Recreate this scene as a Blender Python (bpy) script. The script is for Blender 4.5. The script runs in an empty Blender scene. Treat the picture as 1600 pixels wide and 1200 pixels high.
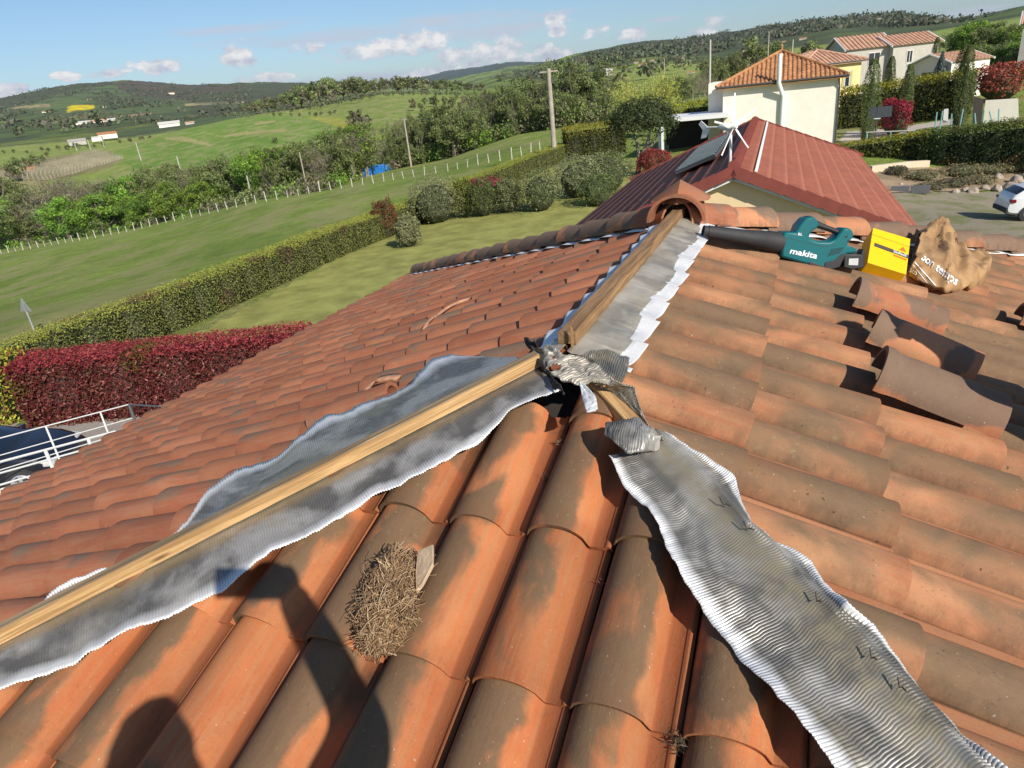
import bpy, bmesh, math, random
import numpy as np
from mathutils import Vector, Matrix, noise as mnoise

# ---------------------------------------------------------------- camera, sky, sun, exposure
sc = bpy.context.scene
COL = sc.collection
PITCH, ROLL, FPX = 0.404634, -0.110229, 1063.92       # camera pose solved from the roof's own lines
_R = Vector((1, 0, 0)); _U = Vector((0, math.sin(PITCH), math.cos(PITCH))); FW = Vector((0, math.cos(PITCH), -math.sin(PITCH)))
RI = math.cos(ROLL) * _R + math.sin(ROLL) * _U
UP = -math.sin(ROLL) * _R + math.cos(ROLL) * _U
cam = bpy.data.cameras.new('camera'); camo = bpy.data.objects.new('camera', cam); COL.objects.link(camo)
cam.sensor_width = 36; cam.lens = 36 * FPX / 1600; cam.clip_start = 0.02; cam.clip_end = 40000
M = Matrix(((RI.x, UP.x, -FW.x, 0), (RI.y, UP.y, -FW.y, 0), (RI.z, UP.z, -FW.z, 0), (0, 0, 0, 1)))
camo.matrix_world = M
sc.camera = camo
HAZE = True
sc.view_settings.view_transform = 'Standard'; sc.view_settings.look = 'None'
sc.view_settings.exposure = 0.2; sc.view_settings.gamma = 1

SUN_AZ = math.radians(180 - 28.0)      # compass direction of the sun, clockwise from +Y
SUN_EL = math.radians(33.0)
SUNV = Vector((math.sin(SUN_AZ) * math.cos(SUN_EL), math.cos(SUN_AZ) * math.cos(SUN_EL), math.sin(SUN_EL)))
sun = bpy.data.lights.new('sun', 'SUN'); suno = bpy.data.objects.new('sun', sun); COL.objects.link(suno)
sun.energy = 5.0; sun.angle = math.radians(0.5); sun.color = (1.0, 0.93, 0.82)
suno.rotation_euler = SUNV.to_track_quat('Z', 'Y').to_euler()

def ray(px, py): return RI * ((px - 800) / FPX) - UP * ((py - 600) / FPX) + FW
world = bpy.data.worlds.new('World'); sc.world = world; world.use_nodes = True
def build_world():
    nt = world.node_tree; N = nt.nodes; L = nt.links; N.clear()
    out = N.new('ShaderNodeOutputWorld'); bg = N.new('ShaderNodeBackground'); bg.inputs['Strength'].default_value = 0.076
    sky = N.new('ShaderNodeTexSky'); sky.sky_type = 'NISHITA'; sky.sun_disc = False
    sky.sun_elevation = SUN_EL; sky.sun_rotation = SUN_AZ; sky.air_density = 1.0; sky.dust_density = 0.6; sky.ozone_density = 1.6; sky.altitude = 300
    tc = N.new('ShaderNodeTexCoord'); sep = N.new('ShaderNodeSeparateXYZ'); L.new(tc.outputs['Generated'], sep.inputs[0])
    # clouds on a high flat layer: direction divided by its height above the horizon
    def math_(op, a, b=None, clamp=False):
        n = N.new('ShaderNodeMath'); n.operation = op; n.use_clamp = clamp
        for i, v in enumerate((a, b)):
            if v is None: continue
            if isinstance(v, (int, float)): n.inputs[i].default_value = v
            else: L.new(v, n.inputs[i])
        return n.outputs[0]
    z = sep.outputs['Z']
    az = math_('ARCTAN2', sep.outputs['X'], sep.outputs['Y'])
    def blobs(lst):
        acc = None
        for px, py, w, h in lst:
            d = ray(px, py); d = d / d.length; a0 = math.atan2(d.x, d.y); u = math_('MULTIPLY', math_('SUBTRACT', az, a0), FPX / w); v = math_('MULTIPLY', math_('SUBTRACT', math_('ADD', z, math_('MULTIPLY', math_('SUBTRACT', az, a0), 0.0)), d.z), FPX / h)
            q = math_('SUBTRACT', 1.0, math_('ADD', math_('MULTIPLY', u, u), math_('MULTIPLY', v, v))); acc = q if acc is None else math_('MAXIMUM', acc, q)
        return acc
    def nz(sx, sz, scale, off, detail=8, rough=.58):
        c = N.new('ShaderNodeCombineXYZ'); L.new(math_('MULTIPLY', az, sx), c.inputs[0]); L.new(math_('MULTIPLY', z, sz), c.inputs[1]); c.inputs[2].default_value = off
        n = N.new('ShaderNodeTexNoise'); n.inputs['Scale'].default_value = scale; n.inputs['Detail'].default_value = detail; n.inputs['Roughness'].default_value = rough; L.new(c.outputs[0], n.inputs['Vector']); return n.outputs[0]
    cum = blobs([(375, 84, 30, 24), (240, 104, 42, 14), (873, 40, 27, 24), (932, 48, 26, 14), (640, 68, 80, 26), (760, 86, 110, 28), (560, 82, 60, 16), (1110, 46, 48, 20), (478, 76, 32, 12), (12, 142, 34, 14), (410, 121, 70, 10), (100, 119, 24, 8), (1000, 52, 36, 12), (180, 114, 36, 8), (860, 85, 60, 22), (700, 112, 90, 12), (700, -60, 90, 30), (1300, -90, 140, 40), (100, -80, 160, 40), (-300, 130, 160, 40), (1900, -60, 160, 40)])
    stt = blobs([(400, 43, 110, 9), (600, 45, 250, 14), (720, 54, 220, 16), (872, 20, 46, 6), (1036, 31, 30, 4), (1522, 18, 46, 7), (500, 62, 120, 12), (60, 175, 200, 20), (560, 130, 300, 14)])
    n1 = nz(1.0, 1.5, 34.0, 0.0, 9, .6); n2 = nz(1.0, 5.0, 9.0, 4.2, 8, .62)
    c1 = math_('MULTIPLY', math_('SUBTRACT', math_('ADD', n1, math_('MULTIPLY', math_('MAXIMUM', cum, -0.6), 0.30)), 0.62), 7.0, True)
    c2 = math_('MULTIPLY', math_('SUBTRACT', math_('ADD', n2, math_('MULTIPLY', math_('MAXIMUM', stt, -0.6), 0.26)), 0.54), 3.2, True); c2 = math_('MULTIPLY', c2, 0.95)
    n3 = nz(1.0, 1.6, 40.0, 7.7, 6, .6)
    cc = N.new('ShaderNodeValToRGB'); L.new(n3, cc.inputs[0])
    e = cc.color_ramp.elements; e[0].position = 0.36; e[0].color = (6.2, 6.7, 8.0, 1); e[1].position = 0.6; e[1].color = (11.0, 10.8, 10.6, 1)
    ccm = N.new('ShaderNodeMixRGB'); L.new(c1, ccm.inputs[0]); ccm.inputs[1].default_value = (6.6, 7.2, 8.6, 1); L.new(cc.outputs[0], ccm.inputs[2])
    tint = N.new('ShaderNodeMixRGB'); tint.blend_type = 'MULTIPLY'; tint.inputs[0].default_value = 1; tint.inputs[2].default_value = (0.92, 1.08, 1.26, 1)
    L.new(sky.outputs[0], tint.inputs[1])
    mx = N.new('ShaderNodeMixRGB'); L.new(math_('MAXIMUM', c1, c2), mx.inputs[0]); L.new(tint.outputs[0], mx.inputs[1]); L.new(ccm.outputs[0], mx.inputs[2])
    L.new(mx.outputs[0], bg.inputs[0]); L.new(bg.outputs[0], out.inputs[0])
build_world()

# ---------------------------------------------------------------- helpers
rng = np.random.default_rng(7); random.seed(7)
Z = Vector((0, 0, 1))
def ray(px, py): return RI * ((px - 800) / FPX) - UP * ((py - 600) / FPX) + FW
def at(px, py, depth): return ray(px, py) * depth
def onplane(px, py, P, n):
    d = ray(px, py); return d * (P.dot(n) / d.dot(n))
def on_z(px, py, z):
    d = ray(px, py); return d * (z / d.z)
def at_d(px, py, D):
    d = ray(px, py); return d * (D / math.hypot(d.x, d.y))
def project_np(V):
    V = np.asarray(V, float); f = V @ np.array(FW); f = np.where(f > 1e-3, f, 1e-3)
    return 800 + FPX * (V @ np.array(RI)) / f, 600 - FPX * (V @ np.array(UP)) / f
def lerp_px(tab, x):
    return float(np.interp(x, [a for a, b in tab], [b for a, b in tab]))

def link(o, parent=None):
    COL.objects.link(o)
    if parent is not None: o.parent = parent
    return o
def tag(o, label=None, cat=None, group=None, kind=None):
    if label: o['label'] = label
    if cat: o['category'] = cat
    if group: o['group'] = group
    if kind: o['kind'] = kind
    return o
def empty(name, loc=(0, 0, 0), rz=0.0):
    o = bpy.data.objects.new(name, None); o.empty_display_size = 0.1; o.location = loc; o.rotation_euler = (0, 0, rz)
    return link(o)
def copy_tree(o, parent=None):
    c = o.copy(); link(c); c.parent = parent
    for ch in [k for k in bpy.data.objects if k.parent is o]: copy_tree(ch, c)
    return c

def npmesh(name, V, F, mat, parent=None, col=None, uv=None, smooth=False, colname='col', mats=None, mi=None):
    """V (n,3); F (m,4) or (m,3) or list of lists; col (n,3|4) point colours; uv (n,2) point uv"""
    me = bpy.data.meshes.new(name)
    if isinstance(F, np.ndarray):
        V = np.asarray(V, np.float32); k = F.shape[1]; m = len(F)
        me.vertices.add(len(V)); me.vertices.foreach_set('co', V.ravel())
        me.loops.add(m * k); me.loops.foreach_set('vertex_index', F.astype(np.int32).ravel())
        me.polygons.add(m); me.polygons.foreach_set('loop_start', np.arange(0, m * k, k, dtype=np.int32))
        me.update(calc_edges=True); me.validate()
    else:
        me.from_pydata([tuple(v) for v in V], [], [tuple(f) for f in F]); me.update()
    if col is not None:
        a = me.color_attributes.new(colname, 'FLOAT_COLOR', 'POINT'); c = np.ones((len(V), 4), np.float32); c[:, :np.asarray(col).shape[1]] = col
        a.data.foreach_set('color', c.ravel())
    if uv is not None:
        l = me.uv_layers.new(name='UVMap'); li = np.zeros(len(me.loops), np.int32); me.loops.foreach_get('vertex_index', li)
        l.data.foreach_set('uv', np.asarray(uv, np.float32)[li].ravel())
    for mm in (mats or [mat]): me.materials.append(mm)
    if mi is not None: me.polygons.foreach_set('material_index', np.asarray(mi, np.int32))
    if smooth: me.polygons.foreach_set('use_smooth', np.ones(len(me.polygons), bool))
    o = bpy.data.objects.new(name, me); return link(o, parent)

class MB:
    """collects simple solids, builds ONE mesh object"""
    def __init__(s): s.v = []; s.f = []; s.m = []; s.cur = 0
    def _add(s, vs, fs):
        b = len(s.v); s.v += [Vector(v) for v in vs]; s.f += [[b + i for i in f] for f in fs]; s.m += [s.cur] * len(fs); return s
    def box(s, c, size, X=None, Y=None, Zv=None):
        c = Vector(c); X = Vector(X or (1, 0, 0)).normalized(); Y = Vector(Y or (0, 1, 0)).normalized(); W = Vector(Zv) .normalized() if Zv else X.cross(Y).normalized()
        a, b, h = size[0] / 2, size[1] / 2, size[2] / 2
        vs = [c + X * i * a + Y * j * b + W * k * h for i, j, k in ((-1,-1,-1),(1,-1,-1),(1,1,-1),(-1,1,-1),(-1,-1,1),(1,-1,1),(1,1,1),(-1,1,1))]
        return s._add(vs, [(3,2,1,0),(4,5,6,7),(0,1,5,4),(1,2,6,5),(2,3,7,6),(3,0,4,7)])
    def quad(s, *p): return s._add(p, [tuple(range(len(p)))])
    def tube(s, pts, r, n=8, cap=True):
        pts = [Vector(p) for p in pts]; rs = r if isinstance(r, (list, tuple)) else [r] * len(pts); rings = []
        pr = None
        for i, p in enumerate(pts):
            t = (pts[min(i + 1, len(pts) - 1)] - pts[max(i - 1, 0)]).normalized()
            if pr is None: a = t.cross(Z if abs(t.z) < .9 else Vector((1, 0, 0))).normalized()
            else: a = (pr - t * pr.dot(t)).normalized()
            pr = a; b = t.cross(a)
            rings.append([p + (a * math.cos(k * 2 * math.pi / n) + b * math.sin(k * 2 * math.pi / n)) * rs[i] for k in range(n)])
        vs = [v for rg in rings for v in rg]; fs = []
        for i in range(len(pts) - 1):
            for k in range(n): fs.append((i*n+k, i*n+(k+1) % n, (i+1)*n+(k+1) % n, (i+1)*n+k))
        if cap: fs += [tuple(reversed(range(n))), tuple((len(pts)-1)*n+k for k in range(n))]
        return s._add(vs, fs)
    def prism(s, poly, off):
        """poly: list of 3D points, off: extrusion vector"""
        poly = [Vector(p) for p in poly]; n = len(poly); off = Vector(off)
        return s._add(poly + [p + off for p in poly], [tuple(reversed(range(n))), tuple(range(n, 2*n))] + [(i, (i+1) % n, n+(i+1) % n, n+i) for i in range(n)])
    def build(s, name, mat, parent=None, smooth=False, bevel=0, mats=None):
        me = bpy.data.meshes.new(name); me.from_pydata([tuple(v) for v in s.v], [], s.f)
        for mm in (mats or [mat]): me.materials.append(mm)
        if mats: me.polygons.foreach_set('material_index', s.m)
        me.update(); o = link(bpy.data.objects.new(name, me), parent)
        bm = bmesh.new(); bm.from_mesh(me); bmesh.ops.recalc_face_normals(bm, faces=bm.faces); bm.to_mesh(me); bm.free()
        if smooth:
            me.polygons.foreach_set('use_smooth', [True] * len(me.polygons)); me.set_sharp_from_angle(angle=math.radians(40))
        if bevel:
            b = o.modifiers.new('bevel', 'BEVEL'); b.width = bevel; b.segments = 2; b.limit_method = 'ANGLE'
        return o

# ---------------------------------------------------------------- materials
def new_mat(name):
    m = bpy.data.materials.new(name); m.use_nodes = True; nt = m.node_tree; nt.nodes.clear()
    o = nt.nodes.new('ShaderNodeOutputMaterial'); b = nt.nodes.new('ShaderNodeBsdfPrincipled'); nt.links.new(b.outputs[0], o.inputs[0])
    return m, nt, b, o
class NT:
    def __init__(s, nt): s.nt = nt; s.N = nt.nodes; s.L = nt.links
    def node(s, t, ins=None, **kw):
        n = s.N.new(t)
        for k, v in kw.items(): setattr(n, k, v)
        for k, v in (ins or {}).items(): s.set(n.inputs[k], v)
        return n
    def set(s, inp, v):
        if isinstance(v, bpy.types.NodeSocket): s.L.new(v, inp)
        elif isinstance(v, (tuple, list)) and len(v) == 3 and inp.type == 'RGBA': inp.default_value = (*v, 1)
        else: inp.default_value = v
    def m(s, op, a, b=0.0, clamp=False):
        n = s.node('ShaderNodeMath', operation=op, use_clamp=clamp); s.set(n.inputs[0], a); s.set(n.inputs[1], b); return n.outputs[0]
    def noise(s, vec, scale, detail=4, rough=.55, dist=0.0, out=0):
        n = s.node('ShaderNodeTexNoise', {'Scale': scale, 'Detail': detail, 'Roughness': rough, 'Distortion': dist})
        if vec is not None: s.L.new(vec, n.inputs['Vector'])
        return n.outputs[out]
    def ramp(s, f, stops, interp='LINEAR'):
        n = s.node('ShaderNodeValToRGB'); s.L.new(f, n.inputs[0]); cr = n.color_ramp; cr.interpolation = interp
        el = cr.elements
        while len(el) < len(stops): el.new(0.5)
        for e, (p, c) in zip(el, sorted(stops)):
            e.position = p; e.color = (*c, 1) if isinstance(c, (tuple, list)) else (c, c, c, 1)
        return n.outputs[0]
    def mix(s, f, a, b, blend='MIX'):
        n = s.node('ShaderNodeMixRGB', blend_type=blend); s.set(n.inputs[0], f); s.set(n.inputs[1], a); s.set(n.inputs[2], b); return n.outputs[0]
    def map(s, vec, scale=(1, 1, 1), loc=(0, 0, 0), rot=(0, 0, 0)):
        n = s.node('ShaderNodeMapping'); s.L.new(vec, n.inputs[0]); n.inputs['Scale'].default_value = scale; n.inputs['Location'].default_value = loc; n.inputs['Rotation'].default_value = rot; return n.outputs[0]
    def attr(s, name, out=0): return s.node('ShaderNodeAttribute', attribute_name=name).outputs[out]
    def tc(s, out='Object'): return s.node('ShaderNodeTexCoord').outputs[out]
    def bump(s, h, strength=.3, dist=.01, b=None):
        n = s.node('ShaderNodeBump', {'Strength': strength, 'Distance': dist, 'Height': h})
        if b: s.L.new(n.outputs[0], b.inputs['Normal'])
        return n.outputs[0]
def simple(name, color, rough=.6, metal=0.0, var=.12, scale=8, bump=0.0, bdist=.01, spec=.5, detail=5, rotv=None):
    m, nt, b, o = new_mat(name); t = NT(nt); v = t.tc()
    n = t.noise(v, scale, detail, .6)
    lo = tuple(c * (1 - var) for c in color); hi = tuple(min(1, c * (1 + var)) for c in color)
    t.L.new(t.ramp(n, [(.3, lo), (.7, hi)]), b.inputs['Base Color'])
    b.inputs['Roughness'].default_value = rough; b.inputs['Metallic'].default_value = metal; b.inputs['Specular IOR Level'].default_value = spec
    if bump: t.bump(t.noise(v, scale * 4, 6, .6), bump, bdist, b)
    return m

def tile_mat(name, ored, oran, grey, patch, rough=.8, speck=.35, streak=.5, tan=(.36, .22, .11), gain=22.0, soot=.6):
    """weathered clay: orange body, grey brown patina patches with ragged edges, tile by tile"""
    m, nt, b, o = new_mat(name); t = NT(nt)
    uv = t.node('ShaderNodeUVMap', uv_map='UVMap').outputs[0]; rnd = t.attr('tr'); sp = t.node('ShaderNodeSeparateColor', {0: rnd})
    off = t.node('ShaderNodeVectorMath', operation='MULTIPLY'); t.L.new(rnd, off.inputs[0]); off.inputs[1].default_value = (37, 53, 41)
    add = t.node('ShaderNodeVectorMath', operation='ADD'); t.L.new(uv, add.inputs[0]); t.L.new(off.outputs[0], add.inputs[1]); v = add.outputs[0]
    big = t.noise(t.map(v, (1.5, 1.35, 1)), 1.0, 7, .52, .35)
    fine = t.noise(t.map(v, (9, 9, 1)), 1.0, 6, .7)
    grain = t.noise(t.map(v, (60, 60, 1)), 1.0, 3, .7)
    stre = t.noise(t.map(v, (22, 2.2, 1)), 1.0, 5, .6, .6)
    body = t.mix(t.ramp(big, [(.35, 0.0), (.65, 1.0)]), ored, oran)
    body = t.mix(t.ramp(stre, [(.42, 0.0), (.75, .6)]), body, tan)
    tv = t.m('ADD', .82, t.m('MULTIPLY', sp.outputs[0], .36)); body = t.mix(1, body, t.node('ShaderNodeCombineColor', {0: tv, 1: tv, 2: tv}).outputs[0], 'MULTIPLY')
    # patina
    p2 = t.noise(t.map(v, (1.25, 1.6, 1), (5, 3, 2)), 1.0, 8, .5, .5)
    suv = t.node('ShaderNodeSeparateXYZ'); t.L.new(uv, suv.inputs[0])
    crown = t.ramp(suv.outputs[0], [(.0, .65), (.3, 1.0), (.55, .75), (.72, 0.0), (1, 0.0)])
    thr = t.m('ADD', t.m('MULTIPLY', sp.outputs[1], .16), 1.0 - patch)
    s = t.m('SUBTRACT', t.m('ADD', t.m('MULTIPLY', p2, .78), t.m('MULTIPLY', crown, .22)), t.m('MULTIPLY', thr, .78))
    s = t.m('ADD', s, t.m('MULTIPLY', t.m('SUBTRACT', fine, .5), .05))
    mask = t.m('MULTIPLY', s, gain, True); mask = t.m('MULTIPLY', mask, .86)
    gv = t.mix(fine, tuple(c * .72 for c in grey), tuple(c * 1.25 for c in grey))
    c = t.mix(mask, body, gv)
    # lichen / soot specks
    sk = t.noise(t.map(v, (34, 34, 1)), 1.0, 2, .5); skm = t.m('MULTIPLY', t.m('MULTIPLY', t.m('SUBTRACT', sk, .66), 12, True), t.ramp(t.noise(t.map(v, (3, 3, 1), (9, 1, 1)), 1, 3), [(.45, 0.0), (.6, speck)]))
    c = t.mix(skm, c, (.035, .028, .02))
    sk2 = t.noise(t.map(v, (46, 46, 1), (3, 8, 0)), 1.0, 1, .5); c = t.mix(t.m('MULTIPLY', t.m('SUBTRACT', sk2, .74), 9, True), c, (.5, .42, .32))
    li = t.m('MULTIPLY', t.m('MULTIPLY', t.m('SUBTRACT', t.noise(t.map(v, (15, 15, 1), (7, 2, 5)), 1, 5, .65), .60), 14, True), t.ramp(t.noise(t.map(v, (1.4, 1.4, 1), (2, 8, 1)), 1, 3), [(.50, 0.0), (.62, speck * .6)])); c = t.mix(li, c, (.30, .27, .15))
    # darker red along the trough
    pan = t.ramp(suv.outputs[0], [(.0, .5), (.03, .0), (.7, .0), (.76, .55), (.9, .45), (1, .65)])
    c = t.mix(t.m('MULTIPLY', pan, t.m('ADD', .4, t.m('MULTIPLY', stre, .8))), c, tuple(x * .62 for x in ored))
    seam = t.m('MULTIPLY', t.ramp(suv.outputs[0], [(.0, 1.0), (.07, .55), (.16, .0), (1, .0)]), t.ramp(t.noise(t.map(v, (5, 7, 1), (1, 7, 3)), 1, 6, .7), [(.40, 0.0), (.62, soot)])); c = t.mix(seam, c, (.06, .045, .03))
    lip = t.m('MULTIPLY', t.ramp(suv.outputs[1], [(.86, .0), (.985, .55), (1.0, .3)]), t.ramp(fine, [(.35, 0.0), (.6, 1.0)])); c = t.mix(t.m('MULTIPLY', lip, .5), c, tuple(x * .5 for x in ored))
    c = t.mix(t.m('MULTIPLY', t.m('SUBTRACT', grain, .5), .6), c, (.02, .01, .01))
    t.L.new(c, b.inputs['Base Color']); b.inputs['Roughness'].default_value = rough; b.inputs['Specular IOR Level'].default_value = .25
    h = t.m('ADD', t.m('MULTIPLY', grain, .5), t.m('ADD', fine, t.m('MULTIPLY', stre, .6)))
    t.bump(h, .35, .003, b)
    return m
MT = {}
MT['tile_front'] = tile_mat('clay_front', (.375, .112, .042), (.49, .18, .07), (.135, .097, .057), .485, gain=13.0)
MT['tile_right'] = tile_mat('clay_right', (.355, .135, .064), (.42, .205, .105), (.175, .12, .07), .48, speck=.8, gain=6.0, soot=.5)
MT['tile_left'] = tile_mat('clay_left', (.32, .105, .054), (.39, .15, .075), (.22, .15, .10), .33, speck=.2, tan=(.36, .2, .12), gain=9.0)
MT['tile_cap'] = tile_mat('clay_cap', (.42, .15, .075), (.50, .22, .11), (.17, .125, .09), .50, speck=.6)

def wood_mat(name, light, mid, dark):
    m, nt, b, o = new_mat(name); t = NT(nt); uv = t.node('ShaderNodeUVMap', uv_map='UVMap').outputs[0]
    g = t.noise(t.map(uv, (2.2, 90, 1)), 1, 6, .66, 1.6); g2 = t.noise(t.map(uv, (1.4, 30, 1), (3, 1, 0)), 1, 5, .6, 1.6); blot = t.noise(t.map(uv, (2.2, 5, 1)), 1, 5, .6)
    c = t.mix(t.ramp(g, [(.40, 0.0), (.58, 1.0)]), tuple(x * .72 for x in mid), light); c = t.mix(t.ramp(g2, [(.5, 0.0), (.66, .7)]), c, dark)
    c = t.mix(t.ramp(blot, [(.52, 0.0), (.7, .55)]), c, tuple(x * .6 for x in mid))
    vor = t.node('ShaderNodeTexVoronoi', {'Scale': 1.0}, feature='F1'); t.L.new(t.map(uv, (3.1, 14, 1), (.3, .2, 0)), vor.inputs['Vector'])
    c = t.mix(t.ramp(vor.outputs[0], [(.05, .9), (.11, 0.0)]), c, (.09, .04, .015))
    t.L.new(c, b.inputs['Base Color']); b.inputs['Roughness'].default_value = .75; b.inputs['Specular IOR Level'].default_value = .2
    t.bump(g, .4, .002, b); return m
MT['wood_new'] = wood_mat('pine_batten', (.56, .36, .17), (.46, .27, .115), (.28, .15, .06))
MT['wood_old'] = wood_mat('weathered_beam', (.37, .22, .11), (.27, .155, .075), (.12, .075, .04))
MT['wood_top'] = wood_mat('grey_board', (.34, .25, .15), (.27, .19, .11), (.13, .09, .05))

def metal_mat(name, clean, dirty, tan, rough=.38, edge=True):
    m, nt, b, o = new_mat(name); t = NT(nt); v = t.tc(); uv = t.node('ShaderNodeUVMap', uv_map='UVMap').outputs[0]
    s = t.node('ShaderNodeSeparateXYZ'); t.L.new(uv, s.inputs[0])
    n1 = t.noise(t.map(v, (6, 6, 6)), 1, 5, .55, .3); n2 = t.noise(t.map(v, (40, 40, 40)), 1, 5, .6); n3 = t.noise(t.map(v, (4, 4, 4), (4, 4, 4)), 1, 4, .5, .5)
    c = t.mix(t.ramp(n1, [(.42, 0.0), (.56, .92)]), clean, dirty); c = t.mix(t.ramp(n3, [(.5, 0.0), (.68, .65)]), c, tan)
    c = t.mix(t.m('MULTIPLY', t.m('SUBTRACT', n2, .55), 2.0, True), c, tuple(x * .55 for x in dirty))
    # tan grit lies along the middle of the strip (uv.x = 0 at centre, 1 at the outer edge)
    cen = t.ramp(s.outputs[0], [(0.0, .95), (.14, .8), (.42, 0.0)]); grit = t.ramp(n2, [(.36, .45), (.58, 1.0)])
    c = t.mix(t.m('MULTIPLY', cen, grit), c, tuple(x * .9 for x in tan))
    ed = t.ramp(t.m('ADD', s.outputs[0], t.m('MULTIPLY', t.m('SUBTRACT', n1, .5), .3)), [(.80, 0.0), (.93, 1.0)])
    if edge: c = t.mix(ed, c, (.74, .74, .73))
    t.L.new(c, b.inputs['Base Color']); b.inputs['Metallic'].default_value = .38
    t.L.new(t.ramp(n2, [(.3, rough - .08), (.7, rough + .14)]), b.inputs['Roughness'])
    t.bump(n2, .12, .002, b); return m
MT['flash'] = metal_mat('pleated_aluminium', (.40, .385, .36), (.13, .125, .115), (.34, .29, .19), .40)
MT['flash_dark'] = metal_mat('torn_aluminium', (.42, .395, .34), (.20, .185, .16), (.38, .32, .23), .5, edge=False)
MT['flash_ridge'] = metal_mat('smooth_aluminium', (.50, .46, .38), (.30, .27, .22), (.48, .40, .28), .42, edge=False)
MT['silver'] = metal_mat('bright_aluminium', (.88, .87, .85), (.76, .76, .76), (.84, .83, .8), .5, edge=False)
MT['dark'] = simple('dark_void', (.03, .024, .02), .9)
MT['steel_dark'] = simple('rusty_staple', (.06, .045, .035), .6, .5)

# ---------------------------------------------------------------- the house roof
PHI = 0.324436; TH = 0.424771; LR = 1.96044; DE = 4.188; TW = 0.2; TE = 0.35549
R_ = Vector((math.sin(TH), math.cos(TH), 0)); S_ = Vector((math.cos(TH), -math.sin(TH), 0))
A_ = Vector((0.163557, 1.823674, -0.719494)); B_ = A_ + R_ * LR
cph, sph = math.cos(PHI), math.sin(PHI)
house = tag(empty('tiled_house', (A_ + B_) / 2 - Z * 6.6), 'house under repair, its clay tile hip roof filling the foreground', 'house')
HINV = Matrix.Translation(-(house.location))
def hp(o):            # keep world placement of a child built in world coordinates
    o.parent = house; o.matrix_parent_inverse = HINV; return o
FACES = {}
for nm, O, u, dn in (('front', A_, S_, -R_), ('right', A_, R_, S_), ('left', A_, -R_, -S_), ('rear', B_, -S_, R_)):
    v = dn * cph - Z * sph; FACES[nm] = (O, u, v, u.cross(-v).normalized() if u.cross(-v).z > 0 else -u.cross(-v).normalized())

def tile_grid(nu=15, nv=5, L=None):
    L = L or TE + .045
    bw = .148; us = list(np.linspace(0, bw, nu)) + [.151, .158, .184, .188, .194, .2]
    return us, np.linspace(0, L, nv)
def prof(u, f):
    bw = .148; c = bw / 2; a = c * (.93 + .07 * f)
    if u <= bw:
        x = min(1, abs(u - c) / c); return .059 * (.95 + .05 * f) * (1 - x ** 2.35) ** .62, c + (u - c) * a / c
    return {.151: -.002, .158: 0.0, .184: 0.0, .188: .007, .194: .007, .2: .0}[u], u
def roof_tiles(face, mat, u0, v0, urange, vmax, inside, seed, lift=.0, skip=()):
    O, u, v, n = FACES[face]; rg = np.random.default_rng(seed); us, vs = tile_grid(); nu, nv = len(us), len(vs); L = vs[-1]
    V = []; C = []; UV = []; F = []
    On, un, vn, nn = map(np.array, (O, u, v, n))
    k0 = int(math.floor((urange[0] - u0) / TW)) - 1; k1 = int(math.ceil((urange[1] - u0) / TW)) + 1
    base = -.047
    loc = np.zeros((nv, nu, 3))
    for j, vv in enumerate(vs):
        f = vv / L
        for i, uu in enumerate(us):
            h, x = prof(uu, f); loc[j, i] = (x, vv - L, h + .017 * f)
    for ku in range(k0, k1):
        for kv in range(-1, int(vmax / TE) + 2):
            ve = v0 + kv * TE; uc = u0 + ku * TW
            if not inside(uc + .1, ve - .18) or (ku, kv) in skip: continue
            if ve - L > vmax: continue
            g = loc.copy(); j = rg.normal(size=5)
            ang = .010 * j[0]; x, y = g[..., 0].copy(), g[..., 1].copy()
            g[..., 0] = uc + x - y * ang * .8; g[..., 1] = ve + y + x * ang + .003 * j[1]; g[..., 2] += base + lift + .0028 * j[2] + (-y / L) * .0018 * j[3]
            top = g.reshape(-1, 3)
            bl = g[-1].copy(); bl[:, 2] -= .013; bl[:, 1] -= .002          # rim at the lower end
            bot = bl.copy(); bot[:, 1] -= .09
            lf = g[:, 0].copy(); lf[:, 2] -= .016
            P = np.concatenate([top, g[-1], bl, bl, bot, g[:, 0], lf]); b = len(V) and sum(len(q) for q in V)
            V.append(P)
            uvt = np.stack(np.meshgrid(np.array(us) / TW, vs / L), -1).reshape(-1, 2)
            e = np.stack([np.array(us) / TW, np.ones(nu)], -1); le = np.stack([np.zeros(nv), vs / L], -1)
            UV.append(np.concatenate([uvt, e, e, e, e, le, le])); C.append(np.repeat(rg.random((1, 3)), len(P), 0))
            for a in range(nv - 1):
                for c in range(nu - 1): F.append((b + a*nu + c, b + (a+1)*nu + c, b + (a+1)*nu + c+1, b + a*nu + c+1))
            o1 = b + nu * nv
            for blk in (0, 2):
                for c in range(nu - 1): F.append((o1 + blk*nu + c, o1 + (blk+1)*nu + c, o1 + (blk+1)*nu + c+1, o1 + blk*nu + c+1))
            o2 = o1 + 4 * nu
            for a in range(nv - 1): F.append((o2 + a, o2 + nv + a, o2 + nv + a+1, o2 + a+1))
    V = np.concatenate(V); W = On + V[:, :1] * un + V[:, 1:2] * vn + V[:, 2:] * nn
    return npmesh('roof_tiles', W, np.array(F), mat, None, np.concatenate(C), np.concatenate(UV), True, 'tr')
def clip(o, planes):
    bm = bmesh.new(); bm.from_mesh(o.data)
    for co, no in planes:
        bmesh.ops.bisect_plane(bm, geom=bm.verts[:] + bm.edges[:] + bm.faces[:], plane_co=co, plane_no=no, clear_outer=True)
    bm.to_mesh(o.data); bm.free(); o.data.update()
    return o
d45 = [(R_ + S_).normalized(), (R_ - S_).normalized()]
g_ = .0
ends = DE / cph
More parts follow.
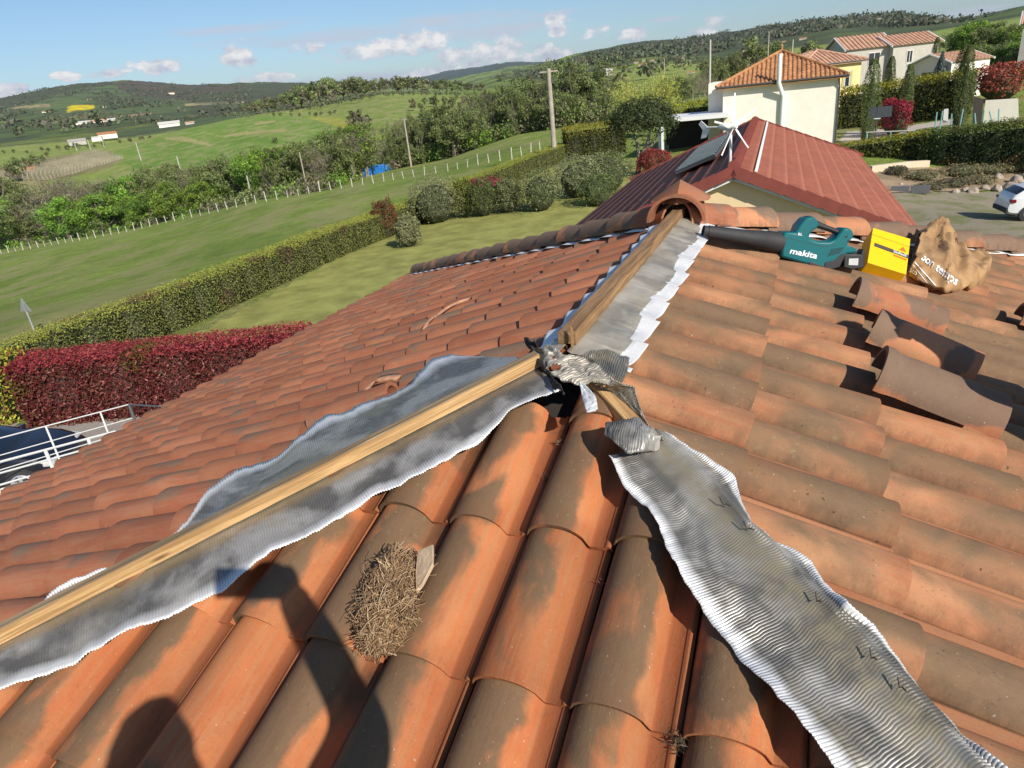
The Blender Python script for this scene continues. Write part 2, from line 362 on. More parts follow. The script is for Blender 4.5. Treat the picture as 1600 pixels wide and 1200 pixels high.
def deck(nm, poly):
    O, u, v, n = FACES[nm]; mb = MB(); mb.prism([p - n * .075 for p in poly], -n * .03); return hp(mb.build('roof_deck', MT['dark']))
Cs = {}
for key, O, a, b in (('fl', A_, -1, -1), ('fr', A_, -1, 1), ('rl', B_, 1, -1), ('rr', B_, 1, 1)):
    Cs[key] = O + (R_ * a + S_ * b - Z * math.tan(PHI)) * DE
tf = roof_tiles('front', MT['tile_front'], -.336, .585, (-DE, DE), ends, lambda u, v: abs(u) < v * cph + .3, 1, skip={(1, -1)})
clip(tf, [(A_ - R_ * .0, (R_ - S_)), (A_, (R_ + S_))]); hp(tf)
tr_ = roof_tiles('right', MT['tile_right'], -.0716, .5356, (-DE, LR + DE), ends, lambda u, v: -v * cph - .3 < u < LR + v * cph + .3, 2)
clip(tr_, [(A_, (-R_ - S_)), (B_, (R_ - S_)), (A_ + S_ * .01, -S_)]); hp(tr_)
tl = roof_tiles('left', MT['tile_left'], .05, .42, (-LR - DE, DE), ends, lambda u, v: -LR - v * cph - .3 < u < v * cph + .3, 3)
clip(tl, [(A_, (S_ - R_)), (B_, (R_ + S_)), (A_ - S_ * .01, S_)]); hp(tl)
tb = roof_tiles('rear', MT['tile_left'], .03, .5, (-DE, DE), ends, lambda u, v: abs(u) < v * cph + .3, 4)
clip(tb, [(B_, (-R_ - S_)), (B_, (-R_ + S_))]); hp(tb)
deck('front', [A_, Cs['fl'], Cs['fr']]); deck('right', [A_, Cs['fr'], Cs['rr'], B_]); deck('left', [B_, Cs['rl'], Cs['fl'], A_]); deck('rear', [B_, Cs['rr'], Cs['rl']])
# ---------------------------------------------------------------- timber and flashing on the hips and the ridge
def plank(name, p0, p1, up, w, h, mat, parent=None, wob=.0015, top=None, seed=0, nseg=60):
    p0, p1 = Vector(p0), Vector(p1); d = (p1 - p0); L = d.length; d.normalize(); sd = d.cross(up).normalized(); up = sd.cross(d).normalized()
    sec = [(-w/2, 0), (-w/2, h*.5), (-w/2, h-.003), (-w/2+.003, h), (0, h), (w/2-.003, h), (w/2, h-.003), (w/2, h*.5), (w/2, 0), (0, 0)]
    V = []; UV = []; F = []; mi = []; n = len(sec); rg = np.random.default_rng(seed)
    for i in range(nseg + 1):
        s = L * i / nseg; 
        for k, (a, b) in enumerate(sec + [sec[0]]):
            j = Vector((mnoise.noise(Vector((s * 9, k * 3.1 % 31, seed))), mnoise.noise(Vector((s * 9, k * 3.1 % 31 + 9, seed))), 0)) * wob if k < n else Vector((0,0,0))
            if k == n: j = Vector((mnoise.noise(Vector((s * 9, 0, seed))), mnoise.noise(Vector((s * 9, 9, seed))), 0)) * wob
            endd = (mnoise.noise(Vector((k * 7.3 + 5, seed, 2))) * .006) if i in (0, nseg) else 0
            V.append(p0 + d * (s + endd) + sd * (a + j.x) + up * (b + j.y)); UV.append((s + seed * 3.7, (sum(math.hypot(sec[q+1 if q+1<n else 0][0]-sec[q][0], sec[q+1 if q+1<n else 0][1]-sec[q][1]) for q in range(k)))))
    m = n + 1
    for i in range(nseg):
        for k in range(n): F.append((i*m+k, i*m+k+1, (i+1)*m+k+1, (i+1)*m+k)); mi.append(1 if top and k in (2, 3, 4, 5) else 0)
    b = len(V)
    for i in (0, nseg):
        idx = len(V); V.append(p0 + d * (L * i / nseg) + up * h / 2); UV.append((.01, .3))
        for k in range(n):
            V.append(V[i*m+k]); UV.append((.02 * math.cos(k), .3 + .02 * math.sin(k)))
        for k in range(n): F.append((idx, idx+1+k, idx+1+(k+1) % n, idx)[:3]); mi.append(0)
    o = npmesh(name, V, F, mat, parent, uv=UV, mats=[mat] + ([top] if top else []), mi=mi)
    return o
HD = {'l': (-R_ - S_ - Z * math.tan(PHI)).normalized(), 'r': (-R_ + S_ - Z * math.tan(PHI)).normalized()}
def perp_in(n, hd, away):
    c = n.cross(hd).normalized(); return c if c.dot(away) > 0 else -c
NF, NR_, NL = FACES['front'][3], FACES['right'][3], FACES['left'][3]
CROSS = {'l': ((perp_in(NL, HD['l'], -S_ + R_), NL), (perp_in(NF, HD['l'], S_ - R_), NF)),
         'r': ((perp_in(NF, HD['r'], -S_ - R_), NF), (perp_in(NR_, HD['r'], S_ + R_), NR_))}
def sw(hip, side, px, py, h=.02):
    c, n = CROSS[hip][side]; P = onplane(px, py, A_ + n * h, n) - A_ - n * h; return P.dot(HD[hip]), P.dot(c)
def fbm(x, y, z=0, o=4):
    return mnoise.fractal(Vector((x, y, z)), 1.0, 2.0, o)
def hip_sheet(name, hip, s0, s1, wl, wr, hc, mat, pitch=.0042, amp=.0010, ncol=30, seed=1, edge=(.012, .012), step=4, top_fn=None):
    A = A_; ds = pitch / step; n = int((s1 - s0) / ds); V = []; UV = []
    for i in range(n + 1):
        s = s0 + (s1 - s0) * i / n; a, b = np.interp(s, *wl), np.interp(s, *wr)
        a *= 1 + .05 * fbm(s * 14, 3, seed); b *= 1 + .05 * fbm(s * 14, 7, seed)
        tip = min(1, (s - s0) / .03 + .0)
        for k in range(ncol + 1):
            q = -1 + 2 * k / ncol; side = 0 if q < 0 else 1; c, nn = CROSS[hip][side]; W = (a if q < 0 else b); w = abs(q) * W
            t = abs(q)
            flute = math.sin(2 * math.pi * s / pitch + .8 * fbm(s * 5, q * 1.2, seed + 5, 2))
            rel = .006 * fbm(s * 7, q * 2.2 + side * 5, seed) * min(1, t * 2.5) + .005 * math.sin(2 * math.pi * (s / .283) + side * 1.3 + seed) * t
            ed = edge[side] * t ** 3 * (1 + 1.0 * math.sin(s * 17 + side * 2 + seed) + .8 * fbm(s * 9, side * 3 + 20, seed))
            cen = hc * (1 - min(1, t * W / .05)) ** .8 if t * W < .05 else 0
            P = A + HD[hip] * s + c * w + nn * (.022 * min(1, t * 3) + rel + ed) + Z * (cen + .012) + Z * (amp * flute * min(1, .25 + t * 1.2)) + HD[hip] * (fbm(q * 4, s * 3, seed + 9) * .004)
            V.append(P); UV.append((t, s))
    m = ncol + 1
    I = np.arange(n)[:, None] * m + np.arange(ncol)[None, :]; I = I.ravel(); F = np.stack([I, I + 1, I + m + 1, I + m], 1)
    o = npmesh(name, V, F, mat, None, uv=UV, smooth=True)
    sm = o.modifiers.new('thickness', 'SOLIDIFY'); sm.thickness = .0012
    return o
def wtab(hip, side, pts, h=.025):
    t = sorted(sw(hip, side, x, y, h) for x, y in pts); return ([a for a, b in t], [max(.005, b) for a, b in t])
# left hip: batten on edge standing on the pleated strip
wl_ = wtab('l', 0, [(800,560),(760,560),(720,558),(690,570),(640,600),(600,622),(560,643),(500,668),(430,712),(380,745),(340,780),(300,828)])
wr_ = wtab('l', 1, [(858,632),(800,650),(740,703),(690,735),(655,757),(600,775),(560,800),(480,850),(430,870),(395,900),(350,930),(300,950),(230,990),(130,1040),(60,1062),(0,1090)])
wl_ = ([-.05, .0] + [v for v in wl_[0] if v > .05] + [wl_[0][-1] + .05, 9], [.03, .05] + [w * .9 for v, w in zip(*wl_) if v > .05] + [.03, .03])
fl = hip_sheet('hip_flashing', 'l', .10, 3.0, wl_, wr_, .004, MT['flash'], seed=3, edge=(.016, .008), pitch=.0068, amp=.0015); hp(fl)
tag(fl, 'pleated strip under the long pine batten')
upl = HD['l'].cross((R_ - S_).normalized()); upl = upl if upl.z > 0 else -upl
bt = plank('hip_batten', A_ + HD['l'] * .085 + Z * .024, A_ + HD['l'] * 3.6 + Z * .016, upl, .030, .038, MT['wood_new'], seed=2, top=MT['wood_top'], nseg=90); hp(bt)
# right hip: strip runs over a hidden batten, staples along the middle
wk_ = .9
wl2 = wtab('r', 0, [(945,690),(950,720),(975,765),(1010,800),(1030,835),(1050,890),(1090,950),(1120,985),(1160,1040),(1200,1085),(1240,1140),(1290,1200)], .035)
wr2 = wtab('r', 1, [(1050,690),(1100,720),(1150,760),(1165,800),(1178,832),(1240,855),(1275,885),(1290,920),(1320,970),(1360,990),(1400,1030),(1425,1060),(1480,1110),(1540,1200)], .035)
wr2 = (wr2[0], [w * .9 for w in wr2[1]])
fr = hip_sheet('hip_flashing', 'r', .44, 2.6, wl2, wr2, .03, MT['flash'], seed=8, edge=(.02, .014), pitch=.0056, amp=.0011); hp(fr)
tag(fr, 'loose pleated strip stapled down the right hip')
upr = HD['r'].cross((R_ + S_).normalized()); upr = upr if upr.z > 0 else -upr
hp(plank('hip_batten', A_ + HD['r'] * .12 - Z * .028, A_ + HD['r'] * 2.6 - Z * .03, upr, .04, .06, MT['wood_new'], seed=5))
for k, (x, y) in enumerate([(1022,690),(1112,803),(1147,843),(1253,962),(1325,1060),(1382,1104)]):
    s, w = sw('r', 1, x, y, .05); P = A_ + HD['r'] * s + Z * .056; mb = MB(); a = random.uniform(-.6, .6)
    c = CROSS['r'][1][0]; dd = (HD['r'] * math.cos(a) + c * math.sin(a)) * .011
    mb.tube([P - dd * 1.2 + Z * .012, P - dd * .2 + Z * .001, P + c * .004 + Z * .004, P + dd + c * .006 + Z * (.006 + .01 * random.random())], .0013, 5)
    mb.build('staple', MT['steel_dark'], fr, True)
# ridge: weathered beam standing on a smooth strip with bright stepped flaps
beam = plank('ridge_beam', A_ + R_ * .035 + Z * .03 - S_ * .006, B_ + R_ * .06 + Z * .03, Z, .055, .038, MT['wood_old'], seed=7, wob=.004, nseg=70); hp(beam)
mb = MB(); q = A_ + R_ * .02 + Z * .03 + S_ * .012
mb.prism([q + Z * .0, q + S_ * .006, q + S_ * .008 + Z * .045, q + S_ * .002 + Z * .062], -R_ * .006); hp(mb.build('splinter', MT['wood_new']))
def ridge_sheet(name, sgn, inner, outer, mat, mat2):
    face = NR_ if sgn > 0 else NL; dn = FACES['right' if sgn > 0 else 'left'][2]
    n = 520; nc = 16; V = []; UV = []; F = []; mi = []
    off = -.0716 if sgn > 0 else -.05
    for i in range(n + 1):
        s = -.02 + (LR + .02) * i / n; ph = ((s - off - .075) / TW) % 1.0; crown = math.cos(2 * math.pi * ph) * .5 + .5
        jit = .006 * fbm(math.floor((s - off) / TW + .5) * 3.3, 1, 5)
        wi = inner + .012 * math.sin(s * 9) + .012 * (ph - .5) + jit; wo = outer + .020 * (ph - .5) + 2 * jit + .010 * fbm(s * 3, 4, 4)
        for k in range(nc + 1):
            if k <= 9: w = wi * k / 9; h = .032 + .010 * (crown - .5) * (k / 9) + .0045 * fbm(s * 11, k * .5, 2); h += .006 * max(0, 1 - abs(ph - .5) * 14) * (k / 9)
            else:
                t = (k - 9) / (nc - 9); w = wi + (wo - wi) * t; h = .032 + .013 * (crown - .5) - .006 * t + (.008 * t * (ph)) + .0008 * math.sin(s * 2 * math.pi / .006)
            V.append(A_ + R_ * s + dn * w + face * h); UV.append((.5 if k <= 9 else .9, s))
    m = nc + 1
    for i in range(n):
        for k in range(nc): F.append((i*m+k, i*m+k+1, (i+1)*m+k+1, (i+1)*m+k)); mi.append(1 if k >= 9 else 0)
    o = npmesh(name, V, np.array(F), mat, None, uv=UV, smooth=True, mats=[mat, mat2], mi=mi); sm = o.modifiers.new('thickness', 'SOLIDIFY'); sm.thickness = .0012; return hp(o)
ridge_sheet('ridge_flashing', 1, .128, .180, MT['flash_ridge'], MT['silver'])
ridge_sheet('ridge_flashing', -1, .06, .115, MT['flash_ridge'], MT['silver'])

# torn, crumpled flashing where the three lines meet
def px3(pts, hz):
    """points of the photo lifted to a height above the ridge apex"""
    return [on_z(x, y, A_.z + h) for (x, y), h in zip(pts, hz)]
def polyl(P, t):
    d = [0]; 
    for a, b in zip(P, P[1:]): d.append(d[-1] + (b - a).length)
    s = t * d[-1]
    for i in range(len(P) - 1):
        if s <= d[i+1] or i == len(P) - 2:
            f = (s - d[i]) / max(1e-6, d[i+1] - d[i]); return P[i].lerp(P[i+1], f)
def torn(name, a, b, mat, seed=0, nu=150, nv=16, noise=.012, pitch=.006, amp=.0014, holes=(), bulge=.0):
    V = []; UV = []; F = []; L = sum((q - p).length for p, q in zip(a, a[1:]))
    for i in range(nu + 1):
        u = i / nu; p, q = polyl(a, u), polyl(b, u)
        for k in range(nv + 1):
            t = k / nv; P = p.lerp(q, t); e = 1 if 0 < k < nv else .6
            P = P + Z * (noise * fbm(u * L * 22, t * 2.4, seed) * e + bulge * math.sin(math.pi * t) + amp * math.sin(2 * math.pi * u * L / pitch)) + S_ * (noise * .5 * fbm(u * L * 25, t * 3, seed + 7) * e)
            V.append(P); UV.append((.5, u * L))
    m = nv + 1
    for i in range(nu):
        for k in range(nv):
            u, t = i / nu, k / nv
            if any(((u - hu) / ru) ** 2 + ((t - ht) / rt) ** 2 < 1 + .5 * fbm(u * 20, t * 20, seed) for hu, ht, ru, rt in holes): continue
            F.append((i*m+k, i*m+k+1, (i+1)*m+k+1, (i+1)*m+k))
    o = npmesh(name, V, F, mat, None, uv=UV, smooth=True); sm = o.modifiers.new('thickness', 'SOLIDIFY'); sm.thickness = .0012; return o
TN = []
TN.append(torn('torn_flashing', px3([(860,538),(880,554),(905,556),(940,575),(962,597),(992,608),(1000,635),(1012,664)], [.03,.035,.04,.035,.02,.0,-.03,-.06]),
     px3([(840,545),(850,577),(878,592),(900,600),(935,600),(956,612),(984,636),(1001,657)], [.01,.02,.03,.03,.01,-.02,-.04,-.07]), MT['flash_dark'], 1, nu=420, nv=20, noise=.012, amp=.0022, pitch=.007, holes=[(.22, .45, .022, .10), (.36, .8, .03, .16), (.66, .95, .035, .3), (.74, .75, .012, .2)]))
TN.append(torn('torn_flashing', px3([(903,556),(925,547),(950,545),(968,553),(984,560)], [.035,.05,.045,.03,.015]), px3([(908,562),(930,578),(950,588),(962,596),(973,600)], [.03,.03,.02,.01,.0]), MT['flash'], 2, noise=.008, amp=.002))
TN.append(torn('torn_flashing', px3([(905,597),(910,620),(917,646)], [.03,.01,.01]), px3([(909,597),(930,618),(935,641)], [.03,.02,.0]), MT['silver'], 3, nu=40, noise=.005))
TN.append(torn('torn_flashing', px3([(819,528),(826,545),(842,566),(868,605)], [.05,.03,.02,.0]), px3([(836,533),(846,546),(852,575),(880,612)], [.06,.03,.02,.01]), MT['dark'], 4, nu=60, noise=.02))
TN.append(torn('torn_flashing', px3([(948,668),(972,655),(1000,653),(1020,672),(1036,688)], [-.04,-.02,-.02,-.03,-.06]), px3([(945,680),(960,692),(980,706),(1005,708),(1030,700)], [-.03,-.03,-.04,-.05,-.07]), MT['flash'], 5, nu=100, noise=.01, bulge=.02))
TN.append(torn('torn_flashing', px3([(948,612),(958,604),(975,622),(985,640)], [-.03,-.02,-.03,-.05]), px3([(950,622),(965,620),(978,632),(990,650)], [-.05,-.05,-.06,-.07]), MT['flash_dark'], 6, nu=60, noise=.02))
for o in TN: hp(o)
tag(TN[3], 'blackened twisted scrap'); tag(TN[2], 'bright curled tongue')

# ---------------------------------------------------------------- ridge tiles on the far hips and the three-way cap
def half_shell(p0, p1, up, r0, r1, thick=.012, n=18, m=10, collar=.0, span=math.pi, cseed=0, bulge=.0):
    """half-round tapered clay tile between two points: V, F, UV, C"""
    p0, p1 = Vector(p0), Vector(p1); d = p1 - p0; L = d.length; d.normalize(); sd = d.cross(up).normalized(); up = sd.cross(d).normalized()
    V = []; UV = []; F = []; rg = random.Random(cseed); c = (rg.random(), rg.random(), rg.random())
    for sh in (0, 1):
        for j in range(m + 1):
            t = j / m; r = r0 + (r1 - r0) * t - sh * thick
            if collar and t < .13: r += collar * (1 if t < .07 else (.13 - t) / .06)
            if collar and .13 < t < .2: r -= .002
            for i in range(n + 1):
                a = math.pi / 2 + span / 2 - span * i / n
                V.append(p0 + d * (L * t) + sd * math.cos(a) * r + up * (math.sin(a) * r * .92)); UV.append((.02 + .66 * i / n, t * 1.2))
    k = n + 1; q = (m + 1) * k
    for j in range(m):
        for i in range(n):
            F.append((j*k+i, (j+1)*k+i, (j+1)*k+i+1, j*k+i+1)); F.append((q+j*k+i, q+j*k+i+1, q+(j+1)*k+i+1, q+(j+1)*k+i))
    for j in (0, m):
        for i in range(n): F.append((j*k+i, j*k+i+1, q+j*k+i+1, q+j*k+i))
    for i in (0, n):
        for j in range(m): F.append((j*k+i, (j+1)*k+i, q+(j+1)*k+i, q+j*k+i))
    return V, F, UV, [c] * len(V)
def shell_obj(name, shells, mat, parent=None):
    V = []; F = []; UV = []; C = []
    for v, f, u, c in shells:
        b = len(V); V += v; F += [tuple(b + i for i in q) for q in f]; UV += u; C += c
    o = npmesh(name, V, F, mat, parent, np.array(C), UV, False, 'tr')
    bm = bmesh.new(); bm.from_mesh(o.data); bmesh.ops.recalc_face_normals(bm, faces=bm.faces); bm.to_mesh(o.data); bm.free()
    o.data.polygons.foreach_set('use_smooth', [True] * len(o.data.polygons)); o.data.set_sharp_from_angle(angle=math.radians(35)); return o
def cap_row(hd, key):
    sh = []; L = (Cs[key] - B_).length; n = int(L / .36); 
    for i in range(n):
        a = .17 + i * .36; j = [random.uniform(-.006, .006) for _ in range(3)]
        sh.append(half_shell(B_ + hd * (a + .42) + Z * (.012 + j[0]), B_ + hd * a + Z * (-.008 + j[1]) + S_ * j[2], Z, .112, .104, cseed=i * 7 + len(key + str(hd.x)), span=math.pi * .95, collar=.003))
    o = hp(shell_obj('hip_ridge_tiles', sh, MT['tile_cap'])); return o
HB = {'l': (R_ - S_ - Z * math.tan(PHI)).normalized(), 'r': (R_ + S_ - Z * math.tan(PHI)).normalized()}
cap_row(HB['l'], 'rl'); cap_row(HB['r'], 'rr')
def under_cap(key, face, sgn):
    hd = HB[key]; n = FACES[face][3]; c = n.cross(hd).normalized(); c = c if c.dot((-R_)) > 0 else -c; V = []; F = []; L = (Cs['r' + key] - B_).length - .1; m = int(L / .02)
    for i in range(m + 1):
        s = .15 + (L - .15) * i / m; cr_ = math.cos(2 * math.pi * s / .283); w = .135 + .022 * cr_ + .008 * fbm(s * 6, 2, sgn)
        for k in range(5): V.append(B_ + hd * s + c * (w * k / 4) + n * (.018 + .010 * cr_ * k / 4))
    for i in range(m):
        for k in range(4): F.append((i*5+k, i*5+k+1, i*5+6+k, i*5+5+k))
    o = npmesh('hip_flashing', V, np.array(F), MT['silver'], None, uv=[(.5, .5)] * len(V), smooth=True); q = o.modifiers.new('thickness', 'SOLIDIFY'); q.thickness = .001; hp(o)
under_cap('l', 'left', 1); under_cap('r', 'right', 2)
def three_way():
    sh = [half_shell(B_ - R_ * .10 + Z * .015, B_ + R_ * .10 + Z * .02, Z, .142, .135, .016, collar=.008, cseed=3),
          half_shell(B_ + HB['l'] * .30 + Z * .012, B_ + Z * .0, Z, .108, .11, cseed=4), half_shell(B_ + HB['r'] * .30 + Z * .012, B_, Z, .108, .11, cseed=5)]
    V = []; n = 3; T = B_ + R_ * .06 + Z * .205
    ang = [math.radians(a) for a in (200, 270, 340, 20, 90, 160)]
    for a in ang: V.append(B_ + R_ * (.06 + math.sin(a) * .13) + S_ * math.cos(a) * .15 + Z * .115)
    V.append(T); b = [B_ + R_ * (.06 + math.sin(a) * .14) + S_ * math.cos(a) * .16 + Z * .10 for a in ang]; V += b
    F = [(i, (i + 1) % 6, 6) for i in range(6)] + [(i, 7 + i, 7 + (i + 1) % 6, (i + 1) % 6) for i in range(6)]
    sh.append((V, F, [(.3 + .1 * math.cos(i), .4 + .1 * math.sin(i)) for i in range(13)], [(.4, .9, .3)] * 13))
    return hp(shell_obj('three_way_cap', sh, MT['tile_left']))
three_way()

# ---------------------------------------------------------------- loose tiles lying on the roof
def loose(label, pa, pb, face, r, mat, lift=.0, hgt=.052, collar=.012, seed=0, chip=False, group=None, name='loose_ridge_tile', span=math.pi, yaw=0, base=None):
    O, u, v, n = FACES[face]; a = onplane(pa[0], pa[1], O + n * (hgt + lift), n); b = onplane(pb[0], pb[1], O + n * hgt, n)
    o = shell_obj(name, [half_shell(a - n * .02, b - n * .02, n, r, r * .97, .017, collar=collar, cseed=seed, n=22, m=16, span=span)], MT[mat])
    return tag(o, label, 'roof tile', group)
HA = .13
loose('loose half-round tile nearest the yellow carton, sunlit all along', (1333,458), (1470,505), 'right', .092, 'tile_cap', seed=12, lift=.014, collar=.008, span=math.pi*1.04, group='half-round tiles laid out on the sunny slope')
loose('middle tile of the three loose half-round ones, with a broad shadow across it', (1362,512), (1522,578), 'right', .096, 'tile_cap', seed=23, lift=.014, collar=.008, span=math.pi*1.04, group='half-round tiles laid out on the sunny slope')
loose('lowest of the three loose half-round tiles, with a hand-like shadow on its orange back', (1368,578), (1558,652), 'right', .104, 'tile_cap', seed=39, lift=.014, collar=.008, span=math.pi*1.04, group='half-round tiles laid out on the sunny slope')
loose('loose half-round tile cut off by the edge of the photo, past the three others', (1592,492), (1680,520), 'right', .075, 'tile_cap', seed=41, group='half-round tiles laid out on the sunny slope')
loose('loose half-round tile lying beside the pleated strip with a pale broken end', (612,612), (490,655), 'left', .062, 'tile_left', hgt=.02, seed=51, collar=0, group=None)
MT['clay_mid'] = simple('worn_clay', (.42, .22, .13), .85, var=.35, scale=30, bump=.4)
MT['clay_pale'] = simple('pale_broken_clay', (.50, .36, .23), .85, var=.25, scale=30, bump=.3)
def shard(label, pts, h, mat, face, name='broken_tile', ridge=2):
    """wavy broken shell between two polylines given on the photo, on the tile crowns"""
    O, u, v, n = FACES[face]; V = []; F = []; m = 24
    A = [onplane(x, y, O + n * .012, n) for x, y in pts]
    for j in range(2):
        for i in range(m + 1):
            t = i / m; P = polyl(A, t) + n * (h * abs(math.sin(math.pi * t * ridge)) ** .7 + .003) + (R_ * -.055 * j if face == 'left' else v * .06 * j) + n * (.004 * j)
            V.append(P)
    for i in range(m): F.append((i, i + 1, m + 2 + i, m + 1 + i))
    mb = npmesh(name, V, F, mat, None, smooth=True); s = mb.modifiers.new('thickness', 'SOLIDIFY'); s.thickness = .014; s.offset = 0
    return tag(mb, label, 'tile shard')
shard('worn wavy broken tile lying alone in the middle of the shaded red slope', [(668,512),(690,492),(715,478),(738,466)], .016, MT['clay_mid'], 'left')
shard('chipped rim beside the loose half-round tile on the red slope', [(572,622),(600,598),(630,588)], .022, MT['clay_mid'], 'left', ridge=1)
# ---------------------------------------------------------------- terrain: heights measured along sight lines, one profile per column of the valley
def colx(x0, y): return x0 + (1073.2 - x0) * (y - 150) / 2918.0
def azel(px, py):
    d = ray(px, py); return math.atan2(d.x, d.y), d.z / math.hypot(d.x, d.y)
G0 = -7.35
PROF = {                      # x of the column: (distance, y in the photo)
 -450: [(150, 470), (200, 490), (280, 370), (420, 330), (700, 290), (1500, 262), (2600, 240), (3600, 215), (4200, 245), (9000, 262)],
 0:   [(120, 405), (170, 388), (215, 398), (290, 290), (420, 243), (520, 237), (700, 226), (1100, 205), (1800, 182), (2600, 165), (3500, 153), (4200, 175), (9000, 218)],
 100: [(110, 386), (155, 372), (195, 384), (290, 282), (410, 240), (520, 232), (700, 214), (1100, 196), (1800, 172), (2600, 148), (3500, 131), (4200, 160), (9000, 210)],
 200: [(105, 372), (140, 357), (178, 370), (270, 268), (350, 240), (430, 222), (540, 226), (800, 200), (1300, 182), (1900, 160), (2600, 142), (3500, 123), (4300, 150), (9000, 200)],
 300: [(100, 350), (128, 333), (165, 347), (240, 262), (350, 225), (440, 198), (560, 206), (900, 185), (1400, 170), (2000, 152), (2700, 143), (3600, 132), (4300, 150), (9000, 190)],
 400: [(95, 325), (115, 311), (150, 322), (220, 262), (330, 212), (460, 183), (560, 184), (700, 172), (900, 168), (1500, 158), (2300, 142), (3500, 127), (4300, 150), (9000, 185)],
 500: [(90, 306), (104, 298), (145, 300), (210, 262), (330, 205), (430, 184), (520, 175), (620, 166), (720, 156), (900, 160), (2500, 150), (3500, 128), (4300, 150), (9000, 175)],
 600: [(80, 297), (92, 287), (130, 275), (160, 268), (240, 235), (350, 182), (470, 160), (540, 153), (650, 146), (760, 142), (1500, 150), (4000, 145), (9000, 134), (10500, 138)],
 700: [(76, 276), (84, 270), (120, 255), (160, 246), (240, 225), (350, 180), (470, 155), (540, 152), (650, 146), (760, 143), (1500, 148), (4000, 142), (9000, 111), (10500, 116)],
 800: [(70, 262), (80, 247), (110, 225), (140, 213), (200, 203), (350, 172), (600, 150), (1500, 128), (2500, 113), (3500, 124), (9000, 97), (10500, 102)],
 900: [(60, 262), (75, 238), (110, 205), (140, 194), (200, 184), (350, 150), (600, 124), (1000, 106), (1800, 92), (2600, 84), (3500, 96), (9000, 100), (10500, 110)],
 1000: [(50, 285), (62, 250), (80, 222), (110, 200), (150, 178), (250, 150), (500, 116), (1000, 90), (1800, 74), (2600, 64), (3600, 76), (9000, 110)],
 1100: [(48, 268), (62, 234), (80, 208), (110, 188), (150, 165), (250, 140), (500, 108), (1000, 86), (1700, 68), (2400, 57), (3400, 68), (9000, 98)],
 1200: [(48, 268), (62, 232), (85, 200), (120, 165), (200, 135), (400, 98), (900, 75), (1500, 55), (2200, 39), (3400, 50), (9000, 88)],
 1300: [(46, 275), (56, 243), (75, 212), (100, 170), (160, 130), (300, 95), (700, 68), (1300, 42), (2000, 28), (3400, 45), (9000, 78)],
 1400: [(42, 305), (50, 268), (62, 222), (75, 205), (100, 160), (160, 122), (300, 85), (700, 58), (1300, 36), (1900, 22), (3400, 40), (9000, 68)],
 1500: [(40, 330), (50, 278), (58, 240), (66, 212), (90, 160), (140, 120), (300, 68), (600, 46), (1300, 36), (2000, 30), (3400, 35), (9000, 56)],
 1600: [(40, 345), (48, 292), (54, 262), (64, 205), (80, 165), (120, 122), (220, 72), (500, 38), (1000, 20), (1600, 8), (3400, 28), (9000, 45)],
 2050: [(42, 330), (54, 270), (64, 205), (80, 165), (120, 112), (220, 62), (500, 8), (1000, -20), (1600, -35), (3400, -12), (9000, -5)]}
LD = np.log(np.concatenate([[1], np.geomspace(8, 14000, 240)])); CA = []; CZ = []
for x0, pr in sorted(PROF.items()):          # each column is read off at the same x in the photo; its bearing drifts with height because the camera is rolled
    ld, aa, zz = [0, math.log(30), math.log(38)], [], [G0, G0, G0]
    for D, y in pr: a, e = azel(x0, y); ld.append(math.log(D)); aa.append(a); zz.append(e * D)
    aa = [aa[0]] * 3 + aa; ld.append(math.log(14000)); aa.append(aa[-1]); zz.append(zz[-1] * 1.5)
    CA.append(np.interp(LD, ld, aa)); CZ.append(np.interp(LD, ld, zz))
CA = np.array(CA); CZ = np.array(CZ); AZF = np.linspace(CA[0].min(), CA[-1].max(), 300)
TABS = np.array([np.interp(AZF, CA[:, i], CZ[:, i]) for i in range(len(LD))]).T
# smooth along distance so that crests are rounded
for _ in range(2): TABS[:, 12:-1] = (TABS[:, 11:-2] + 2 * TABS[:, 12:-1] + TABS[:, 13:]) / 4
TF = TABS
k_ = np.array([1, 2, 3, 2, 1.]) / 9; TP = np.pad(TF, ((2, 2), (0, 0)), 'edge'); TF = sum(k_[i] * TP[i:i + len(AZF)] for i in range(5))
def gz_np(x, y):
    x = np.asarray(x, float); y = np.asarray(y, float)
    az = np.arctan2(x, y); D = np.log(np.maximum(1.0, np.hypot(x, y)))
    a = np.clip((az - AZF[0]) / (AZF[-1] - AZF[0]), 0, 1) * (len(AZF) - 1); i = np.minimum(a.astype(int), len(AZF) - 2); f = a - i
    j = np.clip(np.searchsorted(LD, D) - 1, 0, len(LD) - 2); g = np.clip((D - LD[j]) / (LD[j+1] - LD[j]), 0, 1)
    z = (TF[i, j] * (1-f) + TF[i+1, j] * f) * (1-g) + (TF[i, j+1] * (1-f) + TF[i+1, j+1] * f) * g
    out = np.clip((np.abs(az) - 1.0) / 1.0, 0, 1); out = out * out * (3 - 2 * out)
    flat = G0 - np.maximum(0, np.exp(D) - 40) * .03
    return z * (1 - out) + flat * out
def gz(x, y): return float(gz_np([x], [y])[0])
def ground(px, py, dmin=8, dmax=9000):
    d = ray(px, py); h = math.hypot(d.x, d.y); D = dmin
    while D < dmax:
        P = d * (D / h)
        if P.z < gz(P.x, P.y): return Vector((P.x, P.y, gz(P.x, P.y)))
        D *= 1.004
    return P
def stand(px, D, py=200):
    """ground point at a horizontal distance D in the direction of a photo column"""
    d = ray(colx(px, py), py) if False else ray(px, py); h = math.hypot(d.x, d.y); x, y = d.x * D / h, d.y * D / h
    return Vector((x, y, gz(x, y)))
def htop(px, py, D):
    return azel(px, py)[1] * D

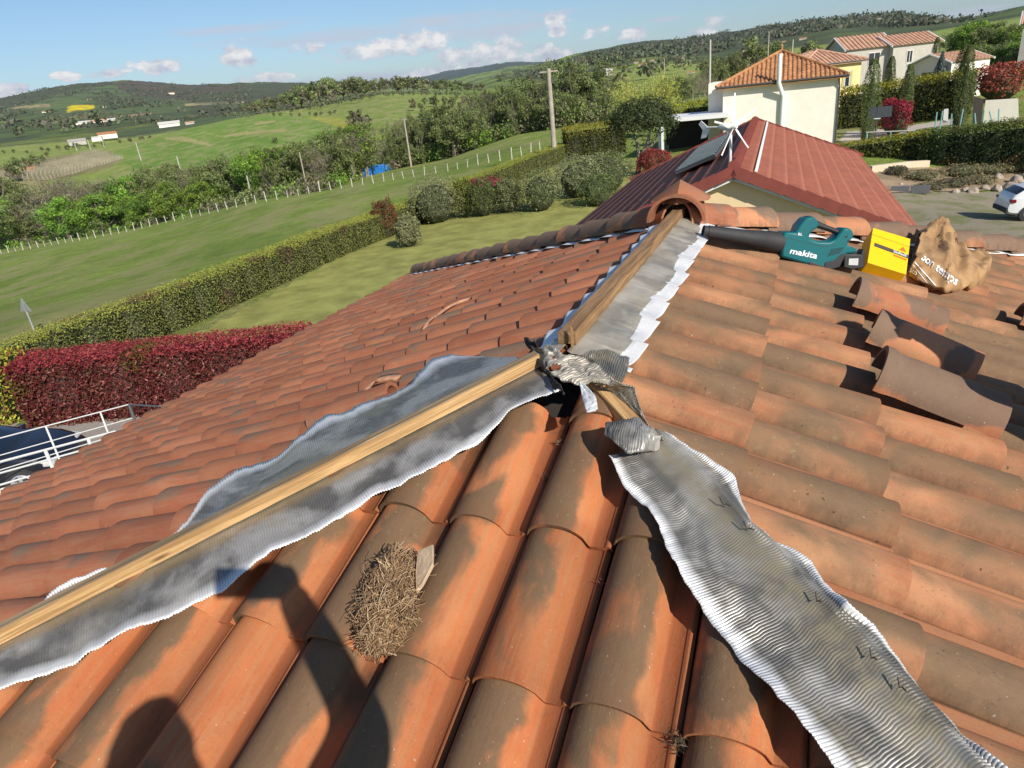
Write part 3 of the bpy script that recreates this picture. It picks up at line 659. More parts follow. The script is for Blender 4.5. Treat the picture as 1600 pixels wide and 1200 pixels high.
def in_poly(x, y, poly):
    ins = np.zeros(len(x), bool); n = len(poly)
    for i in range(n):
        x1, y1 = poly[i]; x2, y2 = poly[(i + 1) % n]
        c = ((y1 > y) != (y2 > y)) & (x < (x2 - x1) * (y - y1) / ((y2 - y1) or 1e-9) + x1); ins ^= c
    return ins
GRASS = (.225, .325, .075)
FIELDS = [   # polygon in the photo, distance range, colour: crops, ploughed strips, woods on the hills, far mountains tinted haze blue
 ([(-60,205),(460,110),(460,175),(-60,262)], 600, 9000, (.10,.15,.07)),
 ([(-60,165),(60,140),(200,130),(280,132),(360,150),(230,165),(60,190),(-60,200)], 1500, 9000, (.12,.18,.075)),
 ([(40,142),(180,121),(176,131),(100,145),(60,160),(-60,176),(-60,150)], 1800, 9000, (.085,.10,.06)),
 ([(178,128),(225,122),(255,126),(340,132),(400,134),(420,160),(300,158),(240,152),(205,148),(185,140)], 1500, 9000, (.11,.095,.08)),
 ([(300,150),(480,120),(480,165),(300,185)], 700, 9000, (.09,.11,.065)),
 ([(106,168),(115,165),(148,164),(149,169),(140,172),(120,174),(107,177)], 700, 6000, (.72,.60,.02)),
 ([(20,167),(80,163),(80,167),(20,171)], 700, 6000, (.40,.32,.2)),
 ([(38,194),(90,185),(160,179),(160,184),(100,189),(40,195)], 700, 6000, (.46,.33,.19)),
 ([(160,181),(235,176),(235,179),(165,184)], 700, 6000, (.40,.31,.18)),
 ([(290,162),(380,157),(380,161),(290,166)], 700, 6000, (.38,.33,.2)),
 ([(20,200),(190,190),(240,188),(190,205),(60,217),(20,215)], 500, 3000, (.11,.17,.055)),
 ([(0,225),(100,214),(240,190),(240,194),(110,220),(0,232)], 500, 3000, (.17,.22,.07)),
 ([(0,262),(60,248),(140,236),(165,234),(196,250),(150,268),(60,285),(0,288)], 240, 520, (.25,.235,.13)),
 ([(0,286),(75,282),(72,292),(0,300)], 200, 330, (.3,.27,.15)),
 ([(170,240),(250,215),(330,190),(400,180),(470,182),(530,188),(560,205),(540,240),(440,262),(330,285),(230,275)], 200, 620, (.15,.29,.05)),
 ([(470,165),(560,152),(680,150),(700,178),(640,205),(560,190)], 260, 720, (.20,.29,.07)),
 ([(258,216),(290,214),(334,226),(330,229),(290,222),(262,219)], 250, 620, (.40,.38,.18)),
 ([(337,212),(380,205),(450,202),(452,205),(390,210),(345,214)], 250, 620, (.38,.37,.17)),
 ([(395,192),(430,188),(432,190),(400,194)], 250, 620, (.40,.38,.18)),
 ([(480,184),(530,184),(552,196),(548,204),(520,196)], 250, 620, (.33,.36,.06)),
 ([(820,120),(860,100),(960,66),(1100,55),(1280,28),(1400,18),(1700,-30),(1700,60),(1300,80),(1000,110),(880,130)], 700, 9000, (.085,.12,.06)),
 ([(900,100),(985,84),(1040,82),(1045,90),(980,95),(920,110)], 400, 9000, (.15,.2,.07)),
 ([(1080,88),(1130,80),(1200,84),(1250,92),(1150,100),(1080,98)], 300, 9000, (.10,.14,.06)),
 ([(1220,50),(1300,42),(1380,52),(1340,68),(1230,66)], 300, 9000, (.10,.14,.06)),
 ([(960,66),(1080,58),(1180,44),(1400,22),(1480,30),(1300,50),(1180,62),(1000,80)], 1200, 9000, (.075,.09,.06)),
 ([(1490,34),(1600,12),(1600,22),(1520,40)], 900, 9000, (.10,.16,.05)),
 ([(560,150),(600,100),(790,80),(905,80),(905,160)], 5000, 15000, (.07,.11,.12)),  # blue of the distant air painted into the mountain colour
]
def build_terrain():
    az = np.concatenate([np.linspace(-math.pi, -.78, 60)[:-1], np.linspace(-.78, .86, 900), np.linspace(.86, math.pi, 60)[1:]])
    D = np.concatenate([[0.5], np.geomspace(6, 12000, 460)])
    AZ, DD = np.meshgrid(az, D, indexing='ij'); x = DD * np.sin(AZ); y = DD * np.cos(AZ); z = gz_np(x, y)
    # far woods roughen the hill crests a little
    far = np.clip((DD - 900) / 1500, 0, 1)
    rr = np.random.default_rng(3); nz = np.array([[mnoise.noise(Vector((a * 60, math.log(d) * 24, 0))) for d in D[::4]] for a in az[::3]])
    ii = np.clip(np.arange(len(az)) / 3, 0, nz.shape[0] - 1.001); jj = np.clip(np.arange(len(D)) / 4, 0, nz.shape[1] - 1.001)
    a0, b0 = ii.astype(int), jj.astype(int); fa, fb = (ii - a0)[:, None], (jj - b0)[None]
    N = nz[a0][:, b0] * (1-fa) * (1-fb) + nz[a0 + 1][:, b0] * fa * (1-fb) + nz[a0][:, b0 + 1] * (1-fa) * fb + nz[a0 + 1][:, b0 + 1] * fa * fb
    z = z + N * far * DD * .0016 + rr.normal(size=z.shape) * far * DD * .00028
    V = np.stack([x, y, z], -1).reshape(-1, 3); n = len(D); m = len(az)
    I = (np.arange(m - 1)[:, None] * n + np.arange(n - 1)[None]).ravel(); F = np.stack([I, I + 1, I + n + 1, I + n], 1)
    px, py = project_np(V); front = (V @ np.array(FW)) > 1; Dv = DD.ravel()
    C = np.tile(np.array(GRASS), (len(V), 1)); A = np.zeros(len(V))
    wv = 2.2 * np.sin(V[:, 0] / (Dv * .02 + 1)) + 1.4 * np.sin(V[:, 1] / (Dv * .013 + 1))
    for poly, d0, d1, c in FIELDS:
        m_ = in_poly(px + wv * .4, py + wv * .25, poly) & front & (Dv > d0) & (Dv < d1); C[m_] = c
    A = np.where(Dv > 620, 1.0, 0.0)
    return tag(npmesh('ground', V, F, MT['ground'], None, np.concatenate([C, A[:, None]], 1), None, True), kind='structure')
def ground_mat():
    m, nt, b, o = new_mat('meadow_and_fields'); t = NT(nt); v = t.tc(); c = t.attr('col'); far = t.attr('col', 3)
    n1 = t.noise(v, .055, 6, .6); n2 = t.noise(v, .6, 6, .65); n3 = t.noise(v, 7, 5, .7); n4 = t.noise(t.map(v, (1, .45, 1), (50, 20, 0), (0, 0, .5)), .2, 8, .66)
    g = t.mix(1, c, t.ramp(n1, [(.3, (.78, .82, .72)), (.7, (1.22, 1.15, 1.2))]), 'MULTIPLY')
    g = t.mix(1, g, t.ramp(n2, [(.3, (.74, .76, .7)), (.7, (1.3, 1.24, 1.2))]), 'MULTIPLY')
    g = t.mix(1, g, t.ramp(n3, [(.3, (.66, .7, .6)), (.72, (1.38, 1.28, 1.25))]), 'MULTIPLY')
    dry = t.m('MULTIPLY', t.ramp(n4, [(.46, 0.0), (.60, 1.0)]), t.m('SUBTRACT', 1.0, far)); g = t.mix(t.m('MULTIPLY', dry, .65), g, (.40, .35, .17))
    # far country: darker blots of copses and hedges
    f1 = t.noise(v, .0075, 8, .62, .4); f2 = t.noise(v, .03, 6, .7)
    fm = t.m('MULTIPLY', t.ramp(f1, [(.47, 0.0), (.53, 1.0)]), far); g = t.mix(t.m('MULTIPLY', fm, .72), g, (.07, .085, .05))
    g = t.mix(t.m('MULTIPLY', t.ramp(f2, [(.52, 0.0), (.6, 1.0)]), t.m('MULTIPLY', far, .5)), g, (.085, .08, .06))
    t.L.new(g, b.inputs['Base Color']); b.inputs['Roughness'].default_value = .95; b.inputs['Specular IOR Level'].default_value = .1
    n5 = t.noise(v, 1.9, 8, .72); g = t.mix(t.m('MULTIPLY', t.m('MULTIPLY', t.ramp(n5, [(.52, 0.0), (.66, 1.0)]), .45), t.m('SUBTRACT', 1.0, far)), g, (.33, .31, .12)); g = t.mix(t.m('MULTIPLY', t.m('MULTIPLY', t.ramp(n5, [(.34, 1.0), (.46, 0.0)]), .4), t.m('SUBTRACT', 1.0, far)), g, (.10, .16, .04)); t.L.new(g, b.inputs['Base Color'])
    t.bump(t.m('ADD', n3, t.m('ADD', n5, t.m('MULTIPLY', n2, 2.0))), 1.0, .2, b); return m
MT['ground'] = ground_mat()
build_terrain()
# ---------------------------------------------------------------- vegetation
def leaf_mat(name, translucent=.25):
    m, nt, b, o = new_mat(name); t = NT(nt); c = t.attr('col'); oi = t.node('ShaderNodeObjectInfo').outputs['Random']
    hs = t.node('ShaderNodeHueSaturation', {'Color': c}); t.set(hs.inputs['Hue'], t.m('ADD', .485, t.m('MULTIPLY', oi, .03))); t.set(hs.inputs['Value'], t.m('ADD', .82, t.m('MULTIPLY', oi, .36)))
    t.L.new(hs.outputs[0], b.inputs['Base Color']); b.inputs['Roughness'].default_value = .6; b.inputs['Specular IOR Level'].default_value = .3
    tr = t.node('ShaderNodeBsdfTranslucent'); t.L.new(hs.outputs[0], tr.inputs[0]); mx = t.node('ShaderNodeMixShader', {0: translucent}); t.L.new(b.outputs[0], mx.inputs[1]); t.L.new(tr.outputs[0], mx.inputs[2]); t.L.new(mx.outputs[0], o.inputs[0])
    return m
MT['leaf'] = leaf_mat('leaves'); MT['bark'] = simple('bark', (.16, .13, .10), .9, var=.3, scale=3); MT['bark_pale'] = simple('pale_bark', (.26, .23, .18), .9, var=.3, scale=3)
def leaves(P, size, cols, rg, asp=.6, up=0.0, nrm=None):
    """quads at points P with random orientation; cols per point"""
    n = len(P); a = rg.normal(size=(n, 3)); 
    if nrm is not None: a = a * .7 + nrm * 1.0
    a[:, 2] += up; a /= np.linalg.norm(a, axis=1)[:, None]
    b = np.cross(a, rg.normal(size=(n, 3))); b /= np.linalg.norm(b, axis=1)[:, None] + 1e-9; c = np.cross(a, b)
    s = size * (.6 + .8 * rg.random((n, 1))); b = b * s; c = c * s * asp
    V = np.stack([P - b * .5 - c * .1, P - c * .5, P + b * .6, P + c * .5], 1).reshape(-1, 3); F = np.arange(4 * n).reshape(-1, 4)
    return V, F, np.repeat(cols, 4, 0)
def colmix(rg, n, cs, w=None, var=.18):
    cs = np.array(cs); i = rg.choice(len(cs), n, p=w); c = cs[i] * (1 + var * rg.normal(size=(n, 1))); return np.clip(c, .005, 1)
def crown_points(rg, n, nclump, shape, rad=.30):
    """points in clumps spread through a unit crown (z 0..1, radius about .5)"""
    P = []; N = []; K = []
    for k in range(nclump):
        for _ in range(50):
            c = rg.uniform([-.5, -.5, 0], [.5, .5, 1]); 
            if shape(c): break
        r = rad * rg.uniform(.5, 1.1); m = n // nclump; d = rg.normal(size=(m, 3)); d /= np.linalg.norm(d, axis=1)[:, None]
        q = c + d * r * (rg.random((m, 1)) ** .45) * [1, 1, .8]; P.append(q); N.append(d); K += [k] * m
    return np.concatenate(P), np.concatenate(N), np.array(K)
S_ROUND = lambda c: (c[0]**2 + c[1]**2) / .16 + (c[2] - .52) ** 2 / .19 < 1
S_TALL = lambda c: (c[0]**2 + c[1]**2) < (.30 * (1 - .55 * c[2]) ** .8) ** 2 * 1.1
S_CYP = lambda c: (c[0]**2 + c[1]**2) < (.12 * math.sin(math.pi * min(1, .12 + .86 * c[2])) ** .6) ** 2
TREES = {}
def tree_proto(key, shape, n, nclump, cols, size, rad=.2, trunk=.05, twig=0, asp=.6, seed=0, bark='bark', low=.12, var=.2):
    rg = np.random.default_rng(seed + 100); P, N, K = crown_points(rg, n, nclump, shape, rad)
    kc = colmix(rg, nclump, cols, var=.16); C = kc[K] * (1 + var * rg.normal(size=(len(P), 1))); C = np.clip(C, .005, 1)
    P = P * [1, 1, 1 - low] + [0, 0, low]; P = P[P[:, 2] > 0.0] if False else np.where(P[:, 2:3] < .01, P * [1, 1, 0] + [0, 0, .01], P)
    V, F, CC = leaves(P, size, C, rg, asp, nrm=N)
    me = npmesh('crown', V, F, MT['leaf'], None, CC); crown = me.data; bpy.data.objects.remove(me)
    mb = MB(); mb.tube([(0, 0, -.02), (.01, 0, .3), (-.01, .01, .75)], [trunk, trunk * .7, trunk * .2], 6)
    for k in range(5 + twig):
        a = rg.uniform(0, 6.28); z0 = rg.uniform(.12, .55); r = rg.uniform(.14, .36); z1 = min(.96, z0 + rg.uniform(.2, .45)); mb.tube([(0, 0, z0), (math.cos(a) * r * .5, math.sin(a) * r * .5, (z0 + z1) / 2 - .02), (math.cos(a) * r, math.sin(a) * r, z1)], [trunk * .38, trunk * .22, trunk * .06], 4)
    t = mb.build('trunk', MT[bark], None, True); td = t.data; bpy.data.objects.remove(t)
    TREES.setdefault(key, []).append((crown, td))
G1 = [(.17, .29, .035), (.20, .32, .04), (.14, .24, .04)]; G2 = [(.175, .21, .07), (.20, .23, .08), (.15, .185, .06)]; G3 = [(.25, .21, .15), (.21, .19, .12), (.18, .175, .09)]
G4 = [(.12, .145, .05), (.14, .16, .06), (.105, .13, .045)]
for s in range(3):
    tree_proto('bright', S_ROUND, 4600, 40, G1, .038, .17, seed=s); tree_proto('olive', S_ROUND, 4400, 36, G2, .038, .18, seed=10 + s)
    tree_proto('twiggy', S_ROUND, 2800, 44, G3, .04, .17, seed=20 + s, twig=26, asp=.22, bark='bark_pale', trunk=.035); tree_proto('tall', S_TALL, 5600, 46, G4 + G2, .028, .12, seed=30 + s, low=.08, bark='bark_pale', trunk=.022, twig=6)
tree_proto('small', S_ROUND, 500, 16, G2 + G4, .12, .22, seed=50); tree_proto('small', S_ROUND, 700, 16, G2 + G3, .10, .22, seed=51); tree_proto('small', S_ROUND, 420, 16, G3 + G2, .12, .22, seed=52)
TL = {'bright': 'fresh green tree', 'olive': 'dull green tree', 'twiggy': 'nearly bare brown tree', 'tall': 'tall narrow tree', 'small': 'small rounded tree'}
def plant_tree(key, P, h, w, label, group, cat='tree', name=None, k=None):
    cr, td = TREES[key][random.randrange(len(TREES[key])) if k is None else k]
    e = empty(name or 'tree', P - Z * .1, random.uniform(0, 6.28)); e.scale = (w, w, h); tag(e, label, cat, group)
    link(bpy.data.objects.new('trunk', td), e); link(bpy.data.objects.new('crown', cr), e); return e
ORD = 'first second third fourth fifth sixth seventh eighth ninth tenth eleventh twelfth thirteenth fourteenth fifteenth sixteenth seventeenth eighteenth nineteenth twentieth'.split()
MASS = []
def belt(path, n, kinds, where, group, wj=.35, wk=1.0, djit=.06, mass=False):
    """path: (px, py of the crown top, distance); n trees along it"""
    made = {}
    for i in range(n):
        u = (i + random.uniform(.1, .9)) / n * (len(path) - 1); j = min(int(u), len(path) - 2); f = u - j
        x = path[j][0] * (1-f) + path[j+1][0] * f; y = path[j][1] * (1-f) + path[j+1][1] * f; D = (path[j][2] * (1-f) + path[j+1][2] * f) * (1 + random.uniform(-djit, djit))
        P = stand(x, D, y); h = max(2.5, htop(x, y, D) - P.z) * random.uniform(.82, 1.08); key = random.choice(kinds)
        w = h * random.uniform(.75, 1.1) * wk * (.72 if key == 'tall' else 1)
        if mass: MASS.append((P, h, w)); continue
        made.setdefault(key, []).append(((P.x / P.y), plant_tree(key, P, h, w, f'{TL[key]} {where}', group)))
    for key, l in made.items():
        l.sort(key=lambda q: q[0])
        if 1 < len(l) <= 20:
            for i, (_, e) in enumerate(l): e['label'] = f'{ORD[i]} {TL[key]} {where}, counted from left'
random.seed(11)
# stream-side wood below the pasture
belt([(-60, 272, 222), (60, 280, 210), (130, 274, 200), (200, 268, 188), (260, 256, 176), (330, 240, 162)], 26, ['bright', 'olive', 'twiggy', 'twiggy', 'olive'], 'in the hollow beyond the pasture fence', 'trees in the hollow below the pasture')
belt([(-60, 306, 205), (60, 312, 194), (150, 302, 178), (250, 284, 162), (330, 268, 150)], 16, ['bright', 'bright', 'olive'], 'at the front edge of the hollow', 'front trees of the hollow')
belt([(330, 244, 150), (400, 230, 146), (450, 220, 142), (510, 204, 150), (560, 186, 158)], 22, ['olive', 'twiggy', 'bright', 'tall'], 'left of the blue skips', 'trees left of the skips')
belt([(560, 200, 176), (620, 178, 172), (680, 156, 165), (740, 140, 162), (800, 118, 158), (870, 100, 152), (930, 97, 150), (975, 102, 150)], 44, ['tall', 'tall', 'tall', 'olive', 'twiggy'], 'in the long wood behind the pole', 'tall trees of the long wood', wk=.9)
belt([(600, 205, 168), (700, 178, 158), (800, 150, 150), (900, 135, 145), (960, 128, 142)], 22, ['tall', 'olive'], 'at the foot of the long wood', 'lower trees of the long wood', wk=1.0)
belt([(376, 162, 640), (430, 146, 640), (480, 128, 650), (520, 122, 660), (580, 122, 660), (640, 118, 680), (700, 124, 700), (760, 130, 720)], 56, ['small'], 'in the hilltop copse on the skyline', 'hilltop copse trees', djit=.08)
belt([(376, 176, 560), (480, 158, 560), (560, 144, 560), (660, 138, 560), (740, 144, 560)], 40, ['small'], 'along the lower edge of the hilltop copse', 'lower edge of the hilltop copse', djit=.05, mass=True)
belt([(420, 178, 470), (480, 174, 450), (530, 176, 440)], 9, ['small'], 'in the hedgerow between the hill fields', 'hedgerow between the hill fields', djit=.02)
belt([(545, 172, 300), (560, 170, 300), (575, 178, 300)], 4, ['small'], 'in the clump at the hill field corner', 'clump at the hill field corner', djit=.02)
belt([(640, 152, 400), (700, 148, 400), (760, 146, 380), (800, 140, 360)], 14, ['small'], 'above the long wood', 'trees above the long wood')
belt([(0, 238, 430), (60, 232, 450), (110, 222, 450), (150, 226, 440), (215, 212, 520), (240, 212, 520)], 18, ['small'], 'beside the farm above the vineyard', 'trees around the farm')
belt([(0, 250, 300), (40, 244, 330), (75, 236, 400)], 8, ['small'], 'at the left end of the vineyard', 'trees left of the vineyard')
belt([(20, 196, 900), (80, 178, 1000), (160, 172, 1300), (240, 186, 1000), (330, 176, 900), (390, 170, 800)], 40, ['small'], 'scattered over the valley fields', 'scattered valley trees', djit=.3, mass=True)
belt([(240, 186, 800), (300, 178, 800), (350, 176, 760), (400, 166, 720)], 22, ['small'], 'in the valley beyond the big green hill', 'trees beyond the green hill', djit=.1, mass=True)
belt([(860, 96, 700), (930, 78, 900), (1000, 92, 500), (1060, 84, 500), (1120, 88, 400), (1180, 82, 350)], 34, ['small'], 'on the slope behind the rendered house', 'trees on the slope behind', djit=.3, mass=True)
belt([(1030, 118, 170), (1060, 112, 180), (1090, 108, 180), (1115, 100, 190)], 8, ['olive', 'twiggy'], 'between the willow and the house', 'trees left of the rendered house')
belt([(1175, 62, 240), (1240, 66, 240), (1290, 62, 260), (1140, 82, 220), (1110, 88, 200)], 10, ['olive', 'small'], 'behind the cream house roof', 'trees behind the rendered house')
belt([(1490, 44, 190), (1520, 34, 190), (1560, 34, 180), (1600, 38, 170), (1660, 30, 170)], 12, ['olive', 'bright'], 'high on the bank above the crimson shrub', 'trees on the upper bank', wk=1.3)
belt([(1500, 66, 140), (1530, 62, 135), (1570, 64, 130), (1620, 62, 125)], 9, ['olive', 'bright'], 'low on the bank above the crimson shrub', 'bushy trees low on the bank', wk=1.5)
SZ = []
def far_woods():
    rg = np.random.default_rng(5); P = []; C = []
    for q, h, w in MASS:
        m = 60; P.append(np.array(q) + np.array([0, 0, h * .55]) + np.clip(rg.normal(size=(m, 3)), -1.7, 1.7) * [w * .22, w * .22, h * .2]); C.append(colmix(rg, m, [(.12, .15, .065), (.14, .16, .075), (.17, .16, .11)]) * rg.uniform(.75, 1.25))
        SZ.append(np.full((m, 1), w * .2))
    for poly, d0, d1, n in (([(700,125),(860,100),(1060,62),(1300,28),(1420,22),(1480,34),(1480,60),(1300,75),(1000,105),(860,122)], 900, 2600, 2600), ([(0,150),(90,135),(180,128),(300,132),(400,134),(400,175),(200,170),(0,200)], 1500, 3600, 650), ([(1480,36),(1600,16),(1700,10),(1700,40),(1480,60)], 1000, 1600, 250), ([(0,215),(260,190),(400,175),(400,160),(0,190)], 800, 2600, 300)):
        xs = [p[0] for p in poly]; cnt = 0
        while cnt < n:
            x = rg.uniform(min(xs), max(xs)); D = math.exp(rg.uniform(math.log(d0), math.log(d1))); a = azel(x, 150 - (x - 800) * .1)[0]
            q = (D * math.sin(a), D * math.cos(a)); z = gz(*q); pp = project_np([[q[0], q[1], z]])
            cnt += 1
            if not in_poly(np.array([pp[0][0]]), np.array([pp[1][0]]), poly)[0] or (92 < pp[0][0] < 160 and 158 < pp[1][0] < 190): continue
            if mnoise.noise(Vector((q[0] / 160, q[1] / 160, 3))) < .02: continue
            m = 14; r = rg.uniform(3, 7); SZ.append(np.full((m, 1), 4.2)); P.append(np.array([q[0], q[1], z + r * .5]) + rg.normal(size=(m, 3)) * [r, r, r * .45]); C.append(colmix(rg, m, [(.09, .11, .06), (.105, .125, .065), (.13, .12, .09)]))
    V, F, CC = leaves(np.concatenate(P), np.concatenate(SZ), np.concatenate(C), rg, .9); return tag(npmesh('far_woodland', V, F, MT['leaf'], None, CC), 'distant woods scattered over the valley sides', 'woodland', kind='stuff')
far_woods()

def undergrowth(paths):
    rg = np.random.default_rng(12); P = []; C = []; S = []
    for path, n, h in paths:
        for i in range(n):
            u = (i + rg.random()) / n * (len(path) - 1); j = min(int(u), len(path) - 2); f = u - j; x = path[j][0] * (1-f) + path[j+1][0] * f; D = (path[j][1] * (1-f) + path[j+1][1] * f) * (1 + rg.uniform(-.05, .05)); q = stand(x, D, 260 - x * .1); r = h * rg.uniform(.5, 1.2); m = 120
            d = rg.normal(size=(m, 3)); d /= np.linalg.norm(d, axis=1)[:, None]; P.append(np.array(q) + d * [r, r, r * .8] * (rg.random((m, 1)) ** .35) + [0, 0, r * .55]); c = colmix(rg, 1, G1 + G2 + G3, None, .1)[0]; C.append(np.clip(c * (1 + .25 * rg.normal(size=(m, 1))), .01, 1)); S.append(np.full((m, 1), .42))
    V, F, CC = leaves(np.concatenate(P), np.concatenate(S), np.concatenate(C), rg, .6); return tag(npmesh('undergrowth', V, F, MT['leaf'], None, CC), 'tangled bushes filling the foot of the woods', 'undergrowth', kind='stuff')
undergrowth([([(-60, 200), (60, 188), (150, 172), (250, 156), (330, 146), (400, 138), (450, 136), (540, 148)], 190, 2.4), ([(-60, 218), (60, 205), (200, 182), (330, 160), (450, 147), (560, 160)], 150, 3.2), ([(560, 166), (640, 162), (700, 156), (800, 148), (900, 142), (970, 142)], 170, 3.0), ([(600, 180), (700, 168), (800, 160), (900, 155), (975, 152)], 130, 5.0)])
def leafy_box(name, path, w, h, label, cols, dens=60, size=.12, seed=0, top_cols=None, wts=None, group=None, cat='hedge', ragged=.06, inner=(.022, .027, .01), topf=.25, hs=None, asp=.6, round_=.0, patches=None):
    """clipped hedge along ground points, with its leaves as small faces over a dark twiggy core"""
    rg = np.random.default_rng(seed); pts = [Vector(p) for p in path]; Pn = []; Nn = []; T = []; hs = hs or [h] * len(pts)
    root = pts[0].copy(); mb = MB()
    for i, (a, b) in enumerate(zip(pts, pts[1:])):
        d = b - a; L = math.hypot(d.x, d.y); sd = Vector((-d.y, d.x, 0)).normalized(); n = int(L * (2 * hs[i] + w) * dens)
        u = rg.random(n); s = rg.random(n) * (2 * h + w); z = np.where(s < h, s, np.where(s < h + w, h, 2 * h + w - s)); x = np.where(s < h, -w/2, np.where(s < h + w, s - h - w/2, w/2))
        nz = np.where((s > h) & (s < h + w), 1.0, 0.0); ns = np.where(s <= h, -1.0, np.where(s >= h + w, 1.0, 0))
        hh = (hs[i] * (1 - u) + hs[i+1] * u) / h
        base = np.array(a) + u[:, None] * np.array(d); base[:, 2] = gz_np(base[:, 0], base[:, 1])
        q = base + x[:, None] * np.array(sd) + np.stack([0*z, 0*z, z * hh], 1)
        bul = np.array([mnoise.noise(Vector((p[0] * .9, p[1] * .9, p[2] * .9 + seed))) for p in q[::4]]); bul = np.repeat(bul, 4)[:n]
        N = ns[:, None] * np.array(sd) + nz[:, None] * np.array([0, 0, 1.]); q = q + N * (bul[:, None] * ragged * 1.6 + rg.normal(size=(n, 1)) * ragged * .6)
        Pn.append(q); Nn.append(N); T.append(z / h)
        m = max(2, int(L / 1.5))
        for k in range(m):
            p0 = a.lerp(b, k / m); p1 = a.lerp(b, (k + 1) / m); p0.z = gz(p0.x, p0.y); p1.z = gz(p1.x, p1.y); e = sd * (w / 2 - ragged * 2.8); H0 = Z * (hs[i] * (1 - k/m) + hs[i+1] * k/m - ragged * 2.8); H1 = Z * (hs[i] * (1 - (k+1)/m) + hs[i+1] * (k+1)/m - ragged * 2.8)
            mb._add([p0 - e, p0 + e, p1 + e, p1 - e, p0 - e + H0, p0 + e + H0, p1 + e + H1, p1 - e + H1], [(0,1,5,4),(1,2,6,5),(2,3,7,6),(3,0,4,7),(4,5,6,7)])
    for end, oth in ((pts[0], pts[1]), (pts[-1], pts[-2])):
        d = (end - oth); d.z = 0; d.normalize(); sd = Vector((-d.y, d.x, 0)); he_ = hs[0] if end is pts[0] else hs[-1]; n = int(w * he_ * dens) + 4; q = np.array(Vector((end.x, end.y, gz(end.x, end.y))))[None] + (rg.random((n, 1)) - .5) * w * np.array(sd) + rg.random((n, 1)) * he_ * np.array([0, 0, 1.]) + rg.normal(size=(n, 1)) * ragged * .6 * np.array(d)
        Pn.append(q); Nn.append(np.tile(np.array(d), (n, 1))); T.append(np.clip((q[:, 2] - end.z) / h, 0, 1))
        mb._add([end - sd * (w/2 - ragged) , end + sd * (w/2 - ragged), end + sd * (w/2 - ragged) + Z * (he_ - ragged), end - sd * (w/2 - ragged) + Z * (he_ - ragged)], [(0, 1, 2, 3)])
    P = np.concatenate(Pn); N = np.concatenate(Nn); T = np.concatenate(T); C = colmix(rg, len(P), cols, wts, .2)
    if top_cols is not None:
        tc_ = colmix(rg, len(P), top_cols, None, .15); k = np.clip((T + rg.normal(size=len(T)) * .05 - (1 - topf)) / (topf * .6), 0, 1)[:, None]; C = C * (1 - k) + tc_ * k
    if patches is not None:
        pn = np.array([mnoise.noise(Vector((p[0] * .55, p[1] * .55, p[2] * .8 + seed))) for p in P]); pm = (pn > patches[0]) & (rg.random(len(P)) < .7); C[pm] = colmix(rg, int(pm.sum()), patches[1])
    V, F, CC = leaves(P, size, C, rg, asp, nrm=N)
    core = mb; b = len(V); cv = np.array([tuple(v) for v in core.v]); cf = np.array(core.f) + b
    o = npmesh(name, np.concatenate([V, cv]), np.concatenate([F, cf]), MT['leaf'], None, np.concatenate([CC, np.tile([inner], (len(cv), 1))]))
    return tag(o, label, cat, group)
def gpts(l, **k): return [ground(x, y, **k) for x, y in l]
YG = [(.30, .30, .03), (.36, .33, .03), (.24, .27, .03)]; HG = [(.21, .225, .06), (.25, .255, .07), (.18, .20, .055)]
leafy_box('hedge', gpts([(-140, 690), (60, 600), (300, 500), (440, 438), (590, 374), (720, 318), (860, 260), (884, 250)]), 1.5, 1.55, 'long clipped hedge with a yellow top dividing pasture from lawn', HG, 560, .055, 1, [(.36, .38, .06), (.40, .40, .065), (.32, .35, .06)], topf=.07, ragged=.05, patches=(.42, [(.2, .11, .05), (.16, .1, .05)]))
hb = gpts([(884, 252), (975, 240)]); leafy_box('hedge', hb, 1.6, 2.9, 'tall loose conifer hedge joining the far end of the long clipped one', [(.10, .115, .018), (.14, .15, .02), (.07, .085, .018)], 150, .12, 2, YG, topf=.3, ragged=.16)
hc_ = [stand(1045, 72, 200), stand(1120, 74, 200)]; leafy_box('hedge', hc_, 1.6, 3.4, 'dark conifer hedge showing behind the white carport roof', [(.08, .10, .016), (.12, .13, .02)], 120, .14, 3, YG, topf=.35, ragged=.16)
# photinia hedge: deep red young leaves
RED = [(.14, .022, .026), (.18, .032, .038), (.10, .02, .02), (.30, .10, .10), (.09, .06, .025)]
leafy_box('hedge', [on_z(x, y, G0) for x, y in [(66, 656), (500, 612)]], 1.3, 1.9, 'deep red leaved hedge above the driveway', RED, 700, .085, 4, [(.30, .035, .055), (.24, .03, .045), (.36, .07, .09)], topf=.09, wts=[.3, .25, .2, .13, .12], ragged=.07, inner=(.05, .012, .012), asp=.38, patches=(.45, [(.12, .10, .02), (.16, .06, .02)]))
leafy_box('hedge', [on_z(x, y, G0) for x, y in [(-60, 652), (46, 650)]], 1.3, 1.9, 'yellow green hedge end left of the red leaved hedge', [(.34, .34, .04), (.42, .38, .045), (.22, .23, .04), (.24, .05, .04)], 420, .10, 5, ragged=.07, asp=.5)

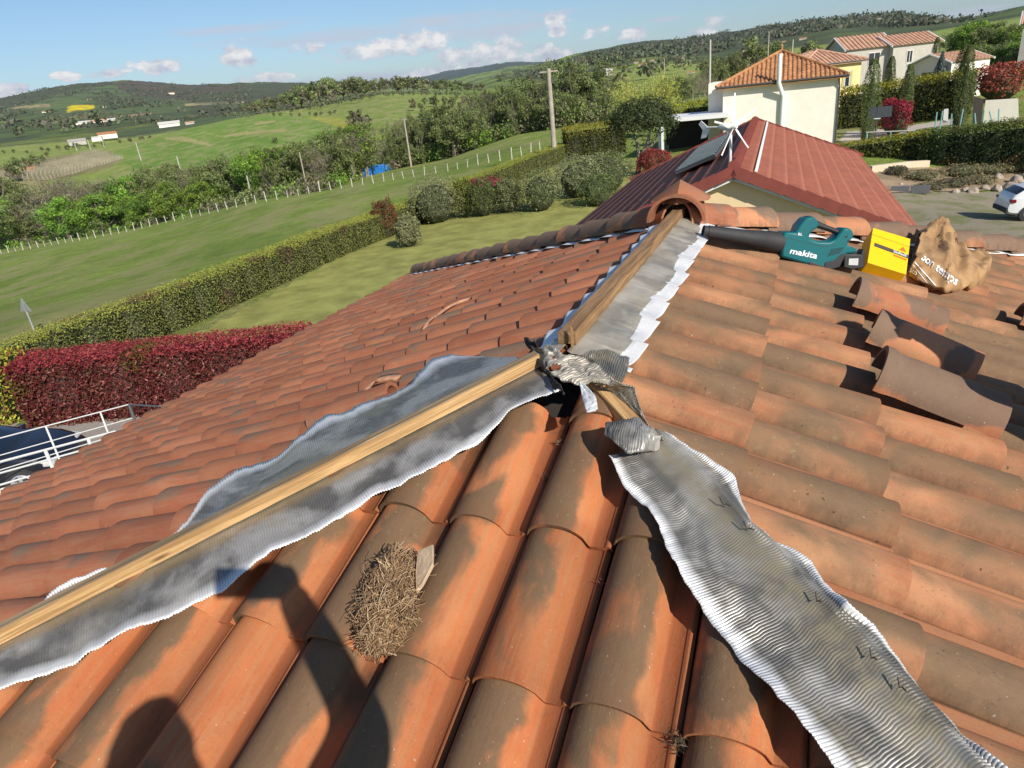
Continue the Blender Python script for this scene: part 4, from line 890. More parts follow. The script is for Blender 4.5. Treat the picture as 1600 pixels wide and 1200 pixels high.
def shrub(px, py, wpx, hpx, D, cols, label, seed=0, n=5200, size=.085, name='shrub', group='garden shrubs', cat='shrub', top=None, flat=1.0, wts=None, asp=.6):
    P = ground(px, py) if D is None else stand(px, D, py); dep = P.dot(FW); w = wpx / FPX * dep; h = hpx / FPX * dep * 1.05
    rg = np.random.default_rng(seed + 500); nc = 16; d = rg.normal(size=(n, 3)); d[:, 2] = np.abs(d[:, 2]) * 1.2 - .25; d /= np.linalg.norm(d, axis=1)[:, None]
    r = (.80 + .24 * rg.random((n, 1)) ** .5); bump = np.array([mnoise.noise(Vector(q) * 2.4 + Vector((seed, 0, 0))) * .9 + mnoise.noise(Vector(q) * 6 + Vector((seed, 3, 0))) * .5 for q in d])[:, None]
    Q = np.sign(d) * np.abs(d) ** .82 * r * (1 + .30 * bump) * [w / 2, w / 2, h * .60] + [0, 0, h * .42]; Q[:, 2] = np.maximum(Q[:, 2], .03)
    C = colmix(rg, n, cols, wts, .2) * (1 + .5 * bump * 1.0)
    if top is not None:
        k = (Q[:, 2] > h * .82)[:, None] & (rg.random((n, 1)) < .8); C = np.where(k, colmix(rg, n, top), C)
    V, F, CC = leaves(Q, size, np.clip(C, .004, 1), rg, asp, nrm=d)
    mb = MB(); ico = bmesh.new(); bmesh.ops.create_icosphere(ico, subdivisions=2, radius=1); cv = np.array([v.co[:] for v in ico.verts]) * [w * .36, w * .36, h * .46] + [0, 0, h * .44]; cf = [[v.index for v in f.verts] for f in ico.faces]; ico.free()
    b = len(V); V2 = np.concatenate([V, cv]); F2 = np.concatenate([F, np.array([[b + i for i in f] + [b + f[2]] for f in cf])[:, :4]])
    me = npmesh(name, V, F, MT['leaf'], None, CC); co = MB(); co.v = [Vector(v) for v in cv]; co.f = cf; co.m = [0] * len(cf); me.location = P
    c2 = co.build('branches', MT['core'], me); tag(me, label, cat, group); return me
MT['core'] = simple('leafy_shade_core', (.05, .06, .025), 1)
OL = [(.24, .255, .12), (.30, .31, .16), (.18, .20, .085)]; DG = [(.11, .15, .04), (.15, .19, .06), (.085, .115, .035)]
shrub(606, 372, 40, 52, None, [(.22, .06, .03), (.14, .09, .03), (.10, .10, .03)], 'reddish shrub at the left end of the garden shrub row', 1)
shrub(641, 386, 40, 42, None, OL, 'small grey green shrub standing alone in front of the row', 2)
shrub(684, 348, 82, 62, None, OL, 'large pale olive shrub behind the small lone one', 3, 4200)
shrub(728, 340, 36, 52, None, [(.14, .17, .03), (.18, .19, .03)], 'narrow yellow green shrub right of the large pale olive one', 4)
shrub(758, 338, 46, 48, None, DG, 'dark green shrub in front of the red topped one', 5)
shrub(764, 322, 74, 38, None, [(.16, .03, .03), (.10, .08, .03)], 'red topped shrub in the middle of the garden row', 6, top=[(.42, .03, .06), (.34, .05, .06)])
shrub(795, 333, 44, 46, None, OL + DG, 'mid green shrub right of the red topped one', 7)
shrub(846, 330, 66, 56, None, DG + OL, 'rounded dark shrub left of the broad flat-topped one', 8, 3600)
shrub(905, 308, 78, 56, None, OL, 'broad flat-topped olive shrub near the red roof', 9, 4200)
shrub(950, 300, 76, 56, None, OL + DG, 'second broad flat-topped shrub, nearer the red roof', 10, 4200)
shrub(935, 322, 60, 44, None, DG, 'low dark shrub tucked under the flat-topped ones', 11, 3000)
shrub(1022, 272, 52, 34, None, [(.26, .03, .04), (.18, .04, .03)], 'low crimson shrub under the umbrella pine', 12)
# umbrella pine and the pale weeping tree
def umbrella_pine():
    P = ground(998, 272); dep = P.dot(FW); e = tag(empty('pine_tree', P), 'umbrella pine with a leaning forked trunk on the lawn', 'tree'); s = 1 / FPX * dep
    rg = np.random.default_rng(9); k = 5200; d = rg.normal(size=(k, 3)); d[:, 2] = np.abs(d[:, 2]) - .35; d /= np.linalg.norm(d, axis=1)[:, None]; bump = np.array([mnoise.noise(Vector(q) * 3.2) for q in d])[:, None]
    Q = d * (.72 + .32 * rg.random((k, 1))) * (1 + .3 * bump) * [50 * s, 50 * s, 36 * s] + [.5 * 14 * s, 0, 74 * s]; C = colmix(rg, k, [(.055, .075, .026), (.075, .095, .03), (.04, .06, .02)], None, .2) * (1 + .5 * bump)
    V, F, CC = leaves(Q, .30, np.clip(C, .004, 1), rg, .25, nrm=d); npmesh('crown', V, F, MT['leaf'], e, CC)
    mb = MB(); mb.tube([(-2*s, 0, 0), (4*s, 0, 22*s), (16*s, 0, 48*s), (22*s, 0, 70*s)], [.2, .17, .13, .06], 8); mb.tube([(2*s, 0, 18*s), (0*s, .3, 45*s), (-8*s, .3, 68*s)], [.14, .11, .05], 8); mb.tube([(3*s, 0, 20*s), (24*s, -.4, 46*s), (34*s, 0, 64*s)], [.1, .08, .04], 8); mb.build('trunk', MT['bark_pale'], e, True)
umbrella_pine()
def weeping():
    P = stand(1008, 88, 150); e = tag(empty('willow_tree', P), 'pale yellow green willow with fine upright twigs behind the pine', 'tree'); h = htop(1008, 104, 88) - P.z; rg = np.random.default_rng(4); mb = MB(); Q = []; 
    for k in range(260):
        a = rg.uniform(0, 6.28); r = rg.uniform(.2, 1) ** .6 * h * .62; z = h * rg.uniform(.55, 1.02) * (1 - .25 * (r / (h * .62)) ** 2); p = [Vector((0, 0, h * .1)), Vector((math.cos(a) * r * .55, math.sin(a) * r * .55, z * .55)), Vector((math.cos(a) * r, math.sin(a) * r, z))]
        mb.tube(p, [.05, .03, .012], 3, False); t = rg.random((26, 1)) ** .6; Q.append(np.array(p[1]) * (1 - t) + np.array(p[2]) * t + rg.normal(size=(26, 3)) * .22)
    Q = np.concatenate(Q); V, F, CC = leaves(Q, .24, colmix(rg, len(Q), [(.42, .45, .08), (.48, .48, .10), (.32, .37, .07)]), rg, .3); npmesh('crown', V, F, MT['leaf'], e, CC); mb.build('branches', simple('yellow_twigs', (.28, .24, .09), .8), e)
weeping()
def cypress(px, ptop, pbase, wpx, label, D, seed, cols=DG, k=6000, cone=False, group='cypresses'):
    P = stand(px, D, pbase); dep = P.dot(FW); h = htop(px, ptop, D) - P.z; w = wpx / FPX * dep; rg = np.random.default_rng(seed); t = rg.random(k) ** (.8 if not cone else 1.3); a = rg.random(k) * 6.283
    pr = (np.sin(np.pi * np.clip(.10 + .88 * t, 0, 1)) ** .55) if not cone else (1.02 - t); r = w / 2 * pr * (.8 + .3 * rg.random(k)) * (1 + .16 * np.sin(a * 3 + t * 9)); Q = np.stack([np.cos(a) * r, np.sin(a) * r, t * h + .05], 1); N = np.stack([np.cos(a), np.sin(a), .5 + 0 * a], 1)
    V, F, CC = leaves(Q, max(.11, w * .08), colmix(rg, k, cols), rg, .4, nrm=N); o = npmesh('cypress_tree' if not cone else 'spruce_tree', V, F, MT['leaf'], None, CC); o.location = P
    mb = MB(); mb.tube([(0, 0, -.1), (0, 0, h * .3), (0, 0, h * .88)], [w * .34, w * .36, .04], 8); mb.build('trunk', MT['core'], o); return tag(o, label, 'tree', group)
cypress(1355, 94, 214, 26, 'fat cypress beside the dark panel on a post', 66, 1); cypress(1411, 102, 204, 17, 'slim cypress behind the round red shrub', 72, 2); cypress(1497, 74, 205, 24, 'tall cypress at the end of the high hedge', 66, 3)
cypress(1391, 89, 120, 16, 'short stubby cypress against the grey house wall', 98, 4); cypress(1457, 60, 122, 14, 'slender twin-topped cypress beside the blue spruce', 98, 5); cypress(1468, 82, 122, 36, 'broad blue grey spruce in front of the long pale house', 94, 6, [(.14, .18, .17), (.18, .22, .22), (.10, .13, .11)], cone=True, group=None)
cypress(1503, 70, 110, 20, 'feathery pale green cypress behind the tall one', 90, 7, [(.12, .14, .04), (.09, .11, .03)])
shrub(1395, 206, 46, 48, 70, [(.30, .02, .04), (.22, .02, .03), (.38, .05, .07)], 'round crimson shrub beside the dark panel', 21, 3000, .16, group=None)
shrub(1559, 158, 80, 50, 88, [(.26, .03, .03), (.20, .04, .03), (.34, .08, .06)], 'broad crimson shrub above the white garden wall', 22, 4200, .2, group=None)
shrub(1530, 106, 44, 18, 115, [(.16, .17, .06), (.12, .14, .05)], 'low pale green shrub left of the broad crimson one', 23, 1600, .2, group='shrubs on the bank')
shrub(1590, 104, 36, 20, 112, [(.40, .34, .02), (.16, .15, .03)], 'yellow flowering shrub at the right edge of the bank', 24, 1400, .2, group='shrubs on the bank')
hd = [stand(1312, 80, 190), stand(1420, 80, 185), stand(1508, 78, 180)]; hh_ = [htop(1312, 141, 80) - hd[0].z, htop(1420, 124, 80) - hd[1].z, htop(1508, 112, 78) - hd[2].z]
leafy_box('hedge', hd, 2.2, hh_[1], 'high conifer hedge behind the cypresses, below the pale houses', [(.085, .10, .018), (.13, .14, .022), (.06, .075, .018)], 110, .17, 31, YG, topf=.16, ragged=.22, hs=hh_)
he = [stand(1296, 56.5, 230), stand(1400, 55.5, 222), stand(1452, 55, 215)]; hh_ = [htop(1300, 229, 56.5) - he[0].z, htop(1400, 214, 55.5) - he[1].z, htop(1452, 206, 55) - he[2].z]
leafy_box('hedge', he, 1.8, hh_[1], 'sunlit clipped hedge with a golden top, left half of the neighbour boundary', [(.13, .15, .02), (.10, .12, .02), (.17, .18, .025)], 200, .12, 32, YG, topf=.12, ragged=.1, hs=hh_)
hf = [stand(1453, 54.8, 215), stand(1530, 53.5, 205), stand(1680, 52, 190)]; hh_ = [htop(1453, 206, 54.8) - hf[0].z, htop(1530, 196, 53.5) - hf[1].z, htop(1680, 178, 52) - hf[2].z]
leafy_box('hedge', hf, 2.2, hh_[1], 'darker untidy hedge continuing the boundary behind the white car', [(.06, .085, .02), (.085, .11, .024), (.045, .06, .018)], 200, .12, 33, [(.11, .13, .025)], topf=.1, ragged=.16, hs=hh_, patches=(.46, [(.2, .13, .05)]))
# ---------------------------------------------------------------- buildings
def stucco(name, c, var=.06): return simple(name, c, .9, var=var, scale=1.2, bump=.15, bdist=.01, spec=.2)
MT['white_wall'] = stucco('white_render', (.86, .80, .69)); MT['cream_wall'] = stucco('cream_render', (.50, .47, .41)); MT['yellow_wall'] = stucco('yellow_render', (.80, .62, .30)); MT['grey_wall'] = stucco('grey_render', (.42, .40, .37)); MT['gable_wall'] = stucco('sand_render', (.78, .60, .36))
MT['white'] = simple('white_paint', (.80, .80, .78), .45, var=.03); MT['dark_glass'] = simple('window_glass', (.03, .035, .04), .12, var=.2); MT['gutter'] = simple('zinc_gutter', (.10, .09, .09), .45, .3); MT['shutter'] = simple('olive_shutter', (.42, .40, .20), .6)
MT['barn'] = stucco('faded_white_sheet', (.60, .58, .54)); MT['roof_orange'] = simple('orange_roman_tile', (.44, .215, .10), .85, var=.4, scale=2.2, bump=.3, spec=.2); MT['roof_pink'] = simple('pale_roman_tile', (.55, .33, .22), .85, var=.22, scale=1.6, bump=.3, spec=.2)
MT['roof_red'] = simple('red_concrete_tile', (.31, .10, .062), .75, var=.16, scale=5, bump=.25, spec=.3); MT['roof_red2'] = simple('red_ridge_tile', (.22, .05, .035), .7, var=.15, scale=5)
def columns(mb, E0, E1, T0, T1, pitch=.32, r=.09, lay=.0, base=True):
    E0, E1, T0, T1 = map(Vector, (E0, E1, T0, T1)); X = (E1 - E0); L = X.length; X.normalize(); n = X.cross((T0 + T1) / 2 - E0).normalized(); n = n if n.z > 0 else -n; Y = n.cross(X); Y = Y if Y.dot((T0 + T1) / 2 - E0) > 0 else -Y
    if base: mb._add([E0, E1, T1, T0] if (T1 - T0).length > .01 else [E0, E1, T1], [(0, 1, 2, 3) if (T1 - T0).length > .01 else (0, 1, 2)])
    t0, t1 = T0 - E0, T1 - E0; x0, y0, x1, y1 = t0.dot(X), t0.dot(Y), t1.dot(X), t1.dot(Y); k = max(1, int(L / pitch))
    def vm(x): return max(0, min(y0, y0 * x / x0 if x0 > .01 else 1e9, y1 * (L - x) / (L - x1) if L - x1 > .01 else 1e9))
    for i in range(k):
        a = L * (i + .1) / k; w = L / k * .62; prof_ = [(a + w * (.5 - .5 * math.cos(math.pi * q / 5)), r * math.sin(math.pi * q / 5)) for q in range(6)]
        rows = max(1, int(vm(a + w/2) / .42)); V = []; F = []
        for j in range(rows + 1):
            for side in ((0,) if j == 0 else ((1,) if j == rows else (1, 0))):
                for x, h in prof_: V.append(E0 + X * x + Y * (vm(x) * j / rows) + n * (h * (1 if side == 0 else .8) + .02 - (.0 if side == 0 else .012)))
        m = len(V) // 6
        for j in range(m - 1):
            for q in range(5): F.append((j*6+q, j*6+q+1, (j+1)*6+q+1, (j+1)*6+q))
        F.append((0, 1, 2, 3, 4, 5)); mb._add(V, F)
class Bld:
    def __init__(s, name, label, P0, P1, depth, zb, ze, wall, cat='house', group=None):
        s.P0 = Vector((P0.x, P0.y, 0)); d = Vector((P1.x - P0.x, P1.y - P0.y, 0)); s.w = d.length; s.X = d.normalized(); s.Y = Vector((-s.X.y, s.X.x, 0)); s.Y = s.Y if s.Y.dot(s.P0) > 0 else -s.Y; s.d = depth; s.zb, s.ze = zb, ze
        s.root = tag(empty(name, s.P0 + s.X * s.w / 2 + s.Y * depth / 2 + Z * zb), label, cat, group); s.inv = Matrix.Translation(-s.root.location); s.wall = wall
        mb = MB(); mb.prism([s.p(0, 0, zb - 1.5), s.p(s.w, 0, zb - 1.5), s.p(s.w, depth, zb - 1.5), s.p(0, depth, zb - 1.5)], Z * (ze - zb + 1.5)); s.wo = s.add(mb, 'wall', wall)
    def p(s, x, y, z): return s.P0 + s.X * x + s.Y * y + Z * z
    def add(s, mb, name, mat, parent=None, **k):
        o = mb.build(name, mat, None, **k); o.parent = parent or s.root; o.matrix_parent_inverse = s.inv if parent is None else Matrix.Identity(4); return o
    def hip(s, mat, pitch, oh=.5, ridge=None, r=.09, pt=.32, finial=False, ridge_mat=None):
        a, b, c, d_ = s.p(-oh, -oh, s.ze), s.p(s.w + oh, -oh, s.ze), s.p(s.w + oh, s.d + oh, s.ze), s.p(-oh, s.d + oh, s.ze); hw = min(s.w, s.d) / 2 + oh; rise = hw * math.tan(pitch)
        if s.w >= s.d: t0, t1 = s.p(-oh + hw, s.d/2, s.ze + rise), s.p(s.w + oh - hw, s.d/2, s.ze + rise); fs = [(a, b, t0, t1), (b, c, t1, t1), (c, d_, t1, t0), (d_, a, t0, t0)]
        else: t0, t1 = s.p(s.w/2, -oh + hw, s.ze + rise), s.p(s.w/2, s.d + oh - hw, s.ze + rise); fs = [(a, b, t0, t0), (b, c, t0, t1), (c, d_, t1, t1), (d_, a, t1, t0)]
        mb = MB(); [columns(mb, *f, pitch=pt, r=r) for f in fs]; mb.prism([p - Z * .12 for p in (a, b, c, d_)], -Z * .06); s.roof = s.add(mb, 'roof', mat)
        mb = MB(); 
        for q in ((a, t0), (b, t1 if s.w >= s.d else t0), (c, t1), (d_, t0 if s.w >= s.d else t1), (t0, t1)):
            if (q[0] - q[1]).length > .1: mb.tube([q[0] + Z * .08, q[1] + Z * .1], .12, 8)
        if finial: mb.tube([t0, t0 + Z * .5], [.13, .05], 8); mb.tube([t0 + Z * .4, t0 + Z * .62], [.12, .02], 8)
        s.add(mb, 'ridge_tiles', ridge_mat or mat, smooth=True); mb = MB(); mb.tube([a - Z * .02, b - Z * .02], .09, 6); mb.tube([b - Z * .02, c - Z * .02], .09, 6); s.add(mb, 'gutter', MT['gutter'])
    def gable(s, mat, pitch, oh=.4, axis='x', r=.08, pt=.32, verge=None):
        o = oh
        if axis == 'x':
            rise = (s.d / 2 + o) * math.tan(pitch); a, b, c, d_ = s.p(-o, -o, s.ze), s.p(s.w + o, -o, s.ze), s.p(s.w + o, s.d + o, s.ze), s.p(-o, s.d + o, s.ze); t0, t1 = s.p(-o, s.d/2, s.ze + rise), s.p(s.w + o, s.d/2, s.ze + rise)
            mb = MB(); columns(mb, a, b, t0, t1, pt, r); columns(mb, d_, c, t0, t1, pt, r); g = MB(); 
            for x in (0, s.w): g.prism([s.p(x, 0, s.ze), s.p(x, s.d, s.ze), s.p(x, s.d/2, s.ze + s.d/2 * math.tan(pitch))], s.X * (.2 if x == 0 else -.2))
            v = MB(); 
            for e0, t, e1 in ((a, t0, d_), (b, t1, c)): v = MB(); v.tube([e0 - Z * .05, t - Z * .02, e1 - Z * .05], .1, 6); s.add(v, 'verge', verge or MT['white'])
        else:
            rise = (s.w / 2 + o) * math.tan(pitch); a, b, c, d_ = s.p(-o, -o, s.ze), s.p(-o, s.d + o, s.ze), s.p(s.w + o, s.d + o, s.ze), s.p(s.w + o, -o, s.ze); t0, t1 = s.p(s.w/2, -o, s.ze + rise), s.p(s.w/2, s.d + o, s.ze + rise)
            mb = MB(); columns(mb, a, b, t0, t1, pt, r); columns(mb, d_, c, t0, t1, pt, r); g = MB()
            for y in (0, s.d): g.prism([s.p(0, y, s.ze), s.p(s.w, y, s.ze), s.p(s.w/2, y, s.ze + s.w/2 * math.tan(pitch))], s.Y * (.2 if y == 0 else -.2))
            v = MB()
            for e0, t, e1 in ((a, t0, d_), (b, t1, c)): v = MB(); v.tube([e0 - Z * .05, t - Z * .02, e1 - Z * .05], .1, 6); s.add(v, 'verge', verge or MT['white'])
        s.roof = s.add(mb, 'roof', mat); s.add(g, 'gable', s.wall)
    def window(s, x, z, w, h, face='front', frame=True, mat=None, shutter=None):
        if face == 'front': f = lambda a, b, c: s.p(a, -b, c); 
        elif face == 'right': f = lambda a, b, c: s.p(s.w + b, a, c)
        else: f = lambda a, b, c: s.p(-b, a, c)
        mb = MB(); mb.prism([f(x, .0, z), f(x + w, .0, z), f(x + w, .0, z + h), f(x, .0, z + h)], f(0, .06, 0) - f(0, 0, 0)); o = s.add(mb, 'window', MT['white'])
        for k in range(2 if w > .7 else 1):
            n_ = 2 if w > .7 else 1; a0 = x + .07 + k * (w - .07) / n_; a1 = x + (k + 1) * (w - .07) / n_; g = MB(); g.prism([f(a0, .05, z + .07), f(a1, .05, z + .07), f(a1, .05, z + h - .07), f(a0, .05, z + h - .07)], f(0, .025, 0) - f(0, 0, 0)); pn = g.build('pane', MT['dark_glass'], None); pn.parent = o; pn.matrix_parent_inverse = Matrix.Identity(4)
            if False: pass
        if shutter:
            for a in (x - w * .5, x + w):
                m = MB(); m.prism([f(a, .02, z), f(a + w * .46, .02, z), f(a + w * .46, .02, z + h), f(a, .02, z + h)], f(0, .05, 0) - f(0, 0, 0)); s.add(m, 'shutter', shutter)
        return o
def simple_house(px, pyb, wpx, hpx, D, label, wall='white_wall', roof='roof_orange', name='farm_building', group='far farm buildings', ang=0.0, cat='farm building', deep=.7, pitch=.33):
    P = stand(px, D, pyb); zb = P.z if name == 'hill_house' else max(P.z, azel(px, pyb)[1] * D); P.z = zb; dep = P.dot(FW); w = wpx / FPX * dep; h = hpx / FPX * dep * .55; dr = Vector((P.y, -P.x, 0)).normalized(); dr = Matrix.Rotation(ang, 3, 'Z') @ dr
    Bx = Bld(name, label, P - dr * w / 2, P + dr * w / 2, w * deep, zb, zb + h * .66, MT[wall], cat, group); Bx.gable(MT[roof], pitch, oh=w * .03, pt=max(.8, w / 14), r=.12, verge=MT[roof]); return Bx

# white rendered house with hipped roof
zb = gz(stand(1215, 63, 210).x, stand(1215, 63, 210).y)
Pa, Pb = stand(1129, 63, 190), stand(1309, 63, 170); ze = (htop(1129, 138, 63) + htop(1311, 116, 63)) / 2
W1 = Bld('rendered_house', 'tall cream rendered house with a small tiled hip and a fat white downpipe', Pa, Pb, 9.2, zb - .3, ze, MT['white_wall']); W1.hip(MT['roof_orange'], .42, oh=.55, finial=True, r=.09, pt=.33)
mb = MB(); xd = W1.w * .5; mb.tube([W1.p(xd - .1, -.75, ze + 2.0), W1.p(xd - .1, -.75, ze - .1), W1.p(xd + .25, -.16, ze - 1.1), W1.p(xd + .25, -.16, ze - 5.2)], .17, 10); W1.add(mb, 'downpipe', MT['white'], smooth=True)
mb = MB(); mb.tube([W1.p(W1.w - .1, -.3, ze - .2), W1.p(W1.w + .0, -.1, ze - .8), W1.p(W1.w + .0, -.1, ze - 6.5)], .06, 8); W1.add(mb, 'rain_pipe', MT['gutter'], smooth=True)
mb = MB(); mb.prism([W1.p(-1.3, 1.6, zb - 1), W1.p(-.01, 1.6, zb - 1), W1.p(-.01, 7, zb - 1), W1.p(-1.3, 7, zb - 1)], Z * (ze - zb + 1.35)); W1.add(mb, 'side_wing', MT['white_wall'])
# carport against its left side
c0 = W1.p(-6.2, -1.5, htop(1064, 189, 60)); cp = tag(empty('carport', W1.p(-3.2, 1, zb)), 'flat white carport roof over a dark opening beside the cream house', 'carport')
def cpart(mb, n, m): o = mb.build(n, MT[m]); o.parent = cp; o.matrix_parent_inverse = Matrix.Translation(-cp.location); return o
zc = htop(1105, 186, 61); mb = MB(); mb.prism([W1.p(-4.9, -2.2, zc), W1.p(.6, -2.2, zc), W1.p(.6, 4, zc), W1.p(-4.9, 4, zc)], Z * .28); cpart(mb, 'roof', 'white')
mb = MB(); mb.prism([W1.p(-4.9, 3.6, zb - 1), W1.p(0, 3.6, zb - 1), W1.p(0, 3.8, zb - 1), W1.p(-4.9, 3.8, zb - 1)], Z * (zc - zb + 1)); cpart(mb, 'rear_panel', 'dark'); mb = MB(); mb.prism([W1.p(.0, -2.0, zb - 1), W1.p(.1, -2.0, zb - 1), W1.p(.1, -.05, zb - 1), W1.p(.0, -.05, zb - 1)], Z * (zc - zb + 1)); cpart(mb, 'side_shade_panel', 'dark')  # near-black panels stand in for the deep shade under the carport roof
for x, y in ((-4.75, -2.0), (-5.6, 2.0)): mb = MB(); mb.prism([W1.p(x, y, zb - 1), W1.p(x + .2, y, zb - 1), W1.p(x + .2, y + .2, zb - 1), W1.p(x, y + .2, zb - 1)], Z * (zc - zb + 1)); cpart(mb, 'post', 'white')
# yellow house
D2 = 92; Pa, Pb = stand(1254, D2, 110), stand(1345, D2 + 3.5, 110); z2 = gz(Pa.x, Pa.y); e2 = htop(1335, 95, D2 + 3)
Y1 = Bld('yellow_house', 'yellow house with olive shutters, half hidden behind the cream one', Pa, Pb, 8.0, z2 - 1, e2, MT['yellow_wall']); Y1.hip(MT['roof_pink'], .36, oh=.5, r=.13, pt=.5)
Y1.window(Y1.w - 1.9, e2 - 2.7, .6, 1.7, shutter=MT['shutter'])
# long pale house in two stepped volumes
D3 = 112; Pa, Pb = stand(1322, D3 - 2, 100), stand(1393, D3, 95); e3 = htop(1393, 71, D3); z3 = gz(Pb.x, Pb.y)
L1 = Bld('pale_house', 'long pale house, its lower left half with a broad tiled slope', Pa, Pb, 9.0, z3 - 2, e3, MT['cream_wall']); L1.gable(MT['roof_pink'], .34, oh=.35, r=.12, pt=.5)
L1.window(L1.w - 3.0, e3 - 2.2, 1.5, 1.6); L1.window(L1.w - 8.0, e3 - 2.0, 1.3, 1.3)
Pa, Pb = stand(1394, D3 - 1, 95), stand(1466, D3 + 2, 85); e4 = htop(1440, 67, D3)
L2 = Bld('pale_house', 'right half of the long pale house, ending in a sunlit white gable', Pa, Pb, 7.0, z3 - 2, e4, MT['cream_wall']); L2.gable(MT['roof_pink'], .34, oh=.35, r=.12, pt=.5); L2.window(L2.w - 4.2, e4 - 2.2, .8, 1.5); L2.window(2.0, e4 - 3.2, 1.6, .9)
Pa, Pb = stand(1425, 98, 100), stand(1488, 94, 95); e5 = htop(1450, 100, 96); z5 = gz(Pb.x, Pb.y)
L3 = Bld('garage', 'low white garage under a tiled slope in front of the long pale house', Pa, Pb, 5.0, z5 - 1, e5, MT['white_wall'], 'garage'); L3.gable(MT['roof_pink'], .30, oh=.3, axis='y', r=.1, pt=.45); L3.window(1.6, e5 - 2.4, 2.6, 1.6, mat=None)
Pa, Pb = stand(1594, 118, 70), stand(1650, 118, 60); z6 = gz(Pa.x, Pa.y); L4 = Bld('grey_house', 'grey house cut off by the right edge above the bank', Pa, Pb, 8, z6 - 1, htop(1594, 38, 118), MT['grey_wall']); L4.gable(MT['roof_pink'], .34, oh=.4)
# distant farm buildings
simple_house(265, 197, 30, 9, 700, 'long white barn on the valley floor, left of a blue roofed shed', roof='barn'); simple_house(298, 198, 13, 7, 690, 'small blue shed right of the long white barn', wall='blue_paint' if False else 'grey_wall', roof='roof_blue' if False else 'roof_pink')
simple_house(131, 197, 20, 6, 1050, 'first low white farm building in the group of three below the yellow field', ang=.1, roof='barn'); simple_house(156, 195, 22, 5, 1060, 'middle low farm building in the group of three below the yellow field', roof='roof_pink'); simple_house(178, 192, 19, 4, 1080, 'pale green farm shed, last in the group of three below the yellow field', wall='cream_wall', roof='barn')
simple_house(151, 217, 14, 5, 560, 'white cottage below the farm with a tiled roof', ang=-.2, roof='barn'); simple_house(169, 213, 26, 9, 590, 'farmhouse with an orange tiled roof above the vineyard', ang=.15, wall='white_wall'); simple_house(121, 223, 24, 7, 540, 'grey metal barn above the top of the vineyard', wall='grey_wall', roof='grey_wall')
simple_house(72, 176, 11, 4, 1700, 'pale farm among trees left of the yellow field'); simple_house(270, 156, 10, 4, 2300, 'tiny pale farm on the far hillside below the brown wood'); simple_house(142, 163, 6, 3, 2100, 'tiny white farm just above the yellow field'); simple_house(166, 174, 6, 2.5, 1700, 'tiny pale house right of the yellow field')
simple_house(46, 284, 26, 5, 330, 'low pink shed beside the vineyard trees', wall='roof_pink', cat='shed')
simple_house(952, 112, 14, 9, 330, 'white gabled cottage standing above the long wood', roof='barn', ang=.6, cat='cottage', name='cottage', group=None)
for i, (x, y, w, h, l) in enumerate([(994, 86, 8, 4, 'tiny white house on the slope above the willow'), (1004, 94, 12, 5, 'long white house lower on the slope above the willow'), (1018, 86, 8, 4, 'tiny pale house right of the long white one on the slope'), (1255, 55, 11, 5, 'white house on the far slope above the cream house'), (1225, 55, 7, 3, 'small house left of the white one on the far slope'), (1372, 47, 6, 4, 'tiny yellow lit house on the hill above the long pale house'), (943, 98, 6, 3, 'tiny house at the foot of the long hillside'), (1080, 92, 12, 4, 'low pale house among fields behind the pale pole'), (910, 93, 6, 3, 'tiny house at the left of the long hillside')]):
    simple_house(x, y, w, h, [700, 620, 720, 900, 950, 1500, 800, 420, 1000][i], l, wall='cream_wall', name='hill_house', group='houses on the far hillside', cat='house')

# ---------------------------------------------------------------- red roofed annex, solar panel, wind turbine
AN = at(1147, 263, 1) ; AN = Vector((4.4877, 12.8633, -1.7157)); ar = Vector((math.sin(.38898), math.cos(.38898), 0)); as_ = Vector((math.cos(.38898), -math.sin(.38898), 0)); AL = 12.11
annex = tag(empty('annex_building', AN + ar * AL / 2 - Z * 5.6), 'low building with a brick red tiled roof and a sandy gable just behind the house', 'building'); AINV = Matrix.Translation(-annex.location)
def apart(o, parent=None): o.parent = parent or annex; o.matrix_parent_inverse = AINV if parent is None else Matrix.Identity(4); return o
def courses(sgn, w, h):
    dn = as_ * sgn * w - Z * h; L = dn.length; dn.normalize(); n = dn.cross(ar); n = n if n.z > 0 else -n; V = []; F = []; k = int(L / .33) + 1; cols = int((AL + .3) / .30)
    us = []
    for c in range(cols):
        for q in range(6): us.append(-.15 + (c + q / 6) * .30)
    us.append(-.15 + cols * .30)
    prof2 = [.0, .004, .008, .008, .004, .0] if sgn > 0 else [0] * 6
    for j in range(k):
        for e, hh in ((0, 0.0), (.84, .036), (1, .026)):
            for i, u in enumerate(us): V.append(AN + ar * u + dn * (min(L, (j + e) * .33) + (0.0 if e == 0 else .02)) + n * (prof2[i % 6] * .8 + hh + .002 * mnoise.noise(Vector((u * 2, j * 3, 0)))))
    m = len(us)
    for j in range(3 * k - 1):
        for i in range(m - 1): F.append((j*m+i, j*m+i+1, (j+1)*m+i+1, (j+1)*m+i))
    return V, F
rv = []; rf = []; ruv = []
for sgn, w, h in ((1, 3.149, 1.299), (-1, 3.984, 1.611)):
    V, F = courses(sgn, w, h); b = len(rv); rv += V; nu_ = len(V) // (3 * (int(math.hypot(w, h) / .33) + 1)); ruv += [((i % nu_) * .05, (0, .84, 1)[(i // nu_) % 3]) for i in range(len(V))]; rf += [tuple(b + i for i in f) for f in F]
